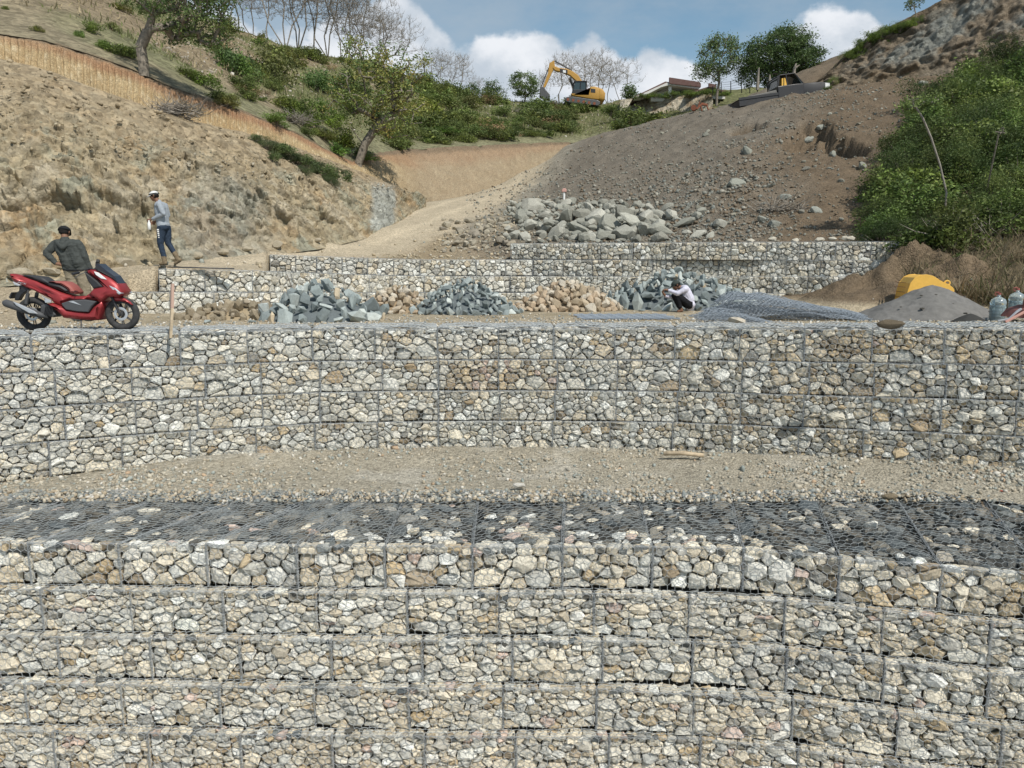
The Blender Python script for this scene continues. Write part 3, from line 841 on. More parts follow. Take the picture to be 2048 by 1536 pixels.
# ------------------------------------------------------------------ left hill: rock slope, bench, grooved cut, hillside
LIP = ([-500, -250, 0, 66, 154, 246, 308, 395, 483, 571, 637, 725, 791, 822, 850],
       [-40, 40, 118, 132, 163, 198, 220, 246, 264, 290, 314, 347, 374, 389, 398],
       [24, 24.6, 25, 25.2, 25.5, 26, 26.5, 27.5, 29, 31, 33, 37, 40.5, 42.5, 44])
CT = ([-500, -250, 0, 88, 176, 264, 352, 439, 527, 593, 659, 705, 747, 813, 900, 1000, 1100, 1180, 1280, 1400, 1600],
      [-120, -30, 66, 79, 105, 136, 176, 204, 237, 264, 300, 322, 306, 299, 294, 289, 285, 284, 262, 232, 190],
      [27.5, 28.5, 29.5, 29.8, 30.3, 31, 32, 33.5, 35.5, 38, 41, 43.5, 47.5, 53, 57, 63, 70, 75, 76, 76, 76])
CF = ([-500, -250, 0, 88, 176, 264, 352, 439, 527, 593, 659, 725, 791, 822, 860, 900, 1000, 1050, 1100, 1180, 1280, 1600],
      [-35, 42, 122, 145, 178, 210, 236, 256, 279, 300, 326, 350, 378, 392, 396, 388, 366, 352, 330, 300, 290, 260],
      [26.3, 27.3, 28.4, 28.7, 29.2, 29.8, 30.7, 32.2, 34.2, 36.2, 38.6, 41.6, 44.5, 46.5, 48.5, 50, 56, 61, 67, 74, 75.6, 75.6])
RG = ([-500, -200, 0, 250, 439, 497, 562, 659, 747, 900, 961, 1046, 1130, 1203, 1266, 1315, 1400, 1500, 1600],
      [-420, -260, -190, -60, 48, 70, 88, 110, 125, 189, 200, 202, 209, 206, 198, 193, 187, 180, 176],
      [52, 58, 63, 70, 75, 77, 80, 84, 88, 95, 98, 101, 101, 100, 97, 94, 90, 88, 86])
def rail(R, us, dv=0, dY=0): 
    v = np.interp(us, R[0], R[1]) + dv; Y = np.interp(us, R[0], R[2]) + dY
    return np.array([P(a, b, c)[:] for a, b, c in zip(us, v, Y)])
def loft(name, us, rails, ts, disp, cf, mat, kind='structure', smooth_=True):
    R = np.array(rails); k = len(R); V = []
    for t in ts:
        x = t * (k - 1); i = min(int(x), k - 2); f = x - i
        V.append(R[i] * (1 - f) + R[i + 1] * f)
    V = np.array(V); T_ = np.tile(np.array(ts)[:, None], (1, len(us))); U = np.tile(us, (len(ts), 1))
    V = disp(U, T_, V); c = cf(U, T_, V)
    me = mesh_from(name, V.reshape(-1, 3), grid_faces(len(ts), len(us)), c.reshape(-1, 3), smooth=smooth_)
    return tag(obj(name, me, None, mat), kind=kind), V
fr = (np.array(FOOT[0] + [850]), np.array(FOOT[1] + [412]), np.array(FOOT[2] + [40]))
FT = (FOOT[0], [v + 14 for v in FOOT[1]], [y - .6 for y in FOOT[2]])
us = np.arange(-420, 852, 2.6)
def d_rock(U, T_, V):
    e = smooth(T_, .30, .48) * (1 - smooth(T_, .93, 1)) + .45 * smooth(T_, .16, .34) * (1 - smooth(T_, .30, .48))
    low = 1 - smooth(T_, .45, .95) * .65
    f1, f2, cid = worley(V * np.array([1, 1, 1.2]) + .5 * fbm(V, 1.2, 3, 60)[..., None], .95, 61)
    g1, g2, gid = worley(V + .15 * fbm(V, .4, 3, 62)[..., None], .34, 63)
    d = .30 * fbm(V, 3.4, 4, 64) + low * (.50 * fbm(V, 1.6, 6, 65, .64, True) + .62 * (cid - .4) * smooth(f2, 0, .10) + .26 * (gid - .4) * smooth(g2, 0, .12) + .13 * fbm(V, .22, 3, 66, .6, True))
    d = d + (1 - low) * .06 * fbm(V, .3, 4, 67)
    return V + (d * e)[..., None] * np.array([.22, -.75, .45])
def c_rock(U, T_, V):
    n = .5 + .5 * fbm(V, 2.2, 5, 71, .6); n2 = .5 + .5 * fbm(V * np.array([1, 1, .7]), .9, 5, 72, .65); n3 = .5 + .5 * fbm(V, .3, 4, 73)
    c = mixc(C_tan * 1.06, C_orange * 1.05, smooth(n, .5, .75) * .75)
    c = mixc(c, C_pale, smooth(n2, .52, .7) * .7)
    c = mixc(c, C_green * 1.12, smooth(1 - n2, .5, .64) * smooth(n, .25, .6) * .7)
    gz = np.exp(-((U - 440) / 120) ** 2) * smooth(1 - T_, .15, .5)
    c = mixc(c, [.28, .27, .23], smooth(gz * (.5 + n3), .35, .8) * .5)
    pz = np.exp(-((U - 765) / 30) ** 2) * smooth(T_, .1, .3) * (1 - smooth(T_, .85, 1))
    c = mixc(c, [.33, .335, .295], smooth(pz * (.6 + .8 * n3), .35, .7))
    top = smooth(T_, .55, .9)
    c = mixc(c, mixc(C_dirt * 1.2, C_tan * .95, n2), top * .75)
    return c * (.86 + .28 * n3[..., None])
loft('rock_slope', us, [rail(FT, us), rail((FT[0], FOOT[1], FOOT[2]), us), 0.5 * (rail(FOOT, us) + rail(LIP, us)) + np.array([0, .3, .35]), rail(LIP, us)], np.linspace(0, 1, 300), d_rock, c_rock, M['rockface'], smooth_=False)
# bench between lip and grooved cut
us = np.arange(-420, 870, 5)
loft('bench', us, [rail(LIP, us, 6, -.15), rail(LIP, us, -1, .25), rail(CF, us), rail(CF, us, -6, .5)], np.linspace(0, 1, 16),
     lambda U, T_, V: V + (.05 * fbm(V, .6, 4, 80))[..., None] * np.array([0, 0, 1]), lambda U, T_, V: mixc(C_tan, C_dirt * 1.2, .5 + .5 * fbm(V, .8, 3, 81)), M['soil'])
us = np.arange(-420, 1300, 1.6)
arc = np.concatenate([[0], np.cumsum(np.linalg.norm(np.diff(rail(CF, us), axis=0), axis=1))])
def d_cut(U, T_, V):
    s = np.tile(arc, (U.shape[0], 1)) + .05 * fbm(V * np.array([1, 1, .3]), .5, 2, 82)
    pitch = np.interp(U, [0, 700, 1100], [.20, .26, .42])
    ph = s / .21 * 2 * math.pi
    gr = np.abs(np.sin(ph / 2)) ** .7
    e = np.interp(U, [0, 740, 860], [1, 1, .35]) * smooth(T_, .02, .12) * (1 - smooth(T_, .84, .97)) * (1 - smooth(U, 1080, 1180))
    lean = np.array([.15, -1, .1])
    d = .17 * gr * e + (.08 + .22 * smooth(U, 760, 860)) * fbm(V, 1.4, 5, 83, .6) + .02 * fbm(V, .15, 3, 84) + smooth(T_, .84, 1) * .15 * fbm(V, .5, 3, 85)
    return V + d[..., None] * lean
def c_cut(U, T_, V):
    n = .5 + .5 * fbm(V, 1.6, 4, 86); n2 = .5 + .5 * fbm(V * np.array([3, 3, .6]), .5, 4, 87)
    c = mixc([.42, .33, .195], [.36, .25, .13], n)
    c = mixc(c, [.58, .49, .33], smooth(n2, .5, .8) * .6)
    c = mixc(c, mixc([.27, .21, .14], [.33, .27, .185], n2), smooth(U, 740, 860) * .85)
    c = mixc(c, [.30, .17, .10], smooth(T_ + .25 * (n - .5), .55, .8) * np.interp(U, [0, 200, 500, 720, 860], [.5, .75, .8, .8, .35]))
    return mixc(c, [.20, .15, .10], smooth(T_ + .1 * n2, .9, 1.0))
loft('grooved_cut', us, [rail(CF, us, 14, -.1), rail(CT, us)], np.linspace(0, 1, 38), d_cut, c_cut, M['soil'])
us = np.arange(-420, 1602, 4)
def greenness(U, T_, V):
    n = .5 + .5 * fbm(V, 6, 5, 90); return smooth(n + np.interp(U, [-200, 350, 600, 1300], [-.22, -.06, .14, .26]) , .40, .62)
def d_hill(U, T_, V):
    d = (.55 * fbm(V, 9, 4, 91) + .22 * fbm(V, 2.2, 4, 92) + .06 * fbm(V, .6, 3, 93)) * smooth(T_, 0, .1) 
    return V + d[..., None] * np.array([0, -.1, 1])
def c_hill(U, T_, V):
    n = .5 + .5 * fbm(V, 2.0, 5, 94); n2 = .5 + .5 * fbm(V, .7, 4, 95)
    soil = mixc([.175, .138, .09], [.245, .195, .125], n); grass = mixc([.095, .112, .045], [.15, .155, .07], n2)
    c = mixc(soil, grass, greenness(U, T_, V) * .85)
    w = smooth(U, 1180, 1240) * smooth(T_, .25, .4) * (1 - smooth(U, 1420, 1500))
    c = mixc(c, [.24, .22, .15], (1 - smooth(T_, 0, .15)) * .5)
    return c
_, HILLV = loft('hillside', us, [rail(CT, us, 2, -.1), rail(RG, us), rail(RG, us, 30, 14)], np.concatenate([np.linspace(0, .06, 8)[:-1], np.linspace(.06, .5, 130), np.linspace(.52, 1, 10)]), d_hill, c_hill, M['hill'])
def hill_at(u, v_or_t, bytv=True):
    """a point of the hillside: column u, share t of the way from the cut to the ridge"""
    i = int(np.clip((u + 420) / 4, 0, HILLV.shape[1] - 1)); t = v_or_t * .5
    rows = np.concatenate([np.linspace(0, .06, 8)[:-1], np.linspace(.06, .5, 130), np.linspace(.52, 1, 10)])
    j = int(np.argmin(np.abs(rows - t))); return Vector(HILLV[j, i])
def project(p):
    dx, dy, dz = p[0], p[1], p[2] - HC
    D = dy * cT - dz * sT; U_ = dy * sT + dz * cT
    return 1024 + F * dx / D, 768 - F * U_ / D
def hill_uv(u, v):
    i = int(np.clip((u + 420) / 4, 0, HILLV.shape[1] - 1)); col_ = HILLV[:137, i]
    best = min(range(len(col_)), key=lambda j: abs(project(col_[j])[1] - v)); return Vector(col_[best])
# pale escarpment under the house
us = np.arange(1240, 1425, 2)
ES_B = ([1195, 1300, 1400, 1500], [226, 242, 226, 205], [88, 84, 80, 76]); ES_T = ([1195, 1266, 1340, 1400, 1500], [206, 199, 194, 190, 184], [91, 88, 85, 82, 78])
loft('pale_escarpment', us, [rail(ES_B, us, 8, -1.5), rail(ES_B, us), rail(ES_T, us), rail(ES_T, us, -1, 5)], np.linspace(0, 1, 50),
     lambda U, T_, V: V + (.5 * fbm(V * np.array([1, 1, .5]), 1.6, 5, 97, .6, True) * np.sin(np.pi * T_) + .15 * fbm(V, .4, 3, 98))[..., None] * np.array([0, -1, .1]),
     lambda U, T_, V: mixc(mixc([.42, .375, .29], [.28, .215, .14], smooth(.5 + .5 * fbm(V, 1.5, 5, 99, .65), .45, .65)), [.26, .21, .13], smooth(T_, .60, .75)), M['rockface'])
# ------------------------------------------------------------------ right cliff
CFt = ([1630, 1648, 1742, 1812, 1890, 1969, 2048, 2300, 2600], [176, 173, 163, 154, 146, 134, 118, 95, 80], [47, 46.5, 44.8, 43.8, 42.5, 41.3, 40.3, 38, 36])
CTp = ([1630, 1660, 1687, 1742, 1812, 1848, 1890, 1960, 2048, 2300, 2600], [170, 145, 117, 76, 42, 24, 2, -40, -90, -200, -300], [49, 50, 50.5, 50, 49, 48.6, 48, 47, 46, 43, 41])
us = np.arange(1630, 2600, 2.6)
def d_cliff(U, T_, V):
    s = V * np.array([1, 1, .45])
    f1, f2, cid = worley(s + .3 * fbm(V, 1, 3, 100)[..., None], .8, 101); g1, g2, gid = worley(s + .1 * fbm(V, .4, 2, 103)[..., None], .42, 104)
    e = smooth(T_, 0, .08) * (1 - .5 * smooth(T_, .42, .55))
    d = .6 * fbm(V, 3.0, 5, 105, .6) + .8 * (.7 - f1) * e + .5 * (.6 - g1) * e + .2 * fbm(V, .6, 4, 106)
    return V + d[..., None] * np.array([-.3, -.9, .15])
def c_cliff(U, T_, V):
    n = .5 + .5 * fbm(V, 2.5, 5, 107, .6); n2 = .5 + .5 * fbm(V * np.array([1, 1, .6]), .7, 4, 108)
    c = mixc([.13, .132, .115], [.20, .203, .18], n2)
    c = mixc(c, [.15, .115, .078], smooth(n + .10 * (T_ * 2 - 1), .34, .52) * .85)
    c = mixc(c, [.13, .10, .066], smooth(T_ + .1 * (n - .5), .36, .48))
    c = mixc(c, [.17, .13, .085], smooth(.16 - T_, 0, .1) * .7)
    return c
loft('right_cliff', us, [rail(CFt, us, 4, -.4), rail(CTp, us), rail(CTp, us, -2, 8)], np.linspace(0, 1, 170), d_cliff, c_cliff, M['rockface'], smooth_=False)

# bank of dry grass on the right, between the terrace and the shrubs
us = np.arange(1700, 2560, 4)
BKF = ([1700, 1800, 1830, 1950, 2048, 2300, 2560], [640, 560, 575, 600, 606, 625, 640], [21.4, 21.0, 19.2, 17.2, 16.6, 15.2, 14.2])
BKT = ([1700, 1800, 1830, 1950, 2048, 2300, 2560], [600, 500, 470, 425, 395, 340, 300], [22.4, 22.0, 22.3, 23.2, 23.6, 23.6, 23.6])
BKB = ([1700, 1800, 1830, 1950, 2048, 2300, 2560], [560, 470, 430, 370, 330, 270, 240], [24.0, 24.4, 25.5, 27, 28, 28, 28])
_, BANKV = loft('dry_bank', us, [rail(BKF, us, 14, -.3), rail(BKF, us), rail(BKT, us), rail(BKB, us)], np.linspace(0, 1, 60),
     lambda U, T_, V: V + (.22 * fbm(V, 1.5, 4, 120) + .08 * fbm(V, .4, 3, 121))[..., None] * np.array([0, -.6, .7]),
     lambda U, T_, V: mixc([.13, .10, .065], [.19, .155, .10], .5 + .5 * fbm(V, .8, 4, 122)), M['soil'])
# ------------------------------------------------------------------ loose rock
def rock_mesh(rnd, n=16, sq=(1, .8, .6), mat=None, name='rock', ang=.0):
    bm = bmesh.new()
    for i in range(n):
        z = 1 - 2 * (i + .5) / n; a = i * 2.39996 + rnd.uniform(-.5, .5); r = math.sqrt(1 - z * z); k = rnd.uniform(.72, 1.1)
        x, y, z = r * math.cos(a) * k, r * math.sin(a) * k, z * k
        if ang:   # split faces: push the points to a few flat sides
            x = max(-.62, min(.62, x)) ; y = max(-.7, min(.66, y)); z = max(-.6, min(.6, z))
        bm.verts.new((x * sq[0], y * sq[1], z * sq[2]))
    r_ = bmesh.ops.convex_hull(bm, input=bm.verts[:])
    bad = [e for e in set(r_['geom_interior'] + r_['geom_unused']) if isinstance(e, bmesh.types.BMVert) and e.is_valid]
    if bad: bmesh.ops.delete(bm, geom=bad, context='VERTS')
    me = bpy.data.meshes.new(name); bm.to_mesh(me); bm.free()
    if mat: me.materials.append(mat)
    return me
rr_ = random.Random(21)
ROCK_BLUE = [rock_mesh(rr_, rr_.choice((9, 10, 12)), (rr_.uniform(1.0, 1.35), rr_.uniform(.6, .95), rr_.uniform(.38, .62)), M['blue'], 'rock', 1) for _ in range(16)]
ROCK_LIME = [rock_mesh(rr_, rr_.choice((14, 18, 22)), (rr_.uniform(.9, 1.15), rr_.uniform(.7, 1), rr_.uniform(.6, .85)), M['stone'], 'rock') for _ in range(16)]
# rougher boulders with broken faces
def boulder_mesh(rnd, mat):
    bm = bmesh.new(); bmesh.ops.create_icosphere(bm, subdivisions=2, radius=1.0)
    pl = [(Vector((rnd.gauss(0, 1), rnd.gauss(0, 1), rnd.gauss(0, 1))).normalized(), rnd.uniform(.55, .85)) for _ in range(9)]
    sq = (rnd.uniform(.95, 1.2), rnd.uniform(.7, .95), rnd.uniform(.6, .85))
    for v in bm.verts:
        p = v.co.copy()
        for n, d in pl:
            t = p.dot(n) - d
            if t > 0: p -= n * t
        p *= 1 + rnd.uniform(-.035, .035)
        v.co = (p.x * sq[0], p.y * sq[1], p.z * sq[2])
    me = bpy.data.meshes.new('boulder'); bm.to_mesh(me); bm.free(); me.materials.append(mat); return me
ROCK_BIG = [boulder_mesh(rr_, M['stone']) for _ in range(12)]
def protos_np(meshes):
    out = []
    for me in meshes:
        me.calc_loop_triangles()
        V = np.array([v.co[:] for v in me.vertices]); T_ = np.array([t.vertices[:] for t in me.loop_triangles]); out.append((V, T_))
    return out
PEB = protos_np([rock_mesh(rr_, 9, (rr_.uniform(.9, 1.3), rr_.uniform(.7, 1), rr_.uniform(.4, .7))) for _ in range(8)])
PEBC = protos_np([rock_mesh(rr_, 9, (rr_.uniform(.9, 1.4), rr_.uniform(.7, 1), rr_.uniform(.35, .65)), ang=1) for _ in range(8)])
def rand_rots(n, rng, tilt=math.pi):
    a, b, c = rng.uniform(0, 2 * math.pi, n), rng.uniform(-tilt, tilt, n), rng.uniform(0, 2 * math.pi, n)
    ca, sa, cb, sb, cc, sc = np.cos(a), np.sin(a), np.cos(b), np.sin(b), np.cos(c), np.sin(c)
    z = np.zeros(n); o = np.ones(n)
    Ra = np.stack([ca, -sa, z, sa, ca, z, z, z, o], -1).reshape(n, 3, 3)
    Rb = np.stack([o, z, z, z, cb, -sb, z, sb, cb], -1).reshape(n, 3, 3)
    Rc = np.stack([cc, -sc, z, sc, cc, z, z, z, o], -1).reshape(n, 3, 3)
    return Ra @ Rb @ Rc
def scatter(protos, pos, size, cols, rng, tilt=math.pi):
    Vs, Fs, Cs = [], [], []; base = 0
    which = rng.integers(0, len(protos), len(pos)); R = rand_rots(len(pos), rng, tilt)
    for k, (PV, PF) in enumerate(protos):
        m = which == k; n = m.sum()
        if not n: continue
        V = np.einsum('nij,vj->nvi', R[m], PV) * (size[m][:, None, None] if size.ndim == 1 else size[m][:, None, :]) + pos[m][:, None, :]
        Fc = PF[None] + (np.arange(n) * len(PV))[:, None, None] + base
        Vs.append(V.reshape(-1, 3)); Fs.append(Fc.reshape(-1, PF.shape[1])); Cs.append(np.repeat(cols[m], len(PV), 0)); base += n * len(PV)
    return np.vstack(Vs), np.vstack(Fs), np.vstack(Cs)
def stuff(name, label, V, Fc, C, mat, cat, parent=None, smooth_=False):
    me = mesh_from(name, V, Fc, C, smooth=smooth_)
    o = obj(name, me, parent, mat); o['kind'] = 'stuff'
    if parent is None: tag(o, label, cat)
    return o
def cpick(rng, n, cols, w, var=.12):
    cols = np.array(cols); i = rng.choice(len(cols), n, p=np.array(w) / np.sum(w)); return cols[i] * rng.uniform(1 - var, 1 + var, (n, 1))
rng = np.random.default_rng(5)
def ray_uv(U, V, X=None):
    pass
# berm gravel
n = 24000
U = rng.uniform(-240, 2300, n); yb = np.interp(U, *UY)
Y = 9.95 + (yb + .1 - 9.95) * rng.uniform(0, 1, n) ** 1.05
X = (U - 1024) / F * Y * .985
dens = .5 + .5 * fbm(P3(X, Y), .9, 3, 131)
keep = rng.uniform(0, 1, n) < .15 + 1.5 * smooth(dens, .35, .7) * (.55 + .45 * (U > 1200)); U, X, Y = U[keep], X[keep], Y[keep]; n = len(X)
sz = .007 + .042 * rng.uniform(0, 1, n) ** 5 + .03 * (rng.uniform(0, 1, n) < .012)
Z = z_berm(U, X, Y) + sz * .25
cl = cpick(rng, n, [[.40, .35, .265], [.34, .335, .285], [.31, .335, .305], [.42, .31, .21], [.60, .57, .50], [.27, .255, .215], [.46, .42, .335]], [5, 3.5, 2.4, .45, 1.3, 1.5, 3])
stuff('gravel', 'loose gravel and stone chips strewn over the terrace between the two walls', *scatter(PEB, np.stack([X, Y, Z], -1), sz, cl, rng), M['pebble'], 'gravel')
# spill over the back of the lower lids
n = 5000
U = rng.uniform(-200, 2250, n); Y = 9.75 + .5 * rng.uniform(0, 1, n) + .0 * U; X = (U - 1024) / F * Y * .985
sz = .012 + .04 * rng.uniform(0, 1, n) ** 2.5; Z = .03 + sz * .2 + 0 * X
cl = cpick(rng, n, [[.36, .30, .215], [.30, .30, .26], [.24, .26, .25], [.55, .52, .46], [.46, .41, .32]], [4, 3, 3, 1.6, 3])
stuff('gravel', 'gravel spilled over the back edge of the lower baskets lids', *scatter(PEB, np.stack([X, Y, Z], -1), sz, cl, rng), M['pebble'], 'gravel')
# terrace crest gravel
n = 9000
U = rng.uniform(-300, 2300, n); yb = np.interp(U, *UY) + .9
Y = yb + rng.exponential(1.3, n); X = (U - 1024) / F * Y * .985
sz = .010 + .035 * rng.uniform(0, 1, n) ** 3; Z = z_terr(U, X, Y) + sz * .3
cl = cpick(rng, n, [[.40, .34, .25], [.33, .33, .30], [.26, .28, .27], [.60, .57, .50]], [4, 3, 2, 2])
stuff('gravel', 'thin gravel on the flat earth terrace behind the upper wall crest', *scatter(PEB, np.stack([X, Y, Z], -1), sz, cl, rng), M['pebble'], 'gravel')
# rubble on the fill slope
n = 42000
U = 930 + 1320 * rng.beta(1.5, 1.5, n); f0 = rel_front(U); Y = f0 + .6 + (52 - f0) * rng.uniform(0, 1, n) ** 1.6
X = (U - 1024) / F * Y * .985
st = fbm(np.stack([X + .25 * Y, Y * .28, 0 * X], -1), 1.3, 4, 133)
zone = np.exp(-((U - 1420) / 140) ** 2 - ((Y - 29) / 5) ** 2) * 1.1 + np.exp(-((U - 1250) / 160) ** 2 - ((Y - 32) / 6) ** 2) * .6 + .25 * (U < 1200)
keep = rng.uniform(0, 1, n) < .16 + .75 * smooth(st, .02, .35) + zone; U, X, Y, zone = U[keep], X[keep], Y[keep], zone[keep]; n = len(X)
sz = (.018 + .075 * rng.uniform(0, 1, n) ** 4.5) * (1 + .5 * np.clip(zone, 0, 1)) * (Y / 30) ** .5
Z = z_rel(U, X, Y) + sz * .3
cl = cpick(rng, n, [[.24, .215, .17], [.22, .222, .19], [.19, .20, .18], [.33, .315, .265], [.18, .14, .098]], [4, 4, 3, 1.2, 3])
stuff('rubble', 'broken grey rubble scattered down the bare fill slope', *scatter(PEBC, np.stack([X, Y, Z], -1), sz, cl, rng), M['pebble'], 'rubble')
# chips on ramp and road shoulders
n = 9000
U = rng.uniform(-100, 1100, n); f0 = rel_front(U); Y = f0 + .2 + rng.uniform(0, 1, n) ** 1.5 * 14; X = (U - 1024) / F * Y * .985
rm = roadmask(X, Y); keep = rng.uniform(0, 1, n) < (1 - .93 * rm); U, X, Y = U[keep], X[keep], Y[keep]; n = len(X)
sz = .015 + .08 * rng.uniform(0, 1, n) ** 4; Z = z_rel(U, X, Y) + sz * .3
cl = cpick(rng, n, [[.42, .35, .24], [.36, .31, .22], [.30, .31, .27], [.50, .45, .36]], [4, 4, 2, 2])
stuff('rubble', 'tan stone chips beside the dirt road and ramp', *scatter(PEB, np.stack([X, Y, Z], -1), sz, cl, rng), M['pebble'], 'rubble')
# fragments clinging to the rock slope
n = 2600
U = rng.uniform(-300, 850, n); t = .3 + .7 * rng.uniform(0, 1, n) ** 1.3
a = np.array([P(u, v, y)[:] for u, v, y in zip(U, np.interp(U, FOOT[0], FOOT[1]), np.interp(U, FOOT[0], FOOT[2]))])
b = np.array([P(u, v, y)[:] for u, v, y in zip(U, np.interp(U, LIP[0], LIP[1]), np.interp(U, LIP[0], LIP[2]))])
m_ = .5 * (a + b) + np.array([0, .3, .35])
tt = t[:, None]; pos = np.where(tt < .5, a + (m_ - a) * tt * 2, m_ + (b - m_) * (tt * 2 - 1))
pos = d_rock(U, t, pos); sz = .02 + .10 * rng.uniform(0, 1, n) ** 5
pos = pos + np.array([0, -.02, .02])
cl = c_rock(U, t, pos) * rng.uniform(.85, 1.2, (n, 1))
stuff('rubble', 'loose fragments on the tan rock slope of the left hill', *scatter(PEBC, pos, sz, cl, rng), M['pebble'], 'rubble')
n = 7000
U = rng.uniform(300, 1400, n); t = rng.uniform(0.02, 1, n) ** .8
ii = np.clip(((U + 420) / 4).astype(int), 0, HILLV.shape[1] - 1); jj = (t * 130).astype(int) + 5
pos = HILLV[jj, ii]; sz = .03 + .16 * rng.uniform(0, 1, n) ** 5
cl = cpick(rng, n, [[.36, .31, .23], [.28, .25, .2], [.45, .42, .36]], [3, 3, 1])
stuff('rubble', 'scattered stones on the grassy hillside', *scatter(PEB, pos, sz, cl, rng), M['pebble'], 'rubble')

# ------------------------------------------------------------------ rock piles on the terrace
BLUES = [(.235, .27, .265), (.28, .32, .31), (.19, .22, .22), (.32, .36, .35), (.39, .43, .41), (.52, .56, .53), (.22, .25, .245)]
LIMES = [(.50, .415, .30), (.56, .475, .36), (.45, .365, .255), (.60, .54, .44), (.51, .40, .28)]
TANS = [(.36, .30, .21), (.41, .35, .26), (.32, .27, .19)]
def pile(name, label, cx, cy, rx, ry, h, n, rs, meshes, cols, seed, skew=0.0, core=(.2, .2, .2), pw=1.0, odd=None):
    rnd = random.Random(seed); zb = terr_z(np.array(cx), np.array(cy)).item()
    root = empty(name, (cx, cy, zb), 0, label, 'rock pile')
    hh = lambda x, y: h * max(0, 1 - math.hypot((x / rx) - skew * .0, y / ry) ** 1.5) ** pw * (1 + skew * x / rx)
    V, N = [], 14
    for j in range(N + 1):
        for i in range(20):
            a = 2 * math.pi * i / 20; d = j / N; x, y = rx * d * math.cos(a), ry * d * math.sin(a); V.append((x, y, hh(x, y) * .72 - .04))
    Fc = [(j * 20 + i, (j + 1) * 20 + i, (j + 1) * 20 + (i + 1) % 20, j * 20 + (i + 1) % 20) for j in range(N) for i in range(20)]
    c = obj('rubble_core', mesh_from('rubble_core', V, Fc, np.tile(np.array(core), (len(V), 1))), root, M['pebble']); c['kind'] = 'stuff'
    pts = []
    tries = 0
    while len(pts) < n and tries < n * 60:
        tries += 1
        a = rnd.uniform(0, 2 * math.pi); d = rnd.random() ** .5 * 1.04; x, y = rx * d * math.cos(a), ry * d * math.sin(a)
        r = rnd.uniform(*rs) * (1.1 - .25 * (1 - d)); lay = rnd.choice((0, 0, 0, .35))
        z = hh(x, y) * (1 - lay * .3) + r * .05 + rnd.uniform(-.3, .25) * r
        z = max(z, r * .35)
        if any((x - p[0]) ** 2 + (y - p[1]) ** 2 + (z - p[2]) ** 2 < ((r + p[3]) * .62) ** 2 for p in pts): continue
        pts.append((x, y, z, r))
        o = obj('rock', rnd.choice(meshes), root, loc=(x, y, z)); o.scale = (r * rnd.uniform(.85, 1.25), r * rnd.uniform(.8, 1.1), r * rnd.uniform(.8, 1.15))
        o.rotation_euler = (rnd.uniform(0, 6.3), rnd.uniform(0, 6.3), rnd.uniform(0, 6.3))
        cc = rnd.choice(cols) if not (odd and rnd.random() < odd[0]) else odd[1]; k = rnd.uniform(.88, 1.12); o.color = (cc[0] * k, cc[1] * k, cc[2] * k, 1)
    return root
X_ = lambda u, y: (u - 1024) / F * y * 1.0
pile('rock_pile', 'heap of blue grey broken rock, leftmost and nearest the red scooter', X_(645, 15.6), 15.6, 1.22, 1.05, .72, 120, (.12, .29), ROCK_BLUE, BLUES, 1, core=(.13, .15, .155), odd=(.06, (.5, .42, .3)))
pile('rock_pile', 'low heap of small orange tan rock between two blue grey heaps', X_(795, 18), 18.0, .95, .75, .58, 120, (.07, .14), ROCK_LIME, LIMES, 2, core=(.3, .23, .15))
pile('rock_pile', 'heap of blue grey broken rock in the middle, right of the small orange heap', X_(930, 17.7), 17.7, 1.25, .9, .74, 170, (.08, .18), ROCK_BLUE, BLUES, 3, core=(.13, .15, .155))
pile('rock_pile', 'wide heap of orange tan rock, left of the crouching man', X_(1135, 19.0), 19.0, 1.3, .85, .68, 170, (.08, .16), ROCK_LIME, LIMES, 4, core=(.3, .23, .15))
pile('rock_pile', 'largest heap of blue grey broken rock, behind the crouching man', X_(1345, 19.6), 19.6, 2.1, 1.0, .93, 180, (.12, .30), ROCK_BLUE, BLUES, 5, skew=.22, core=(.13, .15, .155), odd=(.03, (.5, .42, .3)))
pile('rubble_mound', 'earthy mound of tan lumps left of the blue grey heap', X_(480, 16.0), 16.0, 1.3, .8, .34, 90, (.06, .15), ROCK_LIME, TANS, 6, core=(.34, .275, .18))
# loose blue and tan rocks beside the piles
LOOSE = [(415, 643, 14.3, .11, 'b', 'small blue rock in front of the tan rubble mound'), (505, 641, 14.4, .09, 'b', 'tiny blue rock left of the first heap base'), (690, 636, 15.0, .13, 'b', 'flat blue rock at the right foot of the first heap'),
 (752, 622, 16.4, .10, 'b', 'blue rock lying between first heap and orange heap'), (905, 618, 17.0, .10, 't', 'tan rock at the front foot of the middle heap'), (1000, 612, 17.6, .14, 't', 'orange tan block at the right foot of the middle heap'),
 (540, 600, 16.0, .14, 'b', 'blue rock on the rubble mound edge'), (1180, 607, 18.4, .08, 't', 'small tan rock before the wide orange heap'), (1472, 642, 13.9, .17, 't', 'flat tan slab beside the folded netting'), (1285, 612, 18.2, .10, 'b', 'blue rock in front of the largest heap')]
for i, (u, v, y, r, k, lab) in enumerate(LOOSE):
    p = P(u, v, y); rnd = random.Random(i)
    z = terr_z(np.array(p.x), np.array(y)).item() + r * .4
    o = obj('loose_rock', rnd.choice(ROCK_BLUE if k == 'b' else ROCK_LIME), loc=(p.x, y, z)); o.scale = (r * 1.3, r, r * .8); o.rotation_euler = (0, 0, rnd.uniform(0, 6)); o.color = (*(rnd.choice(BLUES if k == 'b' else LIMES)), 1)
    tag(o, lab, 'rock')
o = obj('loose_rock', ROCK_BIG[3], loc=Pz(1782, 647, HC - .78)); o.scale = (.17, .12, .12); o.color = (.16, .13, .09, 1); tag(o, 'dark brown earthy clod on the crest of the upper wall', 'rock')
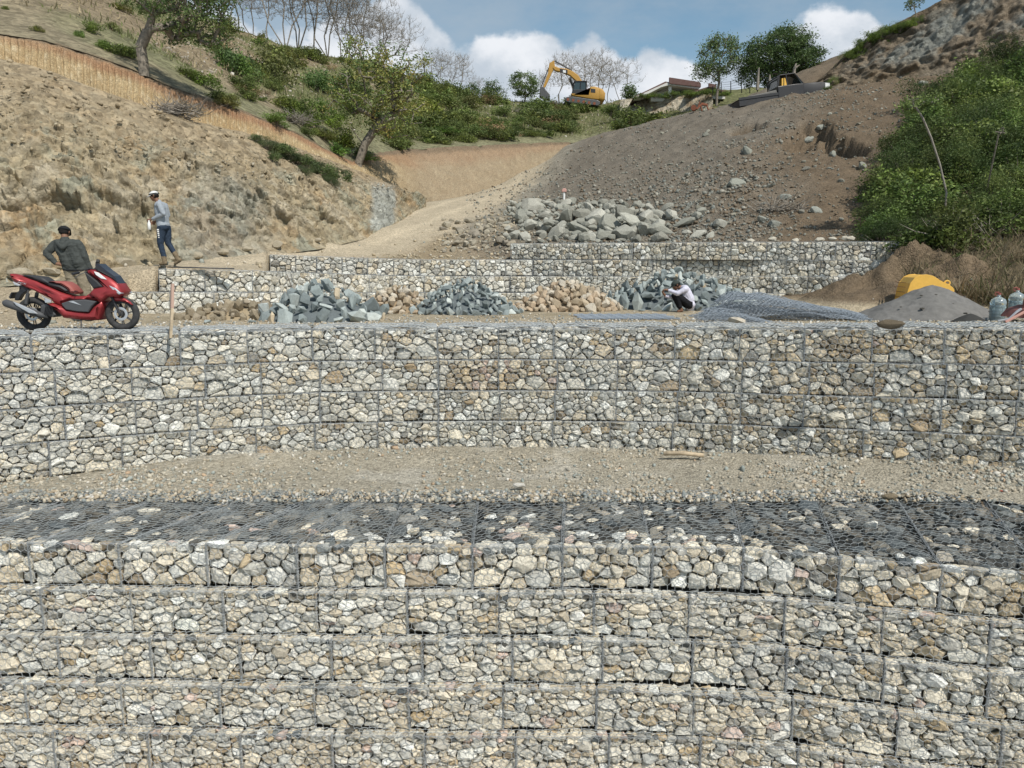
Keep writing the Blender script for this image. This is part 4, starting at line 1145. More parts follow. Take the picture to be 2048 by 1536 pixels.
o = obj('loose_rock', ROCK_LIME[3], loc=Pz(1038, 970, .06)); o.scale = (.13, .09, .06); o.rotation_euler = (.3, .1, .4); o.color = (.66, .63, .56, 1); tag(o, 'white angular stone on the gravel terrace behind the lower baskets', 'rock')
o = obj('loose_rock', ROCK_BIG[5], loc=Pz(1780, 992, .09)); o.scale = (.12, .09, .08); o.color = (.27, .22, .15, 1); tag(o, 'brown lump of earth at the back of the right lower baskets', 'rock')

# boulder heap on the fill slope, above the far wall
rnd = random.Random(77)
def rel_at(u, v):
    """where the sight line (u, v) meets the relief"""
    Ys = np.linspace(rel_front(u) + .3, 66, 420); pts = [P(u, v, y) for y in (10, 20)]
    k = Ys / 10.0; X = np.array([P(u, v, 10).x]) * k; Z = HC + (P(u, v, 10).z - HC) * k
    zz = z_rel(np.full_like(Ys, u), X, Ys); m = np.where(zz >= Z)[0]
    i = m[0] if len(m) else int(np.argmin(np.abs(zz - Z)))
    return Vector((X[i], Ys[i], zz[i]))
heap = empty('boulder_pile', rel_at(1200, 450), 0, 'long pile of big grey boulders on the slope above the far wall', 'rock pile')
GREYS = [(.335, .335, .285), (.30, .30, .255), (.39, .385, .33), (.27, .265, .225), (.43, .42, .36)]
hb = []
def boulder_in(root, u, v, r, cols=GREYS, lift=.25):
    p = rel_at(u, v); p.z += r * lift
    for q, s in hb:
        if (p - q).length < (r + s) * .55: return
    hb.append((p, r)); o = obj('boulder', rnd.choice(ROCK_BIG), root, loc=p - (root.location if root else Vector()))
    o.scale = (r * rnd.uniform(.9, 1.3), r * rnd.uniform(.8, 1.1), r * rnd.uniform(.75, 1.1)); o.rotation_euler = (rnd.uniform(-.6, .6), rnd.uniform(-.6, .6), rnd.uniform(0, 6.3))
    c = rnd.choice(cols); k = rnd.uniform(.85, 1.12); o.color = (c[0] * k, c[1] * k, c[2] * k, 1); return o
for (u, v, r) in ((1065, 425, .52), (1045, 445, .4), (1098, 460, .38), (1130, 445, .42), (1165, 440, .45), (1195, 450, .42), (1215, 460, .45), (1245, 440, .48), (1265, 455, .38), (1160, 470, .38), (1290, 470, .36),
                  (1340, 437, .40), (1440, 455, .26), (1320, 470, .35), (1130, 415, .35), (1180, 425, .35), (1290, 445, .4), (1060, 460, .33), (1110, 478, .36), (1210, 480, .36), (1245, 478, .42), (1395, 475, .22), (1420, 478, .2)):
    boulder_in(heap, u, v, r * 1.08, lift=.4)
for k in range(1800):
    if len(hb) > 270: break
    u = rnd.gauss(1165, 95); v = rnd.uniform(405, 486)
    if not 1010 < u < 1480 or v < 400 + abs(u - 1150) * .08: continue
    boulder_in(heap, u, v, rnd.choice((.12, .14, .16, .2, .24, .28)), lift=.4)
heap2 = empty('boulder_pile', rel_at(960, 480), 0, 'scattered brownish boulders between the dirt road and the grey boulder pile', 'rock pile')
for k in range(120):
    u = rnd.uniform(885, 1030); v = rnd.uniform(440, 508)
    boulder_in(heap2, u, v, rnd.choice((.08, .1, .13, .17, .22)), [(.33, .29, .22), (.38, .34, .26), (.28, .25, .2)])
NAMED = [(1617, 284, .33, 'pale bluish boulder high on the brown slope, right of the centre scars'), (1494, 305, .45, 'large grey boulder half sunk in the slope left of the slumped scars'), (1472, 370, .42, 'pale grey boulder lying alone above the small rubble field'),
 (1412, 272, .2, 'small grey boulder high on the grey fill slope'), (1725, 337, .28, 'bluish boulder on brown soil near the green shrubs'), (1665, 310, .2, 'small bluish rock below the high pale boulder'), (1568, 398, .3, 'flat grey boulder under the slumped scars'),
 (1632, 424, .22, 'small flat bluish rock right of the lower scar'), (1548, 452, .3, 'pale blocky boulder at the right end of the rubble'), (1525, 442, .28, 'grey boulder beside the pale blocky boulder'), (1375, 352, .22, 'grey rock on the middle of the grey slope'), (1642, 268, .24, 'grey rock left above the pale bluish boulder'),
 (1847, 170, .3, 'pale rock at the foot of the right cliff'), (1340, 330, .18, 'small rock in the upper rubble streak'), (1660, 230, .15, 'small grey stone below the black pickup')]
for u, v, r, lab in NAMED:
    o = boulder_in(None, u, v, r * .9, [(.28, .285, .24), (.25, .25, .21), (.31, .32, .28)], lift=.12)
    if o: tag(o, lab, 'boulder')
for k in range(55):
    u = rnd.uniform(1130, 1760); v = rnd.uniform(230, 470)
    if v < np.interp(u, ST[0], ST[1]) + 12 or (u > 1690 and v > 380): continue
    o = boulder_in(None, u, v, rnd.choice((.08, .09, .11, .14)), [(.26, .25, .20), (.22, .21, .175), (.30, .295, .245)], lift=.15)
    if o: tag(o, 'small grey rock lying loose on the bare fill slope', 'rock', 'small loose rocks on the fill slope')
# stones resting on the far wall and at the cliff foot
for k, (u, v) in enumerate(((1545, 478), (1640, 480), (1665, 478), (1690, 476), (1700, 477), (1590, 481), (1500, 482))):
    p = P(u, v, interp(u, *T[0]['Y']) + .35); o = obj('loose_rock', ROCK_LIME[k], loc=p); o.scale = (.14, .12, .11); o.color = (.55, .51, .42, 1)
    tag(o, 'pale stone lying on top of the far stepped wall, %s from the left' % ordn[sorted((1545, 1640, 1665, 1690, 1700, 1590, 1500)).index(u)], 'rock', 'stones on top of the far wall')
for k, (u, v, r) in enumerate(((262, 508, .3), (400, 505, .22), (455, 500, .18), (355, 515, .15), (200, 520, .25), (60, 540, .3), (120, 535, .2), (500, 492, .15), (560, 485, .2), (640, 472, .15))):
    y = interp(u, *[FOOT[0], FOOT[2]]); p = P(u, interp(u, FOOT[0], FOOT[1]) - 2, y); o = obj('boulder', ROCK_BIG[k], loc=p + Vector((0, -.3, r * .2))); o.scale = (r, r, r * .8); o.color = (.40, .35, .26, 1)
    tag(o, 'tan boulder fallen at the foot of the rock slope, %s from the left' % ordn[sorted((262, 400, 455, 355, 200, 60, 120, 500, 560, 640)).index(u)], 'boulder', 'tan boulders fallen at the rock slope foot')
# ------------------------------------------------------------------ vegetation
def leaf_mat(name, rough=.6):
    t = NT(name); setp(t, rough, .25)
    a = t.node('ShaderNodeAttribute', attribute_name='Col'); oi = t.node('ShaderNodeObjectInfo')
    c = t.mix(1.0, a.outputs['Color'], oi.outputs['Color'], 'MULTIPLY')
    t.l.new(c, t.b.inputs['Base Color'])
    tr = t.node('ShaderNodeBsdfTranslucent'); t.l.new(t.scale(c, 1.15), tr.inputs['Color'])
    mx = t.node('ShaderNodeMixShader'); mx.inputs[0].default_value = .25
    t.l.new(t.b.outputs[0], mx.inputs[1]); t.l.new(tr.outputs[0], mx.inputs[2])
    t.l.new(mx.outputs[0], t.n['Material Output'].inputs[0])
    return t.m
M['leaf'] = leaf_mat('foliage')
M['bark'] = plain('bark', (.21, .185, .15), .9, .1, 0, .35, 9, .02)
M['bark_pale'] = plain('pale_bark', (.25, .225, .19), .9, .1, 0, .3, 9, .01)
M['dry'] = leaf_mat('dry_grass', .9)
def leaves_np(pos, size, nrm_up, cols, rng, aspect=.45):
    """diamond leaves with a slight fold; pos (n,3), size (n,)"""
    n = len(pos)
    d = rng.normal(size=(n, 3)); d[:, 2] = d[:, 2] * .6 - .1; d /= np.linalg.norm(d, axis=1)[:, None]
    up = rng.normal(size=(n, 3)) * (1 - nrm_up) + np.array([0, 0, nrm_up]); s = np.cross(d, up); s /= np.linalg.norm(s, axis=1)[:, None] + 1e-9
    a = pos; b = pos + d * size[:, None]; m = (a + b) / 2; w = s * (size * aspect * .5)[:, None]
    V = np.stack([a, m + w, b, m - w], 1).reshape(-1, 3); Fc = np.arange(4 * n).reshape(n, 4)
    return V, Fc, np.repeat(cols, 4, 0)
def tubes_np(segs, k=4):
    """segs: list of (p, q, rp, rq)"""
    p = np.array([s[0][:] for s in segs]); q = np.array([s[1][:] for s in segs]); rp = np.array([s[2] for s in segs]); rq = np.array([s[3] for s in segs])
    d = q - p; d /= np.linalg.norm(d, axis=1)[:, None] + 1e-9
    ref = np.where(np.abs(d[:, 2:3]) > .9, np.array([[1, 0, 0]]), np.array([[0, 0, 1]])); s = np.cross(d, ref); s /= np.linalg.norm(s, axis=1)[:, None]; t = np.cross(d, s)
    V = []
    for c, r in ((p, rp), (q, rq)):
        for i in range(k):
            a = 2 * math.pi * i / k; V.append(c + (s * math.cos(a) + t * math.sin(a)) * r[:, None])
    V = np.stack(V, 1).reshape(-1, 3); n = len(segs); b = (np.arange(n) * 2 * k)[:, None]
    Fc = np.concatenate([np.concatenate([b + i, b + (i + 1) % k, b + k + (i + 1) % k, b + k + i], 1) for i in range(k)], 0)
    return V, Fc
def grow(rnd, trunk, r0, attract, rtip=.012, wob=.12, power=.5, nb=4):
    """limbs joined to a set of crown points; radii follow the number of tips carried"""
    nodes = [Vector(p) for p in trunk]; par = [-1] + list(range(len(trunk) - 1)); tips = []
    first = 2 if len(trunk) > 3 else 1
    A = sorted(attract, key=lambda p: (p - nodes[-1]).length)
    for a in A:
        best, bd = None, 1e9
        for i in range(first, len(nodes)):
            d = (nodes[i] - a).length
            if nodes[i].z > a.z - .35 * d: d += abs(nodes[i].z - a.z + .35 * d) * .9
            if d < bd: best, bd = i, d
        p = nodes[best]; L = (a - p).length
        if L < .05: continue
        prev = best; steps = max(2, min(nb, int(L / .25)))
        mid = (p + a) / 2 + Vector((0, 0, L * .08)) 
        for k in range(1, steps + 1):
            f = k / steps; q = p * (1 - f) ** 2 + mid * 2 * f * (1 - f) + a * f * f
            if k < steps: q = q + Vector((rnd.uniform(-1, 1), rnd.uniform(-1, 1), rnd.uniform(-1, 1))) * wob * L / steps
            nodes.append(q); par.append(prev); prev = len(nodes) - 1
        tips.append(prev)
    cnt = [0] * len(nodes)
    for t in tips:
        i = t
        while i >= 0: cnt[i] += 1; i = par[i]
    mx = max(cnt) or 1
    R = [rtip + (r0 - rtip) * (c / mx) ** power for c in cnt]
    segs = [(nodes[par[i]], nodes[i], min(R[par[i]], R[i] * 1.25 + .01), R[i]) for i in range(1, len(nodes))]
    return segs, nodes, tips
def crown_points(rnd, blobs, n):
    out = []
    W = [b[3] * b[4] * b[5] for b in blobs]
    while len(out) < n:
        cx, cy, cz, rx, ry, rz = rnd.choices(blobs, W)[0]
        v = Vector((rnd.gauss(0, 1), rnd.gauss(0, 1), rnd.gauss(0, 1))).normalized() * rnd.uniform(.45, 1) ** .6
        out.append(Vector((cx + v.x * rx, cy + v.y * ry, cz + v.z * rz)))
    return out
def leafy_tree(name, label, base, trunk, r0, blobs, n_att, leaves_per, leaf, spread, greens, seed, cat='tree', group=None, bark='bark', bare=0.0, vary=(1, 1, 1)):
    rnd = random.Random(seed); rg = np.random.default_rng(seed)
    root = empty(name, base, 0, label, cat, group)
    segs, nodes, tips = grow(rnd, trunk, r0, crown_points(rnd, blobs, n_att), nb=5)
    V, Fc = tubes_np(segs, 5)
    obj('trunk', mesh_from('trunk', V, Fc), root, M[bark])
    pos, sz, cl = [], [], []
    for t in tips:
        if rnd.random() < bare: continue
        c = np.array(nodes[t][:]); m = rnd.randint(int(leaves_per * .5), int(leaves_per * 1.4)); g0 = greens[rnd.randrange(len(greens))]
        q = rg.normal(size=(m, 3)) * spread * np.array([1, 1, .75]) * rnd.uniform(.6, 1.2)
        pos.append(c + q); sz.append(leaf * rg.uniform(.6, 1.25, m)); cl.append(np.array(g0) * rg.uniform(.75, 1.25, (m, 1)))
    pos, sz, cl = np.vstack(pos), np.concatenate(sz), np.vstack(cl)
    V, Fc, C = leaves_np(pos, sz, .35, cl, rg)
    o = obj('crown', mesh_from('crown', V, Fc, C), root, M['leaf']); o.color = (*vary, 1)
    return root
def W2(u, v, Y, base): p = P(u, v, Y); return p - base

G_DK = [(.07, .105, .038), (.085, .12, .045), (.055, .085, .033)]
G_MD = [(.10, .14, .05), (.13, .165, .06), (.085, .12, .045)]
G_YE = [(.17, .18, .055), (.21, .20, .07), (.13, .15, .05), (.24, .20, .07)]
G_LT = [(.15, .21, .06), (.19, .24, .075), (.12, .17, .055)]
# the two crooked trees on the edge of the cut
b = P(716, 328, 43.5)
leafy_tree('crooked_tree', 'crooked leaning tree with sparse yellowish leaves on the corner of the cut bank', b, [Vector((0, 0, -.6)), Vector((0, 0, 0)), W2(728, 292, 43.5, b), W2(748, 262, 43.5, b), W2(762, 240, 43.4, b)], .24,
           [(*(W2(745, 175, 43.5, b)), 2.3, 2.0, 1.6), (*(W2(690, 215, 43.5, b)), 1.0, 1.2, 1.1), (*(W2(800, 140, 43.5, b)), 1.6, 1.4, 1.4), (*(W2(735, 110, 43.5, b)), 1.3, 1.2, 1.0), (*(W2(815, 215, 43.5, b)), 1.1, 1.2, 1.4), (*(W2(780, 250, 43.5, b)), 1.6, 1.2, .8), (*(W2(845, 110, 44, b)), .4, .5, .6)],
           250, 46, .17, .26, G_YE + G_MD, 31, bare=.08, vary=(1.45, 1.5, 1.3))
b = P(286, 126, 31.2)
leafy_tree('crooked_tree', 'crooked dark tree with a spreading crown above the grooved cut, top left', b, [Vector((0, 0, -.5)), Vector((0, 0, 0)), W2(281, 96, 31.2, b), W2(296, 62, 31.2, b), W2(305, 30, 31.1, b)], .2,
           [(*(W2(370, 20, 31, b)), 1.5, 1.5, 1.0), (*(W2(410, 60, 31, b)), .9, 1.0, .7), (*(W2(300, -20, 31, b)), 1.3, 1.3, .8), (*(W2(400, -30, 31, b)), 1.4, 1.3, .8), (*(W2(340, 65, 31.3, b)), .8, .8, .4), (*(W2(440, -10, 31, b)), .6, .8, .6)],
           230, 44, .12, .19, G_MD + G_DK, 32, vary=(1.3, 1.35, 1.2))
# far trees on the ridge
def ground_z(u, v, Y): return P(u, v, Y)
FAR_T = [
 (1050, 200, 99, [(1050, 168, 1.75, 1.6, 1.6), (1062, 178, 1.1, 1.2, 1.1), (1035, 176, .9, 1, .9)], 'round dark green tree on the ridge left of the excavator', 110, G_MD, 1.0, 0),
 (945, 200, 97, [(946, 183, .8, .8, 1.0)], 'small thin green tree at the left end of the ridge saddle', 40, G_DK, .9, .2),
 (985, 200, 98, [(982, 180, 1.1, .9, 1.2), (1003, 188, .8, .8, .8)], 'ragged small dark tree on the ridge, left of the round green tree', 55, G_DK, .9, .2),
 (1262, 200, 92, [(1260, 184, .7, .7, .8)], 'small dark shrubby tree beside the house roof end', 40, G_DK, .9, 0),
 (1434, 190, 62, [(1440, 112, 1.55, 1.4, 1.5), (1420, 138, 1.2, 1.2, 1.0), (1455, 92, .9, .9, .7), (1405, 145, .6, .7, .6), (1470, 118, .5, .6, .8)], 'loose medium green tree behind the slope, left of the big dark tree', 150, G_MD, 1.0, .05),
 (1552, 182, 62, [(1560, 108, 2.4, 2.0, 1.7), (1610, 118, 1.6, 1.6, 1.1), (1515, 120, 1.6, 1.6, 1.4), (1580, 80, 1.6, 1.5, .9), (1500, 150, 1.0, 1.0, .9), (1628, 128, .9, .9, .5), (1535, 150, 1.4, 1.4, .9)], 'big dark green tree with a broad crown behind the black pickup', 380, G_DK, 1.9, 0)]
for i, (u, v, Y, bl, lab, na, gr, dens, bare) in enumerate(FAR_T):
    b = P(u, v, Y); top = bl[0]
    blobs = [(*(W2(a, c, Y, b)), x, y, z) for a, c, x, y, z in bl]
    tp = W2(top[0], top[1], Y, b)
    leafy_tree('ridge_tree', lab, b, [Vector((0, 0, -.8)), Vector((0, 0, 0)), tp * .33 + Vector((.1, 0, 0)), tp * .62], .07 + .007 * len(bl), blobs, na, int(44 * dens), .22 if Y > 80 else .17, .26, gr, 50 + i, bare=bare, vary=(1.3, 1.35, 1.25))
# leafless trees
def bare_proto(seed, H, Wd, stems=2, n=190, fine=.009):
    rnd = random.Random(seed); segs = []
    for s in range(stems):
        lean = Vector((rnd.uniform(-.18, .18) * Wd + (s - (stems - 1) / 2) * Wd * .22, rnd.uniform(-.1, .1) * Wd, 0))
        trunk = [Vector((s * .15, 0, -.6)), Vector((s * .15, 0, 0)), Vector((s * .15, 0, H * .2)) + lean * .4, Vector((s * .12, 0, H * .4)) + lean * .8, Vector((s * .1, 0, H * .6)) + lean, Vector((0, 0, H * .78)) + lean * 1.1]
        for q_ in range(2, len(trunk)): trunk[q_] = trunk[q_] + Vector((rnd.uniform(-.3, .3), rnd.uniform(-.3, .3), 0))
        att = []
        for k in range(n // stems):
            a = rnd.uniform(0, 2 * math.pi); d = rnd.random() ** .5; z = rnd.uniform(.3, 1.0) ** .8; w = Wd * .62 * math.sin(min(1, z * .8 + .12) * math.pi) ** .6
            att.append(Vector((math.cos(a) * d * w, math.sin(a) * d * w, z * H)) + lean)
        sg, _, tips = grow(rnd, trunk, .025 + .0075 * H / stems ** .5, att, fine, .10, .6, 6); segs += sg
        for t in tips:
            p = _[t]
            for q in range(4): segs.append((p, p + Vector((rnd.uniform(-.35, .35), rnd.uniform(-.35, .35), rnd.uniform(.15, .65))), fine, fine * .5))
    V, Fc = tubes_np(segs, 3)
    return mesh_from('limbs', V, Fc)
BARE = [bare_proto(200 + i, H, W_, st, n) for i, (H, W_, st, n) in enumerate(((6.5, 4.6, 2, 200), (7.5, 5.2, 3, 260), (6.0, 5.0, 2, 220), (7.0, 3.6, 1, 160)))]
for me in BARE: me.materials.append(M['bark_pale'])
BT = [(448, 58, 75, 0, 1.0), (478, 66, 76, 3, .95), (506, 74, 77, 2, .95), (535, 84, 78, 3, .9), (566, 92, 79, 1, 1.25), (598, 100, 80, 1, 1.3), (628, 106, 82, 3, 1.3), (652, 112, 83, 1, 1.25), (682, 120, 84, 0, 1.15),
      (700, 122, 85, 1, 1.1), (722, 126, 86, 2, 1.05), (745, 130, 87, 0, 1.0), (768, 135, 88, 2, .95), (795, 150, 89, 0, .9), (1118, 208, 104, 2, 1.0), (1150, 208, 106, 0, 1.05), (1185, 207, 108, 1, .95), (1215, 205, 104, 2, .95), (1240, 203, 103, 0, .85),
      (868, 180, 92, 2, .8), (895, 190, 94, 0, .75), (920, 196, 96, 3, .75), (948, 200, 104, 2, .5), (1090, 206, 110, 3, .55)]
labs = ['leafless pale tree on the left ridge crest', 'leafless tree behind the yellow excavator', 'small leafless tree in the ridge saddle']
gsel = lambda u: 0 if u < 800 else (1 if u > 1100 else 2)
for i, (u, v, Y, k, s) in enumerate(BT):
    g_ = 0 if u < 800 else (1 if 1100 < u else 2)
    if u == 1090: g_ = 2
    root = empty('bare_tree', P(u, v, Y), (i * 1.7) % 6.28, '%s, %s from the left' % (labs[g_], ordn[[j for j, x_ in enumerate(sorted(bt_ for bt_ in BT if gsel(bt_[0]) == g_)) if x_ == BT[i]][0]]), 'tree', ['leafless trees along the left ridge crest', 'leafless trees behind the excavator', 'small leafless trees in the ridge saddle'][g_])
    o = obj('limbs', BARE[k], root); o.scale = (s, s, s * (1.0 if u < 800 else .9))

# shrubs
def bush_proto(seed, n, leaf, clumps=14, wide=1.0, tall=.8, cols=G_MD, feather=False):
    rg = np.random.default_rng(seed); c = rg.normal(size=(clumps, 3)); c /= np.linalg.norm(c, axis=1)[:, None]; c[:, 2] = np.abs(c[:, 2]); c *= rg.uniform(.35, .85, (clumps, 1)) * np.array([wide, wide, tall])
    k = rg.integers(0, clumps, n); r = rg.uniform(.18, .42, clumps)[k]
    d = rg.normal(size=(n, 3)); d /= np.linalg.norm(d, axis=1)[:, None]; d *= rg.uniform(.35, 1, (n, 1)) ** .5
    pos = c[k] + d * r[:, None] * np.array([1, 1, .8])
    out = rg.uniform(0, 1, n) < .06; pos[out] *= 1.25
    pos[:, 2] = np.maximum(pos[:, 2], -.15)
    cc = np.array(cols)[rg.integers(0, len(cols), clumps)][k] * rg.uniform(.7, 1.3, (n, 1))
    V, Fc, C = leaves_np(pos, leaf * rg.uniform(.6, 1.3, n), .4, cc, rg, .28 if feather else .5)
    st = [(Vector((0, 0, -.3)), Vector(c[i]) * .9, .025, .008) for i in range(clumps)]
    TV, TF = tubes_np(st, 3)
    return mesh_from('foliage', V, Fc, C), mesh_from('stems', TV, TF)
BP = {'far': [bush_proto(300 + i, 2600, .10, 16, cols=G_MD + G_LT[:1]) for i in range(4)],
      'near': [bush_proto(320 + i, 9000, .06, 26, cols=G_MD + G_DK, feather=True) for i in range(5)],
      'thin': [bush_proto(330 + i, 4200, .085, 30, tall=1.0, cols=G_MD + G_LT) for i in range(3)],
      'broad': [bush_proto(340 + i, 520, .20, 9, cols=G_LT + G_MD) for i in range(2)],
      'dry': [bush_proto(350 + i, 900, .10, 10, tall=.6, cols=[(.22, .17, .10), (.28, .22, .14), (.15, .12, .07)], feather=True) for i in range(2)]}
for l in BP.values():
    for a, c in l: a.materials.append(M['leaf']); c.materials.append(M['bark'])
def shrub(kind, p, r, h, label, seed, tint=(1, 1, 1), group=None, name='shrub', cat='shrub'):
    rnd = random.Random(seed); a, c = rnd.choice(BP[kind])
    root = empty(name, p, rnd.uniform(0, 6.3), label, cat, group)
    for nm_, me in (('foliage', a), ('stems', c)):
        o = obj(nm_, me, root); o.scale = (r, r, h); o.color = (*tint, 1)
    return root
LOWT = [(185, 57, 15, 13), (240, 14, 18, 10), (77, 58, 10, 8), (222, 52, 12, 8), (250, 102, 28, 16), (205, 88, 16, 12), (160, 68, 10, 9), (12, 12, 6, 5), (470, 125, 34, 34), (500, 140, 22, 24), (490, 165, 20, 16), (555, 135, 40, 36),
        (585, 120, 24, 20), (620, 110, 22, 16), (525, 75, 8, 14), (640, 170, 30, 24), (600, 225, 30, 26), (570, 205, 26, 18), (555, 240, 26, 14), (410, 165, 26, 16), (440, 190, 26, 14), (455, 205, 22, 12), (380, 145, 22, 12), (690, 290, 30, 26), (665, 240, 30, 20),
        (640, 265, 24, 12), (700, 210, 26, 22), (680, 165, 24, 18), (740, 150, 26, 14), (850, 215, 34, 30), (880, 190, 24, 20), (905, 235, 20, 12), (880, 260, 30, 10), (930, 205, 24, 14), (820, 265, 26, 14), (720, 318, 26, 10), (672, 312, 20, 14), (640, 215, 22, 16)]
rnd = random.Random(9)
hs = []
for i, (u, v, w, h) in enumerate(LOWT):
    p = hill_uv(u, v + h * .6); s = p.y / F
    hs.append(shrub('far', p, w * s * 1.5, h * s * 2.0, 'green bush growing on the left hillside above the grooved cut', 400 + i, (rnd.uniform(.9, 1.4), rnd.uniform(1.0, 1.3), rnd.uniform(.7, 1.1)), 'bushes on the left hillside'))
n = 0
for k in range(1600):
    if n > 150: break
    u = rnd.uniform(430, 1360); lo = interp(u, CT[0], CT[1]) - 6; hi = interp(u, RG[0], RG[1]) + 6
    v = rnd.uniform(hi, lo)
    dn = fbm(np.array([[u * .02, v * .05, 0]]), 1.6, 2, 77)[0]
    if dn < (.1 if u < 850 else -.28 if u < 1300 else .3): continue
    if u > 1180 and v < 245 - (u - 1180) * .02 and v > 150 and rnd.random() < .9: continue
    p = hill_uv(u, v); s = p.y / F; w = rnd.uniform(18, 46) * (1.0 if u > 850 else .85)
    kind = 'dry' if rnd.random() < .10 else ('broad' if rnd.random() < .12 else 'far')
    tone = rnd.uniform(.8, 1.35)
    g_ = 'bushes in the ridge saddle below the excavator' if u > 850 else 'low bushes scattered on the left hillside'
    lab = ('low bush in the green thicket below the excavator' if u > 850 else 'low bush scattered among others on the left hillside')
    shrub(kind, p, w * s, w * s * rnd.uniform(.6, 1.0), lab, 500 + k, (tone * rnd.uniform(1.0, 1.2), tone, tone * .9), g_)
    n += 1
shrub('broad', hill_uv(1175, 222), .7, .9, 'pale leafed weed just under the excavator tracks', 3, (1.1, 1.2, 1.2))
# bushes on the rock slope (a dusty strip)
def on_rock(u, v):
    a, b_ = interp(u, FOOT[0], FOOT[1]), interp(u, LIP[0], LIP[1]); t = (a - v) / (a - b_)
    pa = P(u, a, interp(u, FOOT[0], FOOT[2])); pb = P(u, b_, interp(u, LIP[0], LIP[2])); m = (pa + pb) / 2 + Vector((0, .3, .35))
    return pa.lerp(m, t * 2) if t < .5 else m.lerp(pb, t * 2 - 1)
for i, (u, v, w, h) in enumerate(((520, 292, 12, 8), (540, 306, 20, 14), (565, 318, 24, 16), (580, 335, 20, 14), (598, 345, 22, 14), (622, 352, 20, 14), (640, 372, 26, 18), (612, 375, 18, 14), (665, 378, 18, 14), (655, 398, 20, 12), (690, 390, 16, 16), (685, 365, 14, 9), (550, 345, 12, 12))):
    p = on_rock(u, v + h * .3); s = p.y / F
    shrub('near' if i % 2 else 'far', p + Vector((0, -.35, .1)), w * s * 1.5, h * s * 1.7, 'dusty green bush on the tan rock slope, %s from the left' % ordn[sorted((520, 540, 565, 580, 598, 622, 640, 612, 665, 655, 690, 685, 550)).index(u)], 700 + i, (1.0, .98, 1.15), 'dusty bushes across the rock slope')
# shrub mass on the right
def right_ground(u, v):
    best = None
    cc = BANKV[:, int(np.clip((u - 1700) / 4, 0, BANKV.shape[1] - 1))]
    j = int(np.argmin([abs(project(c)[1] - v) for c in cc]))
    if abs(project(cc[j])[1] - v) < 5: best = Vector(cc[j])
    if best is None: best = rel_at(u, v)
    return best
spots = []
def poly_left(v): return interp(v, [110, 170, 200, 300, 380, 430, 480, 530], [2000, 1930, 1850, 1800, 1765, 1735, 1745, 1830])
for v in range(130, 560, 24):
    u = poly_left(v) + rnd.uniform(0, 25)
    while u < 2130:
        if v < interp(u, [1700, 1750, 1850, 1950, 2048], [500, 490, 505, 455, 430]): spots.append((u, v + rnd.uniform(-10, 10)))
        u += rnd.uniform(46, 74)
for i, (u, v) in enumerate(spots):
    p = right_ground(u, v + 18); s = p.y / F; w = rnd.uniform(46, 74)
    if v > 420 and (u < 1850 or rnd.random() < .45): 
        if u < 1850 and v > 490: continue
        if u >= 1850: w *= .7
        if v > 500: continue
    edge = (u - poly_left(v)) < 60
    tone = rnd.uniform(.55, 1.3); yel = rnd.uniform(.88, 1.08)
    shrub(rnd.choice(('near', 'near', 'near', 'far', 'thin')), p + Vector((0, -.3, .1)), w * s * 1.1, w * s * rnd.uniform(.95, 1.3), 'feathery green shrub within the dense thicket on the right bank', 800 + i, (tone * yel, tone, tone * .8), 'shrubs of the right bank thicket')
for i, (u, v, w) in enumerate(((1930, 400, 30), (1900, 440, 26), (1960, 440, 26), (1850, 215, 22), (1985, 300, 26), (1930, 480, 20), (1880, 500, 16))):
    p = right_ground(u, v + 14) + Vector((0, -.9, 0)); s = p.y / F
    shrub('broad', p, w * s, w * s * 1.1, 'broad leafed bright green plant in front of the right thicket', 900 + i, (1, 1.1, .9), 'broad leafed plants by the right thicket')
# growth along the cliff top
for i, (u, v, w) in enumerate(((1668, 158, 16), (1680, 168, 14), (1655, 170, 10), (1690, 128, 20), (1700, 108, 22), (1715, 95, 20), (1730, 80, 22), (1748, 72, 22), (1765, 62, 22), (1782, 56, 18), (1800, 48, 20), (1815, 42, 16), (1695, 145, 16), (1720, 112, 16), (1740, 100, 14), (1768, 84, 14), (1835, 32, 12), (1705, 128, 14), (2030, 130, 26), (2048, 105, 30), (1995, 150, 24))):
    Y = interp(u, CTp[0], CTp[2]) - (1.2 if i > 2 else 3.5); p = P(u, v + 10, Y); s = Y / F
    if u > 1990: p = right_ground(u, v + 26); s = p.y / F; w *= 1.5
    shrub('far' if i % 2 else 'near', p, w * s * 1.15, w * s * 1.1, 'yellowish green bush along the top edge of the right cliff, %s in line' % (['first', 'second', 'third', 'fourth', 'fifth', 'sixth', 'seventh', 'eighth', 'ninth', 'tenth', 'eleventh', 'twelfth', 'thirteenth', 'fourteenth', 'fifteenth', 'sixteenth', 'seventeenth', 'eighteenth'][i - 3]) if i > 2 else 'bright bush between the black pickup and the right cliff', 950 + i, (1.5, 1.5, .95), 'bushes along the right cliff edge' if i > 2 else 'bushes between pickup and cliff')
b = P(1832, 30, 47.5)
leafy_tree('sapling', 'thin sapling sprouting at the very top of the right cliff', b, [Vector((0, 0, -.4)), Vector((0, 0, 0)), W2(1828, 12, 47.5, b)], .03, [(*(W2(1830, 5, 47.5, b)), .5, .5, .5)], 20, 16, .14, .12, G_MD, 91)
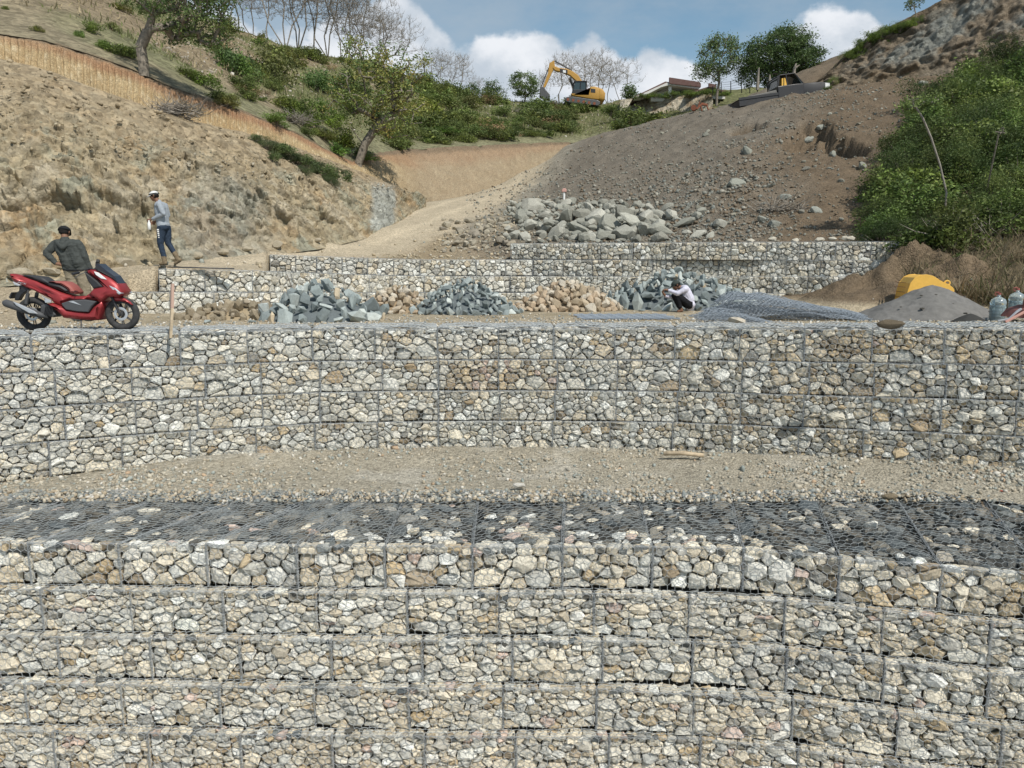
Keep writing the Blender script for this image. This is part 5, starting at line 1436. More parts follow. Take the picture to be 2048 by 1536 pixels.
# tall leaning sapling in front of the thicket
b = P(1893, 385, 22.6)
leafy_tree('sapling', 'tall thin leaning sapling with leaves only at its tip, before the right thicket', b, [Vector((0, 0, -.4)), Vector((0, 0, 0)), W2(1880, 330, 22.6, b), W2(1862, 275, 22.5, b), W2(1845, 235, 22.4, b), W2(1830, 212, 22.4, b)], .028,
           [(*(W2(1830, 208, 22.4, b)), .35, .35, .2), (*(W2(1862, 200, 22.4, b)), .25, .3, .15), (*(W2(1808, 210, 22.4, b)), .15, .2, .15)], 34, 26, .10, .09, G_LT, 92, bark='bark_pale')
b = P(1968, 410, 23.2)
leafy_tree('sapling', 'thin dark leaning stem rising through the right thicket', b, [Vector((0, 0, -.4)), Vector((0, 0, 0)), W2(1982, 340, 22.2, b), W2(1998, 265, 21.6, b)], .022, [(*(W2(1999, 262, 21.6, b)), .15, .2, .12)], 10, 8, .08, .07, G_MD, 93)
# dry twigs and grass
def twig_heap(label, p, L, Wd, H, seed, n=160, yaw=0.0):
    rnd = random.Random(seed); segs = []
    for i in range(n):
        a = Vector((rnd.gauss(0, .4) * L, rnd.gauss(0, .4) * Wd, rnd.uniform(0, .5) * H)); d = Vector((rnd.gauss(0, 1), rnd.gauss(0, .5), rnd.uniform(-.1, .7))).normalized() * rnd.uniform(.3, .9)
        m = a + d * .5 + Vector((0, 0, rnd.uniform(-.08, .08))); segs += [(a, m, .016, .011), (m, a + d + Vector((rnd.uniform(-.1, .1), 0, rnd.uniform(-.1, .1))), .011, .004)]
    root = empty('brush_pile', p, yaw, label, 'brush pile'); V, Fc = tubes_np(segs, 3)
    o = obj('dry_branches', mesh_from('dry_branches', V, Fc), root, M['bark_pale']); o['kind'] = 'stuff'
twig_heap('heap of dry cut branches on the bench below the grooved cut', P(352, 236, 27.4), 1.0, .5, .7, 1, 260)
twig_heap('dry fallen branches on the hillside above the rock slope bushes', hill_uv(588, 250), 1.1, .7, .6, 2, 200)
twig_heap('grey dry branches among bushes left below the excavator', hill_uv(1050, 228), 2.4, 1.0, .6, 3, 260)
twig_heap('dry twigs lying on the rubble field of the fill slope', rel_at(1560, 425), 1.0, .5, .35, 4, 90)
def blades(name, label, pos, h, cols, rg, wd=.012, lean=.5, cat='grass'):
    n = len(pos); d = rg.normal(size=(n, 3)) * lean; d[:, 2] = 1; d /= np.linalg.norm(d, axis=1)[:, None]
    s = rg.normal(size=(n, 3)); s[:, 2] = 0; s /= np.linalg.norm(s, axis=1)[:, None]; s *= wd
    s = s * (h / np.mean(h))[:, None]
    mid = pos + d * h[:, None] * .55; tip = pos + d * h[:, None] + rg.normal(size=(n, 3)) * h[:, None] * .18
    V = np.stack([pos - s, pos + s, mid + s * .7, tip, mid - s * .7], 1).reshape(-1, 3); i = np.arange(n)[:, None] * 5
    Fc = np.concatenate([np.concatenate([i, i + 1, i + 2, i + 4], 1), np.concatenate([i + 4, i + 2, i + 3, i + 3], 1)[:0].reshape(0, 4)], 0)
    F3 = np.concatenate([i + 4, i + 2, i + 3, i + 3], 1)
    # tips as thin quads
    V2 = V
    me = bpy.data.meshes.new(name); me.from_pydata(V2.tolist(), [], [tuple(f) for f in Fc.tolist()] + [tuple(f[:3]) for f in F3.tolist()])
    c = np.ones((len(V2), 4), dtype=np.float32); c[:, :3] = np.repeat(cols, 5, 0); a = me.color_attributes.new('Col', 'FLOAT_COLOR', 'POINT'); a.data.foreach_set('color', c.ravel())
    o = obj(name, me, None, M['dry']); tag(o, label, cat, kind='stuff'); return o
rg = np.random.default_rng(3)
n = 30000; U = rg.uniform(-100, 1400, n); t = rg.uniform(.01, 1, n) ** .9; ii = np.clip(((U + 420) / 4).astype(int), 0, HILLV.shape[1] - 1); jj = np.clip((t * 130).astype(int) + 6, 0, 136)
gr = greenness(U, t, HILLV[jj, ii]); pos = HILLV[jj, ii] + rg.normal(size=(n, 3)) * np.array([.3, .3, 0]); keep = rg.uniform(0, 1, n) < .3 + .7 * gr; pos = pos[keep]; n = len(pos); gr = gr[keep]
cl = np.where((rg.uniform(0, 1, n) < .25 + .6 * gr)[:, None], np.array([[.16, .18, .07]]), np.array([[.34, .28, .17]])) * rg.uniform(.7, 1.25, (n, 1))
blades('grass', 'dry and green grass tufts covering the left hillside', pos, rg.uniform(.12, .4, n), cl, rg, .028, .6)
# dry grass bank
n = 24000; ci = rg.integers(20, 190, n); ri = rg.integers(2, 54, n); pos = BANKV[ri, ci] + rg.normal(size=(n, 3)) * .08
cl = cpick(rg, n, [[.22, .18, .11], [.17, .135, .08], [.29, .25, .17], [.11, .125, .05]], [4, 3, 1.3, 2.2])
hgt = rg.uniform(.15, .55, n) * (.4 + .6 * smooth(ri, 2, 14))
blades('dry_grass', 'tangle of tall dry grass on the right bank behind the sand pile', pos, hgt, cl, rg, .011, .8)
twig_heap('dry stalks and twigs standing on the dry grass bank', P(1930, 500, 21.0), 1.3, .8, 1.0, 6, 130)
for i, (u, v) in enumerate(((1850, 560), (1990, 560), (2035, 520), (1960, 540), (1880, 520))):
    p = right_ground(u, v); shrub('dry', p, .45, .5, 'dry brown scrub on the right bank behind the sand pile', 990 + i, (1, 1, 1), 'dry scrub behind the sand pile')
# weeds at the foot of the upper wall
for i, (u, v) in enumerate(((395, 905), (465, 902), (330, 925))):
    p = Pz(u, v, .03); shrub('broad', p, .10, .10, 'tiny green weed at the foot of the upper wall', 60 + i, (1, 1.1, .9), 'weeds at the upper wall foot', 'weed', 'weed')

for i, (u, v, w) in enumerate(((1285, 196, 14), (1310, 194, 12), (1345, 192, 16), (1375, 190, 14), (1400, 188, 16), (1425, 186, 18), (1330, 196, 10), (1448, 190, 14))):
    p = P(u, v, 80); s = p.y / F
    shrub('far', p, w * s * 1.3, w * s * .75, 'low green bush at the foot of the white house, %s from the left' % ordn[[0, 1, 3, 4, 5, 6, 2, 7][i]], 1200 + i, (1.2, 1.2, .9), 'bushes before the white house')

for i, (u, v, w) in enumerate(((1222, 226, 20), (1240, 232, 16), (1262, 240, 18))):
    p = P(u, v, 84); shrub('far', p, w * 84 / F * 1.3, w * 84 / F, 'green bush at the left end of the pale escarpment, %s from the left' % ordn[i], 1300 + i, (1.1, 1.1, .9), 'bushes left of the pale escarpment')
# ------------------------------------------------------------------ made things
def glossy(name, c, rough, spec=.5, metal=0.0, coat=0.0, var=.05):
    t = NT(name); setp(t, rough, spec, metal); n = t.noise(14, 4); n2 = t.noise(3, 3)
    t.l.new(t.scale(c, t.mr(n, .3, .7, 1 - var, 1 + var)), t.b.inputs['Base Color'])
    t.l.new(t.mr(n2, .3, .7, rough * .85, min(1, rough * 1.25)), t.b.inputs['Roughness'])
    t.b.inputs['Coat Weight'].default_value = coat; return t.m
M['red'] = glossy('red_paint', (.30, .032, .035), .42, .5, .3, .15, .12)
M['black'] = glossy('black_plastic', (.022, .022, .024), .5)
M['grey'] = glossy('grey_plastic', (.07, .072, .075), .6)
M['rubber'] = glossy('tyre_rubber', (.05, .05, .05), .85, .2, var=.3)
M['silver'] = glossy('silver_metal', (.60, .61, .62), .35, .5, .7)
M['steel'] = glossy('dark_steel', (.09, .09, .09), .5, .5, .4, var=.3)
M['white'] = glossy('white_paint', (.74, .74, .72), .5)
M['vinyl'] = glossy('seat_vinyl', (.03, .03, .032), .55)
M['vinyl_red'] = glossy('seat_brown_red', (.30, .085, .07), .6)
M['yellow'] = glossy('machine_yellow', (.44, .245, .05), .5, .4, var=.22)
M['bucket_yellow'] = glossy('yellow_enamel', (.78, .46, .09), .55, .35, var=.06)
M['roof_brown'] = glossy('brown_roof', (.11, .055, .045), .7, var=.2)
M['plaster'] = glossy('plaster', (.58, .57, .53), .85, var=.1)
M['wood'] = plain('weathered_wood', (.42, .34, .235), .85, .1, 0, .3, 12, .003)
M['rust'] = plain('rust', (.22, .085, .05), .8, .2, .1, .35, 25, .004)
M['sand'] = plain('grey_sand', (.165, .16, .15), .95, .1, 0, .14, 9, .02)
t = NT('clear_plastic'); setp(t, .12, .5); t.b.inputs['Base Color'].default_value = (.72, .86, .92, 1); t.b.inputs['Transmission Weight'].default_value = .82; t.b.inputs['IOR'].default_value = 1.35; M['clear'] = t.m
t = NT('window_glass'); setp(t, .05, .8); t.b.inputs['Base Color'].default_value = (.03, .045, .045, 1); M['glass'] = t.m
t = NT('smoked_glass'); setp(t, .1, .6); t.b.inputs['Base Color'].default_value = (.02, .02, .025, 1); M['smoke'] = t.m
M['pants_k'] = plain('khaki_cloth', (.25, .215, .155), .95, .05, 0, .12, 30, .004)
M['hood'] = plain('dark_grey_fleece', (.062, .068, .064), .97, .05, 0, .15, 25, .004)
M['shirt_g'] = plain('grey_jersey', (.30, .33, .36), .95, .05, 0, .08, 25, .004)
M['jeans'] = plain('blue_denim', (.035, .050, .075), .95, .05, 0, .25, 22, .004)
M['shirt_w'] = plain('pale_lilac_cotton', (.56, .55, .64), .95, .05, 0, .06, 20, .004)
M['pants_b'] = plain('black_cloth', (.018, .018, .02), .95, .05, 0, .15, 20, .004)
M['skin'] = plain('skin', (.20, .105, .065), .6, .3, 0, .08, 30)
M['hair'] = plain('black_hair', (.012, .01, .009), .8, .2, 0, .1, 60)
M['boots'] = plain('muddy_boots', (.20, .155, .10), .85, .1, 0, .25, 18, .003)
M['cap_w'] = plain('white_cap', (.62, .62, .60), .8, .1, 0, .05, 20)
M['cap_b'] = plain('black_cap', (.02, .021, .022), .85, .1, 0, .1, 20)
M['cap_g'] = plain('grey_green_cap', (.045, .055, .05), .85, .1, 0, .1, 20)

def offset_poly(poly, d):
    n = len(poly); out = []; A = poly_area_c(poly)[0]; s = 1 if A > 0 else -1
    for i in range(n):
        p0, p1, p2 = poly[i - 1], poly[i], poly[(i + 1) % n]
        e1 = (p1[0] - p0[0], p1[1] - p0[1]); e2 = (p2[0] - p1[0], p2[1] - p1[1])
        l1, l2 = math.hypot(*e1) + 1e-9, math.hypot(*e2) + 1e-9
        n1 = (-e1[1] / l1 * s, e1[0] / l1 * s); n2 = (-e2[1] / l2 * s, e2[0] / l2 * s)
        nx, ny = n1[0] + n2[0], n1[1] + n2[1]; L = nx * nx + ny * ny
        k = min(2.0 / L if L > .3 else 2.0, 2.2); out.append((p1[0] + nx * k * d, p1[1] + ny * k * d))
    return out
def slab_bm(bm, poly, w0, w1, bev, taper=None):
    """solid of side outline poly (x,z) between y=w0 and y=w1 with bevelled rims"""
    bev = min(bev, (w1 - w0) * .45); ins = offset_poly(poly, bev * 1.1)
    rings = [(ins, w0), (offset_poly(poly, bev * .3), w0 + bev * .35), (poly, w0 + bev), (poly, w1 - bev), (offset_poly(poly, bev * .3), w1 - bev * .35), (ins, w1)]
    if bev <= 0: rings = [(poly, w0), (poly, w1)]
    R = []
    for pl, y in rings:
        R.append([bm.verts.new((x, y * (taper(x, z) if taper else 1), z)) for x, z in pl])
    n = len(poly)
    for a, b in zip(R[:-1], R[1:]):
        for i in range(n): bm.faces.new((a[i], a[(i + 1) % n], b[(i + 1) % n], b[i]))
    f1 = bm.faces.new(R[0]); f2 = bm.faces.new(R[-1][::-1])
    bmesh.ops.triangulate(bm, faces=[f1, f2])
def tube_bm(bm, pts, r, k=8, cap=True):
    pts = [Vector(p) for p in pts]; rs = r if isinstance(r, (list, tuple)) else [r] * len(pts); R = []
    for i, p in enumerate(pts):
        d = (pts[min(i + 1, len(pts) - 1)] - pts[max(i - 1, 0)]).normalized(); ref = Vector((0, 1, 0)) if abs(d.y) < .9 else Vector((1, 0, 0)); s = d.cross(ref).normalized(); t_ = d.cross(s)
        R.append([bm.verts.new(p + (s * math.cos(2 * math.pi * q / k) + t_ * math.sin(2 * math.pi * q / k)) * rs[i]) for q in range(k)])
    for a, b in zip(R[:-1], R[1:]):
        for q in range(k): bm.faces.new((a[q], a[(q + 1) % k], b[(q + 1) % k], b[q]))
    if cap: bm.faces.new(R[0][::-1]); bm.faces.new(R[-1])
def box_bm(bm, x0, x1, y0, y1, z0, z1):
    slab_bm(bm, [(x0, z0), (x1, z0), (x1, z1), (x0, z1)], y0, y1, 0)
def torus_bm(bm, c, R, r, n=36, k=10, sq=1.0):
    V = []
    for i in range(n):
        a = 2 * math.pi * i / n
        for j in range(k):
            b = 2 * math.pi * j / k; rr = R + r * math.cos(b); V.append(bm.verts.new((c[0] + rr * math.cos(a), c[1] + r * sq * math.sin(b), c[2] + rr * math.sin(a))))
    for i in range(n):
        for j in range(k): bm.faces.new((V[i * k + j], V[i * k + (j + 1) % k], V[((i + 1) % n) * k + (j + 1) % k], V[((i + 1) % n) * k + j]))
def part(name, parent, mat, fn, smooth_=False, label=None):
    bm = bmesh.new(); fn(bm); bmesh.ops.recalc_face_normals(bm, faces=bm.faces[:])
    if smooth_:
        for f in bm.faces: f.smooth = True
    me = bpy.data.meshes.new(name); bm.to_mesh(me); bm.free(); o = obj(name, me, parent, mat)
    if label: o['label'] = label
    return o
def place(root, p, yaw=0, tilt=0):
    root.location = p; root.rotation_euler = (Matrix.Rotation(yaw, 3, 'Z') @ Matrix.Rotation(-tilt, 3, 'Y')).to_euler()

# ------------------------------------------------------------------ red scooter
K = 965.0
def q(*pp): return [((x - 1040) / K, (1240 - z) / K) for x, z in pp]
sc = empty('scooter', (0, 0, 0), 0, 'red motor scooter with black seat parked on the crest of the upper wall', 'scooter')
wtail = lambda x, z: .45 + .55 * float(smooth(x, -.98, -.35))
part('tail_cover', sc, M['red'], lambda b: slab_bm(b, q((105, 398), (150, 393), (300, 428), (520, 500), (700, 590), (860, 665), (1000, 712), (1110, 745), (1190, 745), (1250, 700), (1330, 650), (1440, 770), (1400, 800), (1230, 770), (1030, 780), (900, 830), (870, 870), (740, 810), (700, 760), (560, 690), (460, 640), (330, 590), (250, 545), (160, 500), (120, 450)), -.155, .155, .05, wtail), True)
part('front_shield', sc, M['red'], lambda b: slab_bm(b, q((1255, 325), (1400, 345), (1600, 450), (1720, 540), (1775, 640), (1770, 690), (1700, 740), (1560, 730), (1480, 790), (1440, 830), (1400, 770), (1290, 690), (1360, 610), (1500, 580), (1430, 500), (1260, 380)), -.2, .2, .06, lambda x, z: .62 + .38 * float(smooth(z, .95, .6))), True)
part('leg_shield_inner', sc, M['black'], lambda b: slab_bm(b, q((1250, 360), (1430, 500), (1505, 585), (1360, 612), (1290, 500)), -.165, .165, .02))
part('lower_cover', sc, M['red'], lambda b: slab_bm(b, q((660, 830), (730, 818), (900, 885), (950, 925), (1270, 965), (1335, 880), (1475, 790), (1450, 900), (1405, 1060), (1380, 1080), (1130, 1070), (880, 1040), (840, 985), (740, 890)), -.175, .175, .05), True)
part('floor_panel', sc, M['grey'], lambda b: slab_bm(b, q((892, 825), (1030, 780), (1230, 770), (1402, 800), (1330, 872), (1270, 955), (1100, 945), (950, 915), (905, 860)), -.185, .185, .012))
part('side_flash', sc, M['silver'], lambda b: slab_bm(b, q((1000, 800), (1070, 790), (1190, 855)), -.19, .19, .002))
part('seat', sc, M['vinyl'], lambda b: slab_bm(b, q((295, 412), (420, 418), (600, 438), (645, 468), (700, 510), (850, 545), (1000, 640), (990, 672), (900, 655), (700, 575), (540, 490)), -.13, .13, .035, wtail), True)
part('seat_nose', sc, M['vinyl_red'], lambda b: slab_bm(b, q((700, 505), (820, 503), (930, 515), (1010, 565), (1090, 660), (1078, 692), (1000, 672), (985, 640), (930, 590), (850, 540)), -.138, .138, .03), True)
part('windscreen', sc, M['smoke'], lambda b: slab_bm(b, q((1392, 262), (1412, 245), (1445, 252), (1540, 340), (1660, 430), (1745, 590), (1722, 575), (1610, 450), (1400, 335)), -.13, .13, .02))
for s in (-1, 1):
    part('headlight', sc, M['white'], lambda b: slab_bm(b, q((1395, 362), (1450, 378), (1565, 478), (1490, 462), (1420, 410)), *sorted((s * .135, s * .168)), .003))
    part('headlight', sc, M['silver'], lambda b: slab_bm(b, q((1610, 565), (1700, 600), (1780, 680), (1745, 700), (1650, 630)), *sorted((s * .10, s * .195)), .01))
part('front_fender', sc, M['red'], lambda b: slab_bm(b, q((1555, 745), (1650, 728), (1770, 762), (1840, 810), (1880, 862), (1800, 828), (1700, 800), (1600, 805)), -.075, .075, .02), True)
def wheel(cx, rear):
    w = part('wheel', sc, M['rubber'], lambda b: torus_bm(b, (cx, 0, .26), .212, .05, 40, 10, 1.05), True)
    part('rim', w, M['black'] if rear else M['steel'], lambda b: [torus_bm(b, (cx, 0, .26), .172, .012, 36, 6, 3.0)] + [tube_bm(b, [(cx + math.cos(a) * .03, s * .02, .26 + math.sin(a) * .03), (cx + math.cos(a + .22) * .165, s * .028, .26 + math.sin(a + .22) * .165)], .009, 5) for a in [i * 2 * math.pi / 7 for i in range(7)] for s in (-1, 1)])
    part('hub', w, M['steel'], lambda b: tube_bm(b, [(cx, -.07, .26), (cx, .07, .26)], .035, 12))
    part('brake_disc', w, M['silver'], lambda b: torus_bm(b, (cx, -.06, .26), .085, .02, 28, 4, .1))
wheel((385 - 1040) / K, True); wheel((1690 - 1040) / K, False)
for s in (-1, 1): part('fork_leg', sc, M['black'], lambda b: tube_bm(b, [((1570 - 1040) / K, s * .085, .56), ((1690 - 1040) / K, s * .085, .25)], .02, 8))
part('exhaust', sc, M['grey'], lambda b: tube_bm(b, [((62 - 1040) / K, -.17, .43), ((90 - 1040) / K, -.175, .435), ((300 - 1040) / K, -.175, .355), ((560 - 1040) / K, -.15, .25), ((640 - 1040) / K, -.1, .21)], [.045, .06, .062, .045, .02], 12), True)
part('heat_shield', sc, M['silver'], lambda b: slab_bm(b, q((235, 795), (330, 835), (520, 930), (570, 975), (450, 965), (330, 890), (270, 850)), -.25, -.22, .008))
part('rear_mudguard', sc, M['black'], lambda b: slab_bm(b, q((170, 545), (280, 565), (380, 622), (330, 650), (250, 705), (195, 790), (140, 785), (160, 700), (250, 610)), -.05, .05, .01))
part('number_plate', sc, M['black'], lambda b: slab_bm(b, q((85, 740), (125, 668), (140, 672), (105, 760)), -.09, .09, .002))
part('tail_light', sc, M['silver'], lambda b: slab_bm(b, q((158, 508), (280, 560), (240, 578), (180, 560)), -.085, .085, .01))
part('engine', sc, M['steel'], lambda b: [slab_bm(b, q((560, 850), (640, 830), (720, 880), (770, 1000), (720, 1035), (620, 1010), (540, 960)), -.13, .12, .02), slab_bm(b, q((300, 930), (560, 880), (600, 1010), (420, 1040), (310, 1010)), .03, .13, .02)])
part('radiator_grille', sc, M['black'], lambda b: [slab_bm(b, q((600 + i * 22, 1000 - i * 3), (640 + i * 22, 870), (650 + i * 22, 872), (612 + i * 22, 1003 - i * 3)), -.15, -.135, 0) for i in range(6)])
part('silver_bracket', sc, M['silver'], lambda b: slab_bm(b, q((598, 708), (650, 740), (735, 778), (742, 812), (655, 820), (640, 780), (665, 775)), -.17, -.14, .005))
for s in (-1, 1): part('shock_absorber', sc, M['steel'], lambda b: [tube_bm(b, [((400 - 1040) / K, s * .12, .63), ((330 - 1040) / K, s * .12, .36)], .014, 6), tube_bm(b, [((390 - 1040) / K, s * .12, .58), ((345 - 1040) / K, s * .12, .42)], .028, 8)])
part('handlebar', sc, M['black'], lambda b: [tube_bm(b, [((1210 - 1040) / K, -.34, .88), ((1290 - 1040) / K, -.12, .95), ((1330 - 1040) / K, 0, .94), ((1310 - 1040) / K, .12, .99), ((1220 - 1040) / K, .34, 1.05)], .014, 8), tube_bm(b, [((1190 - 1040) / K, -.38, .875), ((1225 - 1040) / K, -.26, .895)], .02, 8), tube_bm(b, [((1195 - 1040) / K, .37, 1.055), ((1245 - 1040) / K, .25, 1.035)], .02, 8)])
for s, z in ((-1, .9), (1, 1.03)): part('brake_lever', sc, M['steel'], lambda b: tube_bm(b, [((1290 - 1040) / K, s * .2, z), ((1240 - 1040) / K, s * .3, z - .04), ((1215 - 1040) / K, s * .38, z - .09)], .006, 5))
part('mirror', sc, M['black'], lambda b: [tube_bm(b, [((1270 - 1040) / K, .2, 1.0), ((1285 - 1040) / K, .24, 1.06)], .007, 6), tube_bm(b, [((1262 - 1040) / K, .22, 1.065), ((1300 - 1040) / K, .23, 1.06)], .034, 12)])
part('side_stand', sc, M['steel'], lambda b: tube_bm(b, [((1130 - 1040) / K, -.12, .18), ((1180 - 1040) / K, -.24, .01)], .011, 6))
tc_ = bpy.data.curves.new('badge', 'FONT'); tc_.body = 'PCX'; tc_.size = .055; tc_.extrude = .0015; tc_.shear = .3
to_ = bpy.data.objects.new('badge_tmp', tc_); COL.objects.link(to_)
bpy.context.view_layer.update()
bme = bpy.data.meshes.new_from_object(to_.evaluated_get(bpy.context.evaluated_depsgraph_get())); bpy.data.objects.remove(to_)
o = obj('badge', bme, sc, M['silver'], loc=((250 - 1040) / K, -.128, .735)); o.rotation_euler = (rad(90), rad(10), rad(-6)); o.scale = (1.3, .7, 1)
SY = 12.05
pf = P(252, 660, SY); pr = P(68, 660, SY)
place(sc, Vector(((pf.x + pr.x) / 2, SY, HC - .985)), rad(1.5), 0); sc.scale = (1.0, 1, 1)

# ------------------------------------------------------------------ people
def capsule_bm(bm, p, q_, rp, rq, flat=None, k=14):
    p, q_ = Vector(p), Vector(q_); d = q_ - p; L = d.length
    ax = d.normalized() if L > 1e-5 else Vector((0, 0, 1)); ref = Vector((0, 1, 0)) if abs(ax.y) < .9 else Vector((1, 0, 0)); s = ax.cross(ref).normalized(); t_ = ax.cross(s); R = []
    fs, ft = flat or (1, 1)
    for c, r, sg in ((p, rp, -1), (q_, rq, 1)):
        angs = (-90, -60, -30, 0) if sg < 0 else (0, 30, 60, 90)
        for a in angs:
            a = rad(a); rr = r * math.cos(a) + 1e-4; R.append([bm.verts.new(c + ax * r * math.sin(a) + (s * math.cos(2 * math.pi * i / k) * fs + t_ * math.sin(2 * math.pi * i / k) * ft) * rr) for i in range(k)])
    for a, b in zip(R[:-1], R[1:]):
        for i in range(k): bm.faces.new((a[i], a[(i + 1) % k], b[(i + 1) % k], b[i]))
    bm.faces.new(R[0][::-1]); bm.faces.new(R[-1])
def person(label, caps, mats, base, yaw=0, scale=1.0, wrinkle=.008):
    """caps: (p, q, rp, rq, material index[, (flat)]) ; one continuous skin grown over them"""
    root = empty('person', base, yaw, label, 'person'); root.scale = (scale,) * 3
    bm = bmesh.new()
    for c in caps: capsule_bm(bm, c[0], c[1], c[2], c[3], c[5] if len(c) > 5 else None)
    me = bpy.data.meshes.new('tmp'); bm.to_mesh(me); bm.free(); o = bpy.data.objects.new('tmp', me); COL.objects.link(o)
    m = o.modifiers.new('r', 'REMESH'); m.mode = 'VOXEL'; m.voxel_size = .0085
    m = o.modifiers.new('s', 'SMOOTH'); m.factor = .5; m.iterations = 2
    bpy.context.view_layer.update(); ev = o.evaluated_get(bpy.context.evaluated_depsgraph_get()); out = bpy.data.meshes.new_from_object(ev); bpy.data.objects.remove(o)
    n = len(out.vertices); V = np.empty(n * 3, dtype=np.float32); out.vertices.foreach_get('co', V); V = V.reshape(-1, 3).astype(float)
    best = np.full(n, 9.0); mi = np.zeros(n, int)
    for c in caps:
        p, q_ = np.array(c[0], float), np.array(c[1], float); ab = q_ - p; tt = np.clip(((V - p) @ ab) / (ab @ ab + 1e-9), 0, 1)
        d = np.linalg.norm(V - p - tt[:, None] * ab, axis=1) - (c[2] + (c[3] - c[2]) * tt); m_ = d < best; best = np.where(m_, d, best); mi = np.where(m_, c[4], mi)
    cloth = np.isin(mi, [i for i, x in enumerate(mats) if x not in (M['skin'],)])
    wr = fbm(V * np.array([1, 1, 1.6]), .13, 3, 7, .5, True) * wrinkle + fbm(V, .04, 2, 8) * wrinkle * .3
    N = np.empty(n * 3, dtype=np.float32); out.vertices.foreach_get('normal', N); V = V + N.reshape(-1, 3) * (wr * cloth)[:, None]
    out.vertices.foreach_set('co', V.astype(np.float32).ravel()); out.materials.clear()
    for x in mats: out.materials.append(x)
    for pl in out.polygons: pl.material_index = int(mi[pl.vertices[0]]); pl.use_smooth = True
    out.update(); out.name = 'body'; obj('body', out, root); return root
def hand(caps, w, dirv, side, up, mat=0, curl=.5, s=1.0):
    """palm and five unequal bent fingers starting at the wrist w"""
    d = Vector(dirv).normalized(); u_ = Vector(up).normalized(); sd = d.cross(u_).normalized() * side; w = Vector(w)
    palm = w + d * .085 * s
    caps.append((w, w + d * .03, .024, .03, mat)); 
    for k in (-1, 0, 1): caps.append((w + d * .02 + sd * k * .012, palm + sd * k * .024, .018, .016, mat))
    for k, L in ((-1.5, .062), (-.5, .078), (.5, .072), (1.5, .055)):
        a = palm + sd * k * .019; b = a + (d * math.cos(curl * .6) - u_ * math.sin(curl * .6)) * L * .5; c = b + (d * math.cos(curl * 1.7) - u_ * math.sin(curl * 1.7)) * L * .5
        caps.append((a, b, .0105, .0098, mat)); caps.append((b, c, .0098, .009, mat))
    a = w + d * .03 - sd * .022; b = a + (d * .6 - sd * .8).normalized() * .035; caps.append((a, b, .013, .012, mat)); caps.append((b, b + (d * .9 - u_ * .3).normalized() * .032, .011, .0095, mat))
def head(caps, c, f, mat_skin, mat_hair, s=1.0):
    """head centred at c looking along f: skull, jaw, nose, ears, brow, lips, neck joins below"""
    c = Vector(c); f = Vector(f).normalized(); sd = f.cross(Vector((0, 0, 1))).normalized(); up = sd.cross(f).normalized()
    a = lambda x, y, z: c + f * x * s + sd * y * s + up * z * s
    caps += [(a(-.015, 0, .02), a(.015, 0, .025), .086 * s, .08 * s, mat_hair), (a(.03, 0, -.02), a(.03, 0, .02), .07 * s, .072 * s, mat_skin), (a(.045, 0, -.075), a(.03, 0, -.05), .038 * s, .055 * s, mat_skin),
             (a(.098, 0, -.02), a(.088, 0, .01), .013 * s, .009 * s, mat_skin), (a(.088, -.02, -.052), a(.088, .02, -.052), .009 * s, .009 * s, mat_skin), (a(.086, -.03, .03), a(.086, .03, .03), .011 * s, .011 * s, mat_skin),
             (a(-.005, .078, -.01), a(-.01, .082, .02), .014 * s, .016 * s, mat_skin), (a(-.005, -.078, -.01), a(-.01, -.082, .02), .014 * s, .016 * s, mat_skin)]
def eyes(root, c, f, s=1.0):
    c = Vector(c); f = Vector(f).normalized(); sd = f.cross(Vector((0, 0, 1))).normalized(); up = sd.cross(f).normalized()
    for k in (-1, 1): part('eye', root, M['black'], lambda b: capsule_bm(b, c + f * .094 * s + sd * k * .03 * s + up * .008, c + f * .096 * s + sd * k * .034 * s + up * .008, .007, .007), True)
def cap_on(root, c, f, mat, s=1.0, brim=True, band=None):
    c = Vector(c); f = Vector(f).normalized(); sd = f.cross(Vector((0, 0, 1))).normalized(); up = sd.cross(f).normalized()
    def fn(b):
        R = []
        for i in range(6):
            el = rad(i * 18); rr = .101 * s * math.cos(el); R.append([b.verts.new(c + up * (.03 + .085 * math.sin(el)) * s + (f * math.cos(a_) * 1.08 + sd * math.sin(a_)) * rr) for a_ in [2 * math.pi * q_ / 20 for q_ in range(20)]])
        for x, y in zip(R[:-1], R[1:]):
            for q_ in range(20): b.faces.new((x[q_], x[(q_ + 1) % 20], y[(q_ + 1) % 20], y[q_]))
        b.faces.new(R[-1]); b.faces.new(R[0][::-1])
    cp = part('cap', root, mat, fn, True)
    if brim:
        def fb(b):
            T_ = []; B_ = []
            for q_ in range(11):
                a_ = rad(-62 + 12.4 * q_); e = math.cos(a_ * 1.35)
                i_ = c + up * .032 * s + (f * math.cos(a_) * 1.06 + sd * math.sin(a_)) * .1 * s; o_ = c + up * (.022 - .012 * e) * s + (f * (math.cos(a_) * 1.0 + .75 * max(0, e)) + sd * math.sin(a_) * 1.0) * .1 * s
                T_.append((b.verts.new(i_), b.verts.new(o_))); B_.append((b.verts.new(i_ - up * .006), b.verts.new(o_ - up * .006)))
            for q_ in range(10):
                b.faces.new((T_[q_][0], T_[q_ + 1][0], T_[q_ + 1][1], T_[q_][1])); b.faces.new((B_[q_][0], B_[q_][1], B_[q_ + 1][1], B_[q_ + 1][0])); b.faces.new((T_[q_][1], T_[q_ + 1][1], B_[q_ + 1][1], B_[q_][1]))
        part('brim', cp, mat, fb)
    if band:
        part('band', cp, band, lambda b: tube_bm(b, [c + up * (.045) * s + (f * math.cos(a_) * 1.09 + sd * math.sin(a_)) * .1 * s for a_ in [2 * math.pi * q_ / 16 for q_ in range(17)]], .012 * s, 5, False))
    return cp

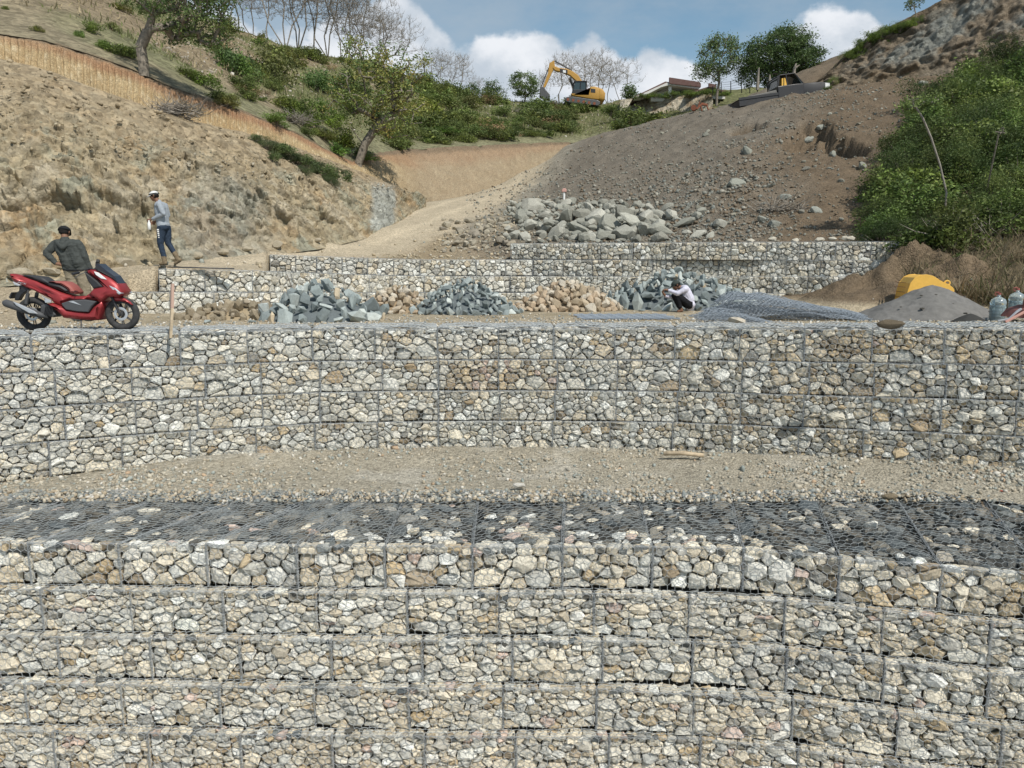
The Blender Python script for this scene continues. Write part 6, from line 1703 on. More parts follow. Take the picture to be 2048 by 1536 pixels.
# walking man
KW = 308.0
w_ = lambda x, z, y=0.0: ((x - 1200) / KW, y, (705 - z) / KW)
caps = []
f = Vector((-1, -.12, -.22)); hc = w_(1165, 222, 0)
head(caps, hc, f, 0, 4, 1.0)
caps += [(w_(1178, 245), w_(1192, 275), .052, .058, 0), (w_(1196, 262, 0), w_(1196, 262, 0), .05, .05, 1)]
caps += [(w_(1205, 290, -.11), w_(1205, 290, .11), .095, .095, 1), (w_(1207, 300, -.07), w_(1212, 420, -.06), .12, .115, 1), (w_(1207, 300, .07), w_(1212, 420, .06), .12, .115, 1), (w_(1200, 330, 0), w_(1210, 400, 0), .13, .12, 1), (w_(1215, 425, -.07), w_(1215, 425, .07), .12, .12, 1)]
caps += [(w_(1222, 285, -.19), w_(1248, 350, -.22), .066, .055, 1), (w_(1248, 350, -.22), w_(1168, 384, -.16), .052, .038, 1), (w_(1168, 384, -.16), w_(1155, 387, -.155), .03, .027, 0)]
caps += [(w_(1210, 285, .19), w_(1222, 352, .22), .064, .054, 1), (w_(1222, 352, .22), w_(1160, 392, .14), .05, .038, 1), (w_(1160, 392, .14), w_(1148, 396, .13), .03, .027, 0)]
hand(caps, w_(1152, 388, -.15), (-1, .15, -.25), 1, (0, -1, .2), 0, .9); hand(caps, w_(1146, 397, .125), (-1, -.25, -.4), -1, (0, 1, .2), 0, .9)
caps += [(w_(1218, 440, -.08), w_(1218, 440, .08), .115, .115, 2), (w_(1210, 450, -.085), w_(1195, 555, -.08), .1, .07, 2), (w_(1195, 555, -.08), w_(1214, 650, -.08), .066, .055, 2), (w_(1225, 450, .085), w_(1228, 548, .08), .1, .072, 2), (w_(1228, 548, .08), w_(1272, 625, .08), .064, .053, 2)]
caps += [(w_(1213, 650, -.08), w_(1215, 688, -.08), .058, .05, 3), (w_(1222, 692, -.08), w_(1188, 697, -.085), .043, .036, 3), (w_(1270, 620, .08), w_(1290, 662, .08), .056, .05, 3), (w_(1305, 672, .08), w_(1272, 694, .085), .045, .034, 3)]
man1 = person('man in grey long sleeves, blue jeans and white cap walking left on the dirt ramp', caps, [M['skin'], M['shirt_g'], M['jeans'], M['boots'], M['hair']], P(328, 529.5, 18.35))
cap_on(man1, hc, f, M['cap_w'], 1.03, True, M['cap_b']); eyes(man1, hc, f)
part('leg_print', man1, M['white'], lambda b: [slab_bm(b, [((1192 + i * .7 - 1200) / KW, (705 - 455 - i * 13) / KW), ((1206 - i * .3 - 1200) / KW, (705 - 455 - i * 13) / KW), ((1205 - i * .3 - 1200) / KW, (705 - 464 - i * 13) / KW), ((1191 + i * .7 - 1200) / KW, (705 - 464 - i * 13) / KW)], -.190 + .005 * i, -.172 + .005 * i, .002) for i in range(5)])
bt = empty('bottle', man1.location + Vector(w_(1141, 432, -.2)), 0, 'white bottle held by the walking man in grey', 'bottle')
part('bottle_body', bt, M['white'], lambda b: tube_bm(b, [(0, 0, -.09), (0, 0, -.085), (0, 0, .05), (0, 0, .08), (0, 0, .10)], [.03, .036, .036, .02, .016], 12), True)
part('bottle_cap', bt, M['white'], lambda b: tube_bm(b, [(0, 0, .10), (0, 0, .125)], .018, 10))

# man in hoodie seen from behind
KH = 391.0
h_ = lambda x, z, y=0.0: ((x - 560) / KH, y, (1100 - z) / KH)
caps = []; f = Vector((-.12, 1, -.35)); hc = h_(486, 480, .05)
head(caps, hc, f, 0, 4, 1.02)
caps += [(h_(490, 500, .02), h_(500, 540, .0), .056, .062, 0), (h_(498, 535, .0), h_(500, 545, -.01), .075, .09, 1)]
caps += [(h_(440, 562, 0), h_(580, 562, 0), .082, .082, 1), (h_(470, 575, 0), h_(520, 700, -.01), .125, .125, 1), (h_(550, 575, 0), h_(585, 700, -.01), .125, .125, 1), (h_(510, 580, .03), h_(555, 690, .02), .14, .14, 1), (h_(505, 725, 0), h_(600, 728, 0), .105, .105, 1)]
caps += [(h_(425, 568, 0), h_(372, 628, -.06), .078, .064, 1), (h_(372, 628, -.06), h_(432, 690, -.09), .06, .046, 1), (h_(432, 690, -.09), h_(447, 700, -.09), .03, .028, 0)]
caps += [(h_(592, 568, 0), h_(630, 655, 0), .078, .064, 1), (h_(630, 655, 0), h_(650, 738, .04), .058, .045, 1), (h_(650, 738, .04), h_(652, 752, .05), .03, .028, 0)]
hand(caps, h_(446, 700, -.09), (.9, .5, -.15), 1, (0, -1, .3), 0, .5); hand(caps, h_(652, 752, .05), (.1, .4, -1), 1, (1, 0, 0), 0, .5)
caps += [(h_(520, 755, 0), h_(595, 755, 0), .112, .112, 2), (h_(520, 770, 0), h_(545, 920, .0), .112, .085, 2), (h_(545, 920, 0), h_(550, 1060, .0), .08, .068, 2), (h_(595, 770, 0), h_(615, 920, .02), .112, .085, 2), (h_(615, 920, .02), h_(625, 1060, .02), .08, .068, 2)]
caps += [(h_(550, 1072, -.02), h_(545, 1086, .12), .05, .04, 3), (h_(625, 1072, 0), h_(630, 1086, .14), .05, .04, 3)]
man2 = person('man in dark grey hoodie and khaki trousers seen from behind, beside the red scooter', caps, [M['skin'], M['hood'], M['pants_k'], M['boots'], M['hair']], P(161, 640, 14.3), wrinkle=.012)
cap_on(man2, hc, f, M['cap_b'], 1.06, True)
part('hood', man2, M['hood'], lambda b: [capsule_bm(b, h_(450, 548, -.05), h_(500, 580, -.13), .05, .055), capsule_bm(b, h_(545, 545, -.05), h_(505, 585, -.13), .05, .055), capsule_bm(b, h_(500, 560, -.1), h_(505, 600, -.13), .06, .03)], True)
part('belt', man2, M['cap_b'], lambda b: tube_bm(b, [h_(558, 745, 0)[0:1] and (h_(558, 745)[0] + .205 * math.cos(a_), .125 * math.sin(a_), h_(558, 745)[2]) for a_ in [2 * math.pi * i / 20 for i in range(21)]], .018, 6, False))

# crouching man
KC = 654.0
c_ = lambda x, z, y=0.0: ((x - 1000) / KC, y, (672 - z) / KC)
caps = []; f = Vector((-1, -.1, -.55)); hc = c_(885, 272, 0)
head(caps, hc, f, 0, 4, .98)
caps += [(c_(925, 300), c_(985, 325), .05, .06, 0), (c_(1005, 330, -.14), c_(1005, 330, .14), .085, .085, 1), (c_(1010, 345, -.06), c_(1085, 480, -.06), .115, .115, 1), (c_(1010, 345, .06), c_(1085, 480, .06), .115, .115, 1), (c_(1085, 480, 0), c_(1105, 590, 0), .125, .105, 1), (c_(1108, 560, -.08), c_(1108, 600, .08), .095, .08, 1)]
caps += [(c_(985, 335, -.19), c_(880, 395, -.2), .058, .05, 1), (c_(880, 395, -.2), c_(770, 352, -.12), .047, .038, 1), (c_(770, 352, -.12), c_(745, 342, -.11), .028, .026, 0)]
caps += [(c_(985, 345, .19), c_(850, 455, .18), .058, .05, 1), (c_(850, 455, .18), c_(745, 440, .08), .047, .038, 1), (c_(745, 440, .08), c_(722, 420, .06), .028, .026, 0)]
hand(caps, c_(748, 342, -.11), (-1, .25, .1), 1, (0, 0, 1), 0, 1.1); hand(caps, c_(722, 418, .06), (-.7, -.1, .8), -1, (-1, 0, 0), 0, 1.0)
caps += [(c_(1080, 560, -.09), c_(885, 425, -.13), .105, .072, 2), (c_(885, 425, -.13), c_(935, 590, -.12), .068, .055, 2), (c_(1080, 560, .09), c_(880, 440, .12), .105, .072, 2), (c_(880, 440, .12), c_(960, 600, .12), .068, .055, 2), (c_(1060, 560, 0), c_(980, 500, 0), .1, .09, 2)]
caps += [(c_(940, 590, -.12), c_(960, 640, -.12), .036, .034, 0), (c_(965, 648, -.12), c_(905, 662, -.125), .034, .022, 0), (c_(962, 600, .12), c_(1000, 640, .12), .036, .034, 0), (c_(1005, 648, .12), c_(940, 662, .125), .034, .022, 0)]
man3 = person('man in pale lilac shirt and black trousers crouching beside the blue rock heap', caps, [M['skin'], M['shirt_w'], M['pants_b'], M['boots'], M['hair']], P(1366, 616, 18.0), wrinkle=.007)
man3.location.z = terr_z(np.array(man3.location.x), np.array(18.0)).item() + .015
cap_on(man3, hc, f, M['cap_g'], 1.0, True); eyes(man3, hc, f, .98)
# ------------------------------------------------------------------ excavator on the ridge
KE = 65.5
def e_(*pp): return [((x - 1080) / KE, (632 - z) / KE) for x, z in pp]
ex = empty('excavator', (0, 0, 0), 0, 'yellow tracked excavator with raised boom standing on the ridge', 'excavator')
for s in (-1, 1):
    tr = part('track', ex, M['steel'], lambda b: slab_bm(b, e_((942, 590), (955, 575), (1000, 572), (1190, 598), (1213, 610), (1212, 630), (1195, 640), (980, 617), (948, 608)), *sorted((s * .85, s * 1.4)), .05))
    for i in range(6): part('track_roller', tr, M['rust'], lambda b: tube_bm(b, [(-1.75 + i * .62, s * .83, .58 - i * .09), (-1.75 + i * .62, s * 1.42, .58 - i * .09)], .17, 8))
part('undercarriage', ex, M['steel'], lambda b: [slab_bm(b, e_((1010, 580), (1170, 590), (1170, 620), (1010, 605)), -.85, .85, 0), tube_bm(b, [(0, 0, .5), (0, 0, 1.05)], .55, 14)])
part('house', ex, M['yellow'], lambda b: slab_bm(b, e_((990, 548), (1120, 555), (1135, 500), (1170, 497), (1228, 515), (1247, 545), (1243, 598), (1150, 590), (1000, 566)), -1.35, 1.35, .08), True)
part('counterweight', ex, M['yellow'], lambda b: slab_bm(b, e_((1200, 512), (1232, 518), (1252, 548), (1248, 596), (1200, 592)), -1.38, 1.38, .1), True)
part('engine_vent', ex, M['black'], lambda b: slab_bm(b, e_((1140, 515), (1175, 518), (1175, 545), (1140, 542)), -1.375, -1.34, 0))
cb = part('cab', ex, M['black'], lambda b: [slab_bm(b, e_((1012, 455), (1108, 455), (1112, 462), (1008, 464)), -1.3, -.3, .03), slab_bm(b, e_((1008, 520), (1112, 520), (1112, 556), (996, 552)), -1.3, -.3, .03)] + [tube_bm(b, [((x0 - 1080) / KE, y, (632 - 458) / KE), ((x1 - 1080) / KE, y, (632 - 545) / KE)], .05, 5) for x0, x1 in ((1015, 1000), (1062, 1058), (1105, 1108)) for y in (-1.25, -.35)])
part('cab_window', cb, M['glass'], lambda b: slab_bm(b, e_((1020, 464), (1100, 464), (1100, 522), (1008, 522)), -1.22, -.38, .02))
part('boom', ex, M['yellow'], lambda b: slab_bm(b, e_((1058, 500), (1032, 440), (985, 400), (930, 378), (870, 365), (850, 345), (862, 330), (900, 345), (960, 352), (1010, 372), (1050, 400), (1080, 445), (1092, 500)), -.28, .28, .05))
part('boom_marking', ex, M['black'], lambda b: slab_bm(b, e_((905, 352), (965, 362), (965, 388), (910, 380)), -.30, -.285, 0))
part('boom_marking', ex, M['white'], lambda b: slab_bm(b, e_((930, 362), (952, 365), (952, 384), (930, 380)), -.315, -.302, 0))
part('stick', ex, M['yellow'], lambda b: slab_bm(b, e_((825, 310), (862, 288), (868, 330), (850, 370), (800, 478), (785, 500), (775, 490), (815, 380)), -.22, .22, .04))
part('bucket_cylinder', ex, M['steel'], lambda b: tube_bm(b, [(*[(820 - 1080) / KE], -.1, (632 - 345) / KE), ((762 - 1080) / KE, -.1, (632 - 485) / KE)], .07, 6))
part('stick_cylinder', ex, M['steel'], lambda b: tube_bm(b, [((865 - 1080) / KE, 0, (632 - 290) / KE), ((1000 - 1080) / KE, 0, (632 - 362) / KE)], .08, 6))
for s in (-1, 1): part('boom_cylinder', ex, M['steel'], lambda b: tube_bm(b, [((1035 - 1080) / KE, s * .4, (632 - 530) / KE), ((985 - 1080) / KE, s * .4, (632 - 415) / KE)], .09, 6))
part('bucket', ex, M['steel'], lambda b: slab_bm(b, e_((755, 485), (785, 490), (800, 515), (830, 545), (830, 580), (790, 578), (750, 555)), -.55, .55, .05))
ex.location = P(1163.5, 214, 96)
# ------------------------------------------------------------------ black pickup on the plateau
KP = 130.0
def p_(*pp): return [((x - 1400) / KP, (720 - z) / KP) for x, z in pp]
tk = empty('pickup_truck', (0, 0, 0), 0, 'old black pickup truck with long flat bed parked above the fill slope', 'pickup')
part('bed', tk, M['black'], lambda b: [slab_bm(b, p_((1062, 735), (1062, 690), (1362, 690), (1362, 735)), -.85, .85, .02), slab_bm(b, p_((1062, 690), (1062, 672), (1362, 672), (1362, 690)), -.88, -.82, 0), slab_bm(b, p_((1062, 690), (1062, 672), (1362, 672), (1362, 690)), .82, .88, 0)])
part('bed_load', tk, M['sand'], lambda b: slab_bm(b, p_((1070, 680), (1360, 680), (1355, 650), (1250, 660), (1140, 668)), -.8, .8, .05))
part('cab', tk, M['black'], lambda b: [slab_bm(b, p_((1362, 740), (1362, 628), (1510, 628), (1560, 632), (1560, 740)), -.86, .86, .04), slab_bm(b, p_((1385, 552), (1395, 545), (1500, 545), (1506, 552)), -.72, .72, .02)] + [tube_bm(b, [((x0 - 1400) / KP, y, (720 - 548) / KP), ((x1 - 1400) / KP, y * 1.15, (720 - 630) / KP)], .035, 5) for x0, x1 in ((1388, 1372), (1440, 1440), (1504, 1560)) for y in (-.7, .7)])
part('windscreen', tk, M['glass'], lambda b: slab_bm(b, p_((1504, 552), (1508, 552), (1562, 630), (1556, 630)), -.68, .68, 0))
part('rear_window', tk, M['glass'], lambda b: slab_bm(b, p_((1386, 555), (1389, 555), (1376, 628), (1373, 628)), -.66, .66, 0))
part('bonnet', tk, M['black'], lambda b: slab_bm(b, p_((1556, 740), (1556, 630), (1700, 638), (1745, 648), (1750, 740)), -.84, .84, .05), True)
part('roll_bar', tk, M['black'], lambda b: [tube_bm(b, [((1372 - 1400) / KP, y, (720 - 690) / KP), ((1372 - 1400) / KP, y, (720 - 560) / KP)], .035, 6) for y in (-.75, .75)] + [tube_bm(b, [((1372 - 1400) / KP, -.75, (720 - 560) / KP), ((1372 - 1400) / KP, .75, (720 - 560) / KP)], .035, 6)])
part('seat', tk, M['bucket_yellow'], lambda b: [slab_bm(b, p_((1412, 570), (1440, 568), (1450, 640), (1405, 640)), -.6, -.1, .03), slab_bm(b, p_((1455, 565), (1482, 565), (1490, 640), (1450, 640)), -.1, .5, .03)])
for s in (-1, 1): part('headlight', tk, M['white'], lambda b: slab_bm(b, p_((1722, 650), (1757, 655), (1757, 685), (1722, 685)), *sorted((s * .5, s * .86)), .01))
part('bumper', tk, M['silver'], lambda b: slab_bm(b, p_((1748, 700), (1768, 700), (1768, 722), (1748, 722)), -.85, .85, .01))
for x in (1150, 1650):
    for s in (-1, 1):
        w = part('wheel', tk, M['rubber'], lambda b: torus_bm(b, ((x - 1400) / KP, s * .76, -.1), .25, .1, 24, 8, 1.0), True)
        part('rim', w, M['silver'], lambda b: tube_bm(b, [((x - 1400) / KP, s * .70, -.1), ((x - 1400) / KP, s * .80, -.1)], .16, 12))
pt = P(1200 + 1400 / 3.938, 20 + 700 / 3.938, 47.0)
place(tk, pt + Vector((0, 0, -.15)), rad(4), rad(8.2))
# ------------------------------------------------------------------ house
KB = 3.938
def H3(x, z, Y=84): return P(1200 + x / KB, 20 + z / KB, Y)
ho = empty('house', H3(650, 690), 0, 'low white house with sloping brown roofs on the ridge behind the excavator', 'house')
def prism(name, pts, dY, mat, parent=ho, label=None):
    """facade outline extended dY metres back"""
    def fn(b):
        A = [b.verts.new(p - ho.location) for p in pts]; B = [b.verts.new(p + Vector((p.x / p.y * dY * .2, dY, 0)) - ho.location) for p in pts]; n = len(A)
        f1 = b.faces.new(A); f2 = b.faces.new(B[::-1])
        for i in range(n): b.faces.new((A[i], B[i], B[(i + 1) % n], A[(i + 1) % n]))
        bmesh.ops.triangulate(b, faces=[f1, f2])
    return part(name, parent, mat, fn, label=label)
prism('wall', [H3(*a, 85) for a in ((400, 720), (400, 668), (540, 612), (760, 612), (860, 640), (860, 720))], 8, M['plaster'])
rf = prism('roof', [H3(*a, 83.4) for a in ((262, 690), (272, 680), (515, 563), (548, 568), (548, 578), (530, 580))], 9, M['roof_brown'])
prism('soffit', [H3(*a, 83.2) for a in ((275, 686), (525, 572), (790, 610), (780, 622), (545, 590), (480, 608), (330, 684))], 1.8, M['plaster'], rf)
prism('parapet', [H3(*a, 83.0) for a in ((547, 530), (782, 566), (795, 578), (795, 606), (547, 578))], .35, M['roof_brown'])
prism('roof', [H3(*a, 81.5) for a in ((688, 655), (850, 604), (870, 606), (1000, 640), (995, 650), (860, 618), (700, 662))], 7, M['roof_brown'])
prism('parapet', [H3(*a, 81.3) for a in ((857, 575), (918, 588), (918, 612), (857, 606))], .3, M['roof_brown'])
prism('column', [H3(*a, 83.6) for a in ((540, 600), (563, 600), (563, 690), (540, 690))], .4, M['white'])
for a, c in (((565, 632), (662, 676)), ((455, 655), (535, 690)), ((690, 640), (740, 680))):
    w = prism('window', [H3(a[0], a[1], 84.9), H3(c[0], a[1], 84.9), H3(c[0], c[1], 84.9), H3(a[0], c[1], 84.9)], .08, M['glass'])
    prism('window_frame', [H3(a[0] - 3, a[1] - 3, 84.8), H3(c[0] + 3, a[1] - 3, 84.8), H3(c[0] + 3, a[1] + 1, 84.8), H3(a[0] - 3, a[1] + 1, 84.8)], .1, M['white'], w)
prism('wall', [H3(*a, 82.5) for a in ((730, 700), (730, 655), (860, 622), (985, 650), (985, 700))], 5, M['plaster'])
# garden fence of wire between thin posts
fe = empty('wire_fence', H3(1100, 640, 64), 0, 'thin wire fence on grey posts left of the black pickup', 'fence')
xs_f = [888, 955, 1030, 1115, 1180, 1240, 1300, 1365]
tops = [600, 570, 560, 520, 522, 524, 526, 530]
for x, tz in zip(xs_f, tops):
    a = H3(x, 655, 64) - fe.location; c = H3(x, tz, 64) - fe.location; part('post', fe, M['steel'], lambda b: tube_bm(b, [a, c], .035, 5))
for k in range(4):
    part('wire', fe, M['steel'], lambda b: tube_bm(b, [H3(x, tz + (645 - tz) * k / 4.5 + 4, 64) - fe.location for x, tz in zip(xs_f, tops)], .012, 3))
for i, (x, z0, z1, bx) in enumerate(((1240, 610, 455, 12), (1525, 500, 420, 20), (1335, 600, 510, 3))):
    root = empty('dead_trunk', H3(x, z0, 60), 0, ['pale leaning dead trunk before the big dark tree', 'pale forked dead stump right of the big dark tree', 'thin dead pole left of the pickup cab'][i], 'dead tree')
    a = H3(x, z0 + 20, 60) - root.location; m = H3(x + bx * .4, (z0 + z1) / 2, 60) - root.location; c = H3(x + bx, z1, 60) - root.location
    part('trunk', root, M['bark_pale'], lambda b: tube_bm(b, [a, m, c], [.14, .10, .05], 6))
    if i == 1: part('limb', root, M['bark_pale'], lambda b: tube_bm(b, [m, H3(x + 48, z1 + 12, 60) - root.location], [.08, .04], 5))
# rusty machine part on the slope
ru = empty('scrap_metal', rel_at(1398, 224), 0, 'rusty orange machine part lying near the top of the grey slope', 'scrap')
ru.scale = (.7, .7, .7)
part('drum', ru, M['rust'], lambda b: tube_bm(b, [(-.55, -.35, .25), (-.35, .35, .3)], .24, 10))
part('bracket', ru, M['rust'], lambda b: [slab_bm(b, [(-.3, .2), (-.15, .15), (.2, .5), (.7, .45), (.75, .6), (.2, .72)], -.1, .1, .02), tube_bm(b, [(.1, 0, .6), (.25, 0, .05)], .06, 6), tube_bm(b, [(.6, 0, .55), (.85, 0, .05)], .06, 6), tube_bm(b, [(-.1, 0, .35), (.05, 0, .85)], .05, 6)])
# white marker pipe
pp = rel_at(1128, 403); mk = empty('marker_post', pp, 0, 'white marker post with pink cap standing in the boulder pile', 'marker post')
part('post', mk, M['white'], lambda b: tube_bm(b, [(0, 0, -.3), (0, 0, .42)], .05, 10))
part('cap', mk, glossy('pink_cap', (.52, .30, .25), .8), lambda b: slab_bm(b, [(-.1, .40), (.1, .40), (.11, .5), (.05, .57), (-.05, .56), (-.11, .49)], -.09, .09, .02))

# ------------------------------------------------------------------ terrace clutter on the right
def tz(x, y): return terr_z(np.array(x), np.array(y)).item()
# sand pile
sx, sy_ = X_(1855, 15.2), 15.2
th = np.linspace(0, 2 * math.pi, 97)[:-1]; rr = np.linspace(0, 1, 44); A_, R_ = np.meshgrid(th, rr)
SX = np.cos(A_) * R_ * 1.62; SY_ = np.sin(A_) * R_ * 1.25
ridge = np.exp(-(SY_ / .7) ** 2)
SZ = .69 * np.clip(1 - R_ ** 1.25, 0, 1) * (.9 + .16 * np.exp(-((SX - .35) / .5) ** 2) + .06 * np.exp(-((SX + .3) / .2) ** 2)) 
pS = np.stack([SX, SY_, SZ], -1); SZ = SZ + .15 * fbm(pS, .7, 4, 150) * (1 - R_) * (R_ + .25) + .03 * fbm(pS, .16, 4, 151) - .03 - .05 * (R_ > .98)
V = np.stack([SX, SY_, SZ], -1).reshape(-1, 3); nt_ = len(th)
Fc = [(j * nt_ + i, j * nt_ + (i + 1) % nt_, (j + 1) * nt_ + (i + 1) % nt_, (j + 1) * nt_ + i) for j in range(len(rr) - 1) for i in range(nt_)]
me = mesh_from('sand_pile', V, Fc, smooth=True); sp_ = obj('sand_pile', me, None, M['sand'], (sx, sy_, tz(sx, sy_) - .01)); tag(sp_, 'cone of fine grey sand on the terrace before the yellow bucket', 'sand pile')
lump = [(-.5, -.7, .05, .35), (.9, -.6, .09, .22), (.2, -.9, .05, .2), (-.1, -.4, .035, .55), (.5, -.3, .03, .6), (-.8, -.5, .03, .3), (.1, -.65, .03, .4), (.35, -.55, .025, .45), (-.35, -.35, .03, .55)]
for i, (x, y, r, z) in enumerate(lump):
    o = obj('clod', ROCK_LIME[i], sp_, loc=(x, y, .80 * (1 - math.hypot(x / 1.75, y / 1.25)) - .02)); o.scale = (r, r, r * .6); o.color = (.12, .115, .10, 1)
# yellow bucket of a machine lying behind the sand
yb_ = empty('loader_bucket', (0, 0, 0), 0, 'yellow steel excavator bucket lying behind the grey sand pile', 'bucket')
KY = 800.0
def y_(*pp): return [((x - 700) / KY, (640 - z) / KY) for x, z in pp]
side_ = y_((480, 640), (500, 460), (530, 330), (590, 240), (660, 205), (740, 195), (830, 215), (900, 260), (960, 300), (1060, 350), (1120, 400), (1140, 430), (1150, 640))
part('side_plate', yb_, M['bucket_yellow'], lambda b: slab_bm(b, side_, -.03, 0, .004))
part('side_plate', yb_, M['bucket_yellow'], lambda b: slab_bm(b, side_, .95, .98, .004))
part('shell', yb_, M['bucket_yellow'], lambda b: slab_bm(b, [(x * .97, z * .985) for x, z in side_], 0, .95, .0))
for zc in (330, 400, 480, 560): part('seam', yb_, M['rust'], lambda b: slab_bm(b, [(-.30 - .0 * zc, (640 - zc) / KY), (-.28, (640 - zc) / KY), (-.28, (646 - zc) / KY), (-.30, (646 - zc) / KY)], .02, .93, 0))
part('lifting_eye', yb_, M['bucket_yellow'], lambda b: torus_bm(b, ((1040 - 700) / KY, .0, (640 - 330) / KY), .045, .016, 18, 6))
px_ = X_(1838, 17.0); yb_.location = (px_, 17.0, tz(px_, 17.0) + .27); yb_.rotation_euler = (0, 0, rad(-12)); yb_.scale = (1.16, .9, 1.1)
# folded sheets of gabion netting
M['net_stack'] = plain('folded_netting', (.22, .25, .28), .6, .4, .3, .35, 70, .01)
def net_sheet(name, label, cx, cy, L, D, folds, H, seed, yaw=0, layers=5, wire=.006, cell=.1, taper=True):
    rnd = random.Random(seed); V, Fc = [], []
    root = empty(name, (cx, cy, tz(cx, cy)), yaw, label, 'wire netting')
    def hgt(x, y, k):
        if not taper: return .02 + .008 * math.sin(x * 31 + k) + .01 * k
        q_ = x / L + .5; e = min(1, max(0, q_ * 5)) ** .6 * min(1, max(0, (1 - q_) * 1.5 + .04)) ** .8
        lv = (k + 1) / layers * (1 + .18 * math.sin(x * 1.3 + k * 1.9 + seed))
        return .02 + H * e * lv * (1 - .35 * (2 * y / D) ** 2) + .055 * e * math.sin(y * 15 + 1.6 * math.sin(x * 1.1 + k) + k * 2.1) + .012 * math.sin(x * 13 + y * 19 + k * 2)
    for k in range(layers):
        ny = int(D / cell); nx = int(L / cell); ox, oy = rnd.uniform(0, cell), rnd.uniform(0, cell)
        sh = rnd.uniform(-.12, .12) * taper; nar = 1 - .07 * k * taper
        def pt(i, j):
            x = -L / 2 + i * cell + (.5 * cell if j % 2 else 0) + ox; y = -D / 2 + j * cell * .5 + oy; x += .03 * math.sin(y * 9 + k); 
            y = y * nar + sh + (.10 * math.sin(x * 1.7 + k * 1.3) * taper); x = x * (1 - .05 * k * taper)
            return Vector((x, y, max(.015 + .004 * k, hgt(x, y, k))))
        for j in range(ny * 2):
            for i in range(nx):
                a = pt(i, j)
                for b_ in (pt(i, j + 1), pt(i + (1 if j % 2 else -1), j + 1)):
                    d = (b_ - a); d.normalize(); s = d.cross(Vector((0, 0, 1))).normalized() * wire * .5; u_ = Vector((0, 0, wire * .8)); n0 = len(V)
                    V.extend([a - s, a + s, a + u_, b_ - s, b_ + s, b_ + u_]); Fc.extend([(n0, n0 + 1, n0 + 4, n0 + 3), (n0 + 1, n0 + 2, n0 + 5, n0 + 4), (n0 + 2, n0, n0 + 3, n0 + 5)])
    o = obj('netting', mesh_from('netting', [tuple(v) for v in V], Fc), root, M['wire2']); o['kind'] = 'stuff'
    return root
M['wire2'] = plain('galvanised_netting', (.31, .35, .39), .5, .5, .25, .25, 60)
net_sheet('netting_stack', 'thick stack of folded blue grey gabion netting right of the crouching man', X_(1568, 15.6), 15.6, 3.5, 1.6, (9.5, .8), .46, 1, rad(-4), 6, .009)
net_sheet('netting_stack', 'lower heap of folded netting in front of the thick stack', X_(1462, 14.5), 14.5, 1.3, .7, (11, 1.2), .17, 2, rad(-8), 4, .008)
net_sheet('netting_sheet', 'flat sheet of blue grey netting spread on the ground before the largest rock heap', X_(1250, 16.0), 16.0, 1.95, 1.5, (3, .3), .03, 3, rad(2), 3, .007, .08, False)
# timber stake leaning on the crest, bamboo on the berm
st_ = empty('timber_stake', (0, 0, 0), 0, 'thin wooden stake standing against the upper wall crest, right of the scooter', 'stake')
a, c = P(341, 676, 11.55), P(345, 568, 11.75); st_.location = a
part('stake', st_, M['wood'], lambda b: tube_bm(b, [(0, 0, 0), (c - a) * .5 + Vector((.006, 0, 0)), c - a], [.026, .028, .026], 4), label=None)
part('painted_top', st_, glossy('faded_red_paint', (.40, .27, .21), .85), lambda b: tube_bm(b, [(c - a) * .55 + Vector((.006, 0, 0)), (c - a) * 1.003], [.0295, .0285], 4))
bb = empty('bamboo_pole', Pz(1367, 910, .13), 0, 'short grey bamboo pole lying at the foot of the upper wall', 'pole')
part('pole', bb, M['wood'], lambda b: tube_bm(b, [(-.31, .02, .02), (0, 0, .03), (.31, -.03, 0)], [.034, .036, .032], 8), True)
for x in (-.15, .12): part('joint', bb, M['wood'], lambda b: tube_bm(b, [(x - .01, .01 - x * .05, .025), (x + .01, .01 - x * .05, .025)], .040, 8))
o = obj('broken_brick', ROCK_BLUE[2], loc=Pz(2008, 982, .1)); o.scale = (.07, .04, .03); o.color = (.42, .08, .05, 1); tag(o, 'small bright red brick fragment on the gravel, far right', 'brick fragment')
# a thin dark strip along the top of the third tier
pl_ = obj('dark_strip', box_mesh('dark_strip', -.75, .75, -.05, .05, 0, .03, M['steel']), loc=P(402, 537, 18.25)); pl_.rotation_euler = (0, rad(1.5), rad(3)); tag(pl_, 'thin dark strip along the far wall top beside the walking man', 'bar')
st2 = empty('dark_stake', P(585, 590, 15.9), 0, 'thin dark stick rising from the leftmost blue rock heap', 'stick')
part('stick', st2, M['bark'], lambda b: tube_bm(b, [(.05, 0, -.05), (-.02, 0, .2), (-.1, 0, .42)], .012, 5))
# water bottles
def jug(p, s, label):
    j = empty('water_jug', p, 0, label, 'water bottle'); j.scale = (s,) * 3
    prof = [(.02, 0), (.125, .0), (.135, .02)] + [z_ for k in range(5) for z_ in ((.135, .05 + k * .06), (.127, .065 + k * .06), (.135, .08 + k * .06))] + [(.134, .36), (.115, .41), (.06, .445), (.032, .46), (.030, .50)]
    part('bottle_body', j, M['clear'], lambda b: tube_bm(b, [(0, 0, z + 1e-4 * i) for i, (r, z) in enumerate(prof)], [r for r, z in prof], 24, False), True)
    part('water', j, glossy('water_tint', (.22, .27, .26), .15), lambda b: tube_bm(b, [(0, 0, .01), (0, 0, .30)], .118, 20), True)
    part('cap', j, M['vinyl_red'], lambda b: tube_bm(b, [(0, 0, .495), (0, 0, .53)], .033, 12))
    part('handle', j, M['vinyl_red'], lambda b: tube_bm(b, [(-.03, 0, .47), (-.08, 0, .50), (-.07, 0, .54), (0, 0, .545)], .008, 6))
    return j
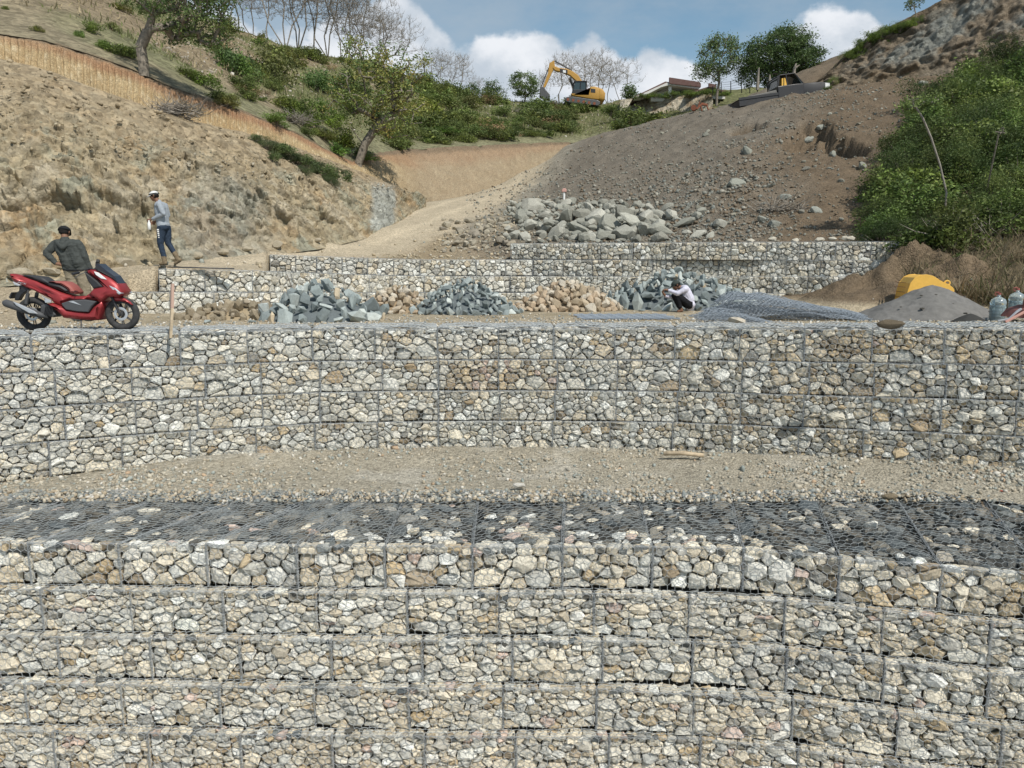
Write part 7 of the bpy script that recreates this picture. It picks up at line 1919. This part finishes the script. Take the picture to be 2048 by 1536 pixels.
jp = P(1993, 644, 13.3); jug(Vector((jp.x, 13.3, tz(jp.x, 13.3))), .92, 'clear water bottle with red cap on the terrace, nearest the sand pile')
jp = P(2030, 638, 13.9); jug(Vector((jp.x, 13.9, tz(jp.x, 13.9) + .06)), .98, 'clear water bottle half hidden behind the rusty machine at the right edge')
mc = empty('rusty_machine', (0, 0, 0), 0, 'rusty red machine with upright post at the right edge of the terrace', 'machine'); M['rust_red'] = glossy('rust_red_paint', (.20, .075, .06), .75, var=.4)
mp = P(2062, 648, 12.6); mc.location = (mp.x, 12.6, tz(mp.x, 12.6))
part('base_plate', mc, M['rust_red'], lambda b: slab_bm(b, [(-.34, .08), (.7, .08), (.7, .24), (-.05, .27), (-.25, .2)], -.3, .3, .02))
part('post', mc, M['rust_red'], lambda b: tube_bm(b, [(-.10, 0, .2), (-.08, 0, .62)], [.065, .05], 10))
part('post_cap', mc, glossy('orange_cap', (.55, .12, .05), .6), lambda b: tube_bm(b, [(-.08, 0, .60), (-.08, 0, .68)], .045, 10))
part('flywheel', mc, M['rust_red'], lambda b: tube_bm(b, [(.12, -.1, .45), (.12, .1, .45)], .16, 18))
part('tow_bar', mc, glossy('pink_paint', (.50, .27, .22), .8), lambda b: [tube_bm(b, [(-.62, -.32, .02), (-.30, -.32, .20)], .022, 6), tube_bm(b, [(-.36, -.32, .17), (-.22, -.32, .12)], .016, 6)])
part('hose', mc, M['silver'], lambda b: tube_bm(b, [(-.70, -.25, .03), (-.55, -.28, .06), (-.42, -.26, .18), (-.32, -.2, .22)], .02, 6))
part('wheel', mc, M['rubber'], lambda b: torus_bm(b, (.45, -.28, .12), .09, .035, 20, 8))
ss = empty('bottle_shadow_heap', (0, 0, 0), 0, 'low dark heap standing in for the shadow left of the water bottle', 'shadow heap'); dp = P(1940, 646, 13.2); ss.location = (dp.x, 13.2, tz(dp.x, 13.2))  # near-black heap modelled in place of the shadow cast by the bottle
o = obj('heap', mesh_from('heap', *[x for x in (lambda A, R: (np.stack([np.cos(A) * R * .34, np.sin(A) * R * .25, .16 * (1 - R ** 1.3) - .01 + .01 * np.sin(A * 5) * R], -1).reshape(-1, 3), [(j * 24 + i, j * 24 + (i + 1) % 24, (j + 1) * 24 + (i + 1) % 24, (j + 1) * 24 + i) for j in range(7) for i in range(24)]))(*np.meshgrid(np.linspace(0, 2 * math.pi, 25)[:-1], np.linspace(0, 1, 8)))], smooth=True), ss, plain('painted_shadow', (.05, .05, .047), .9, .1))
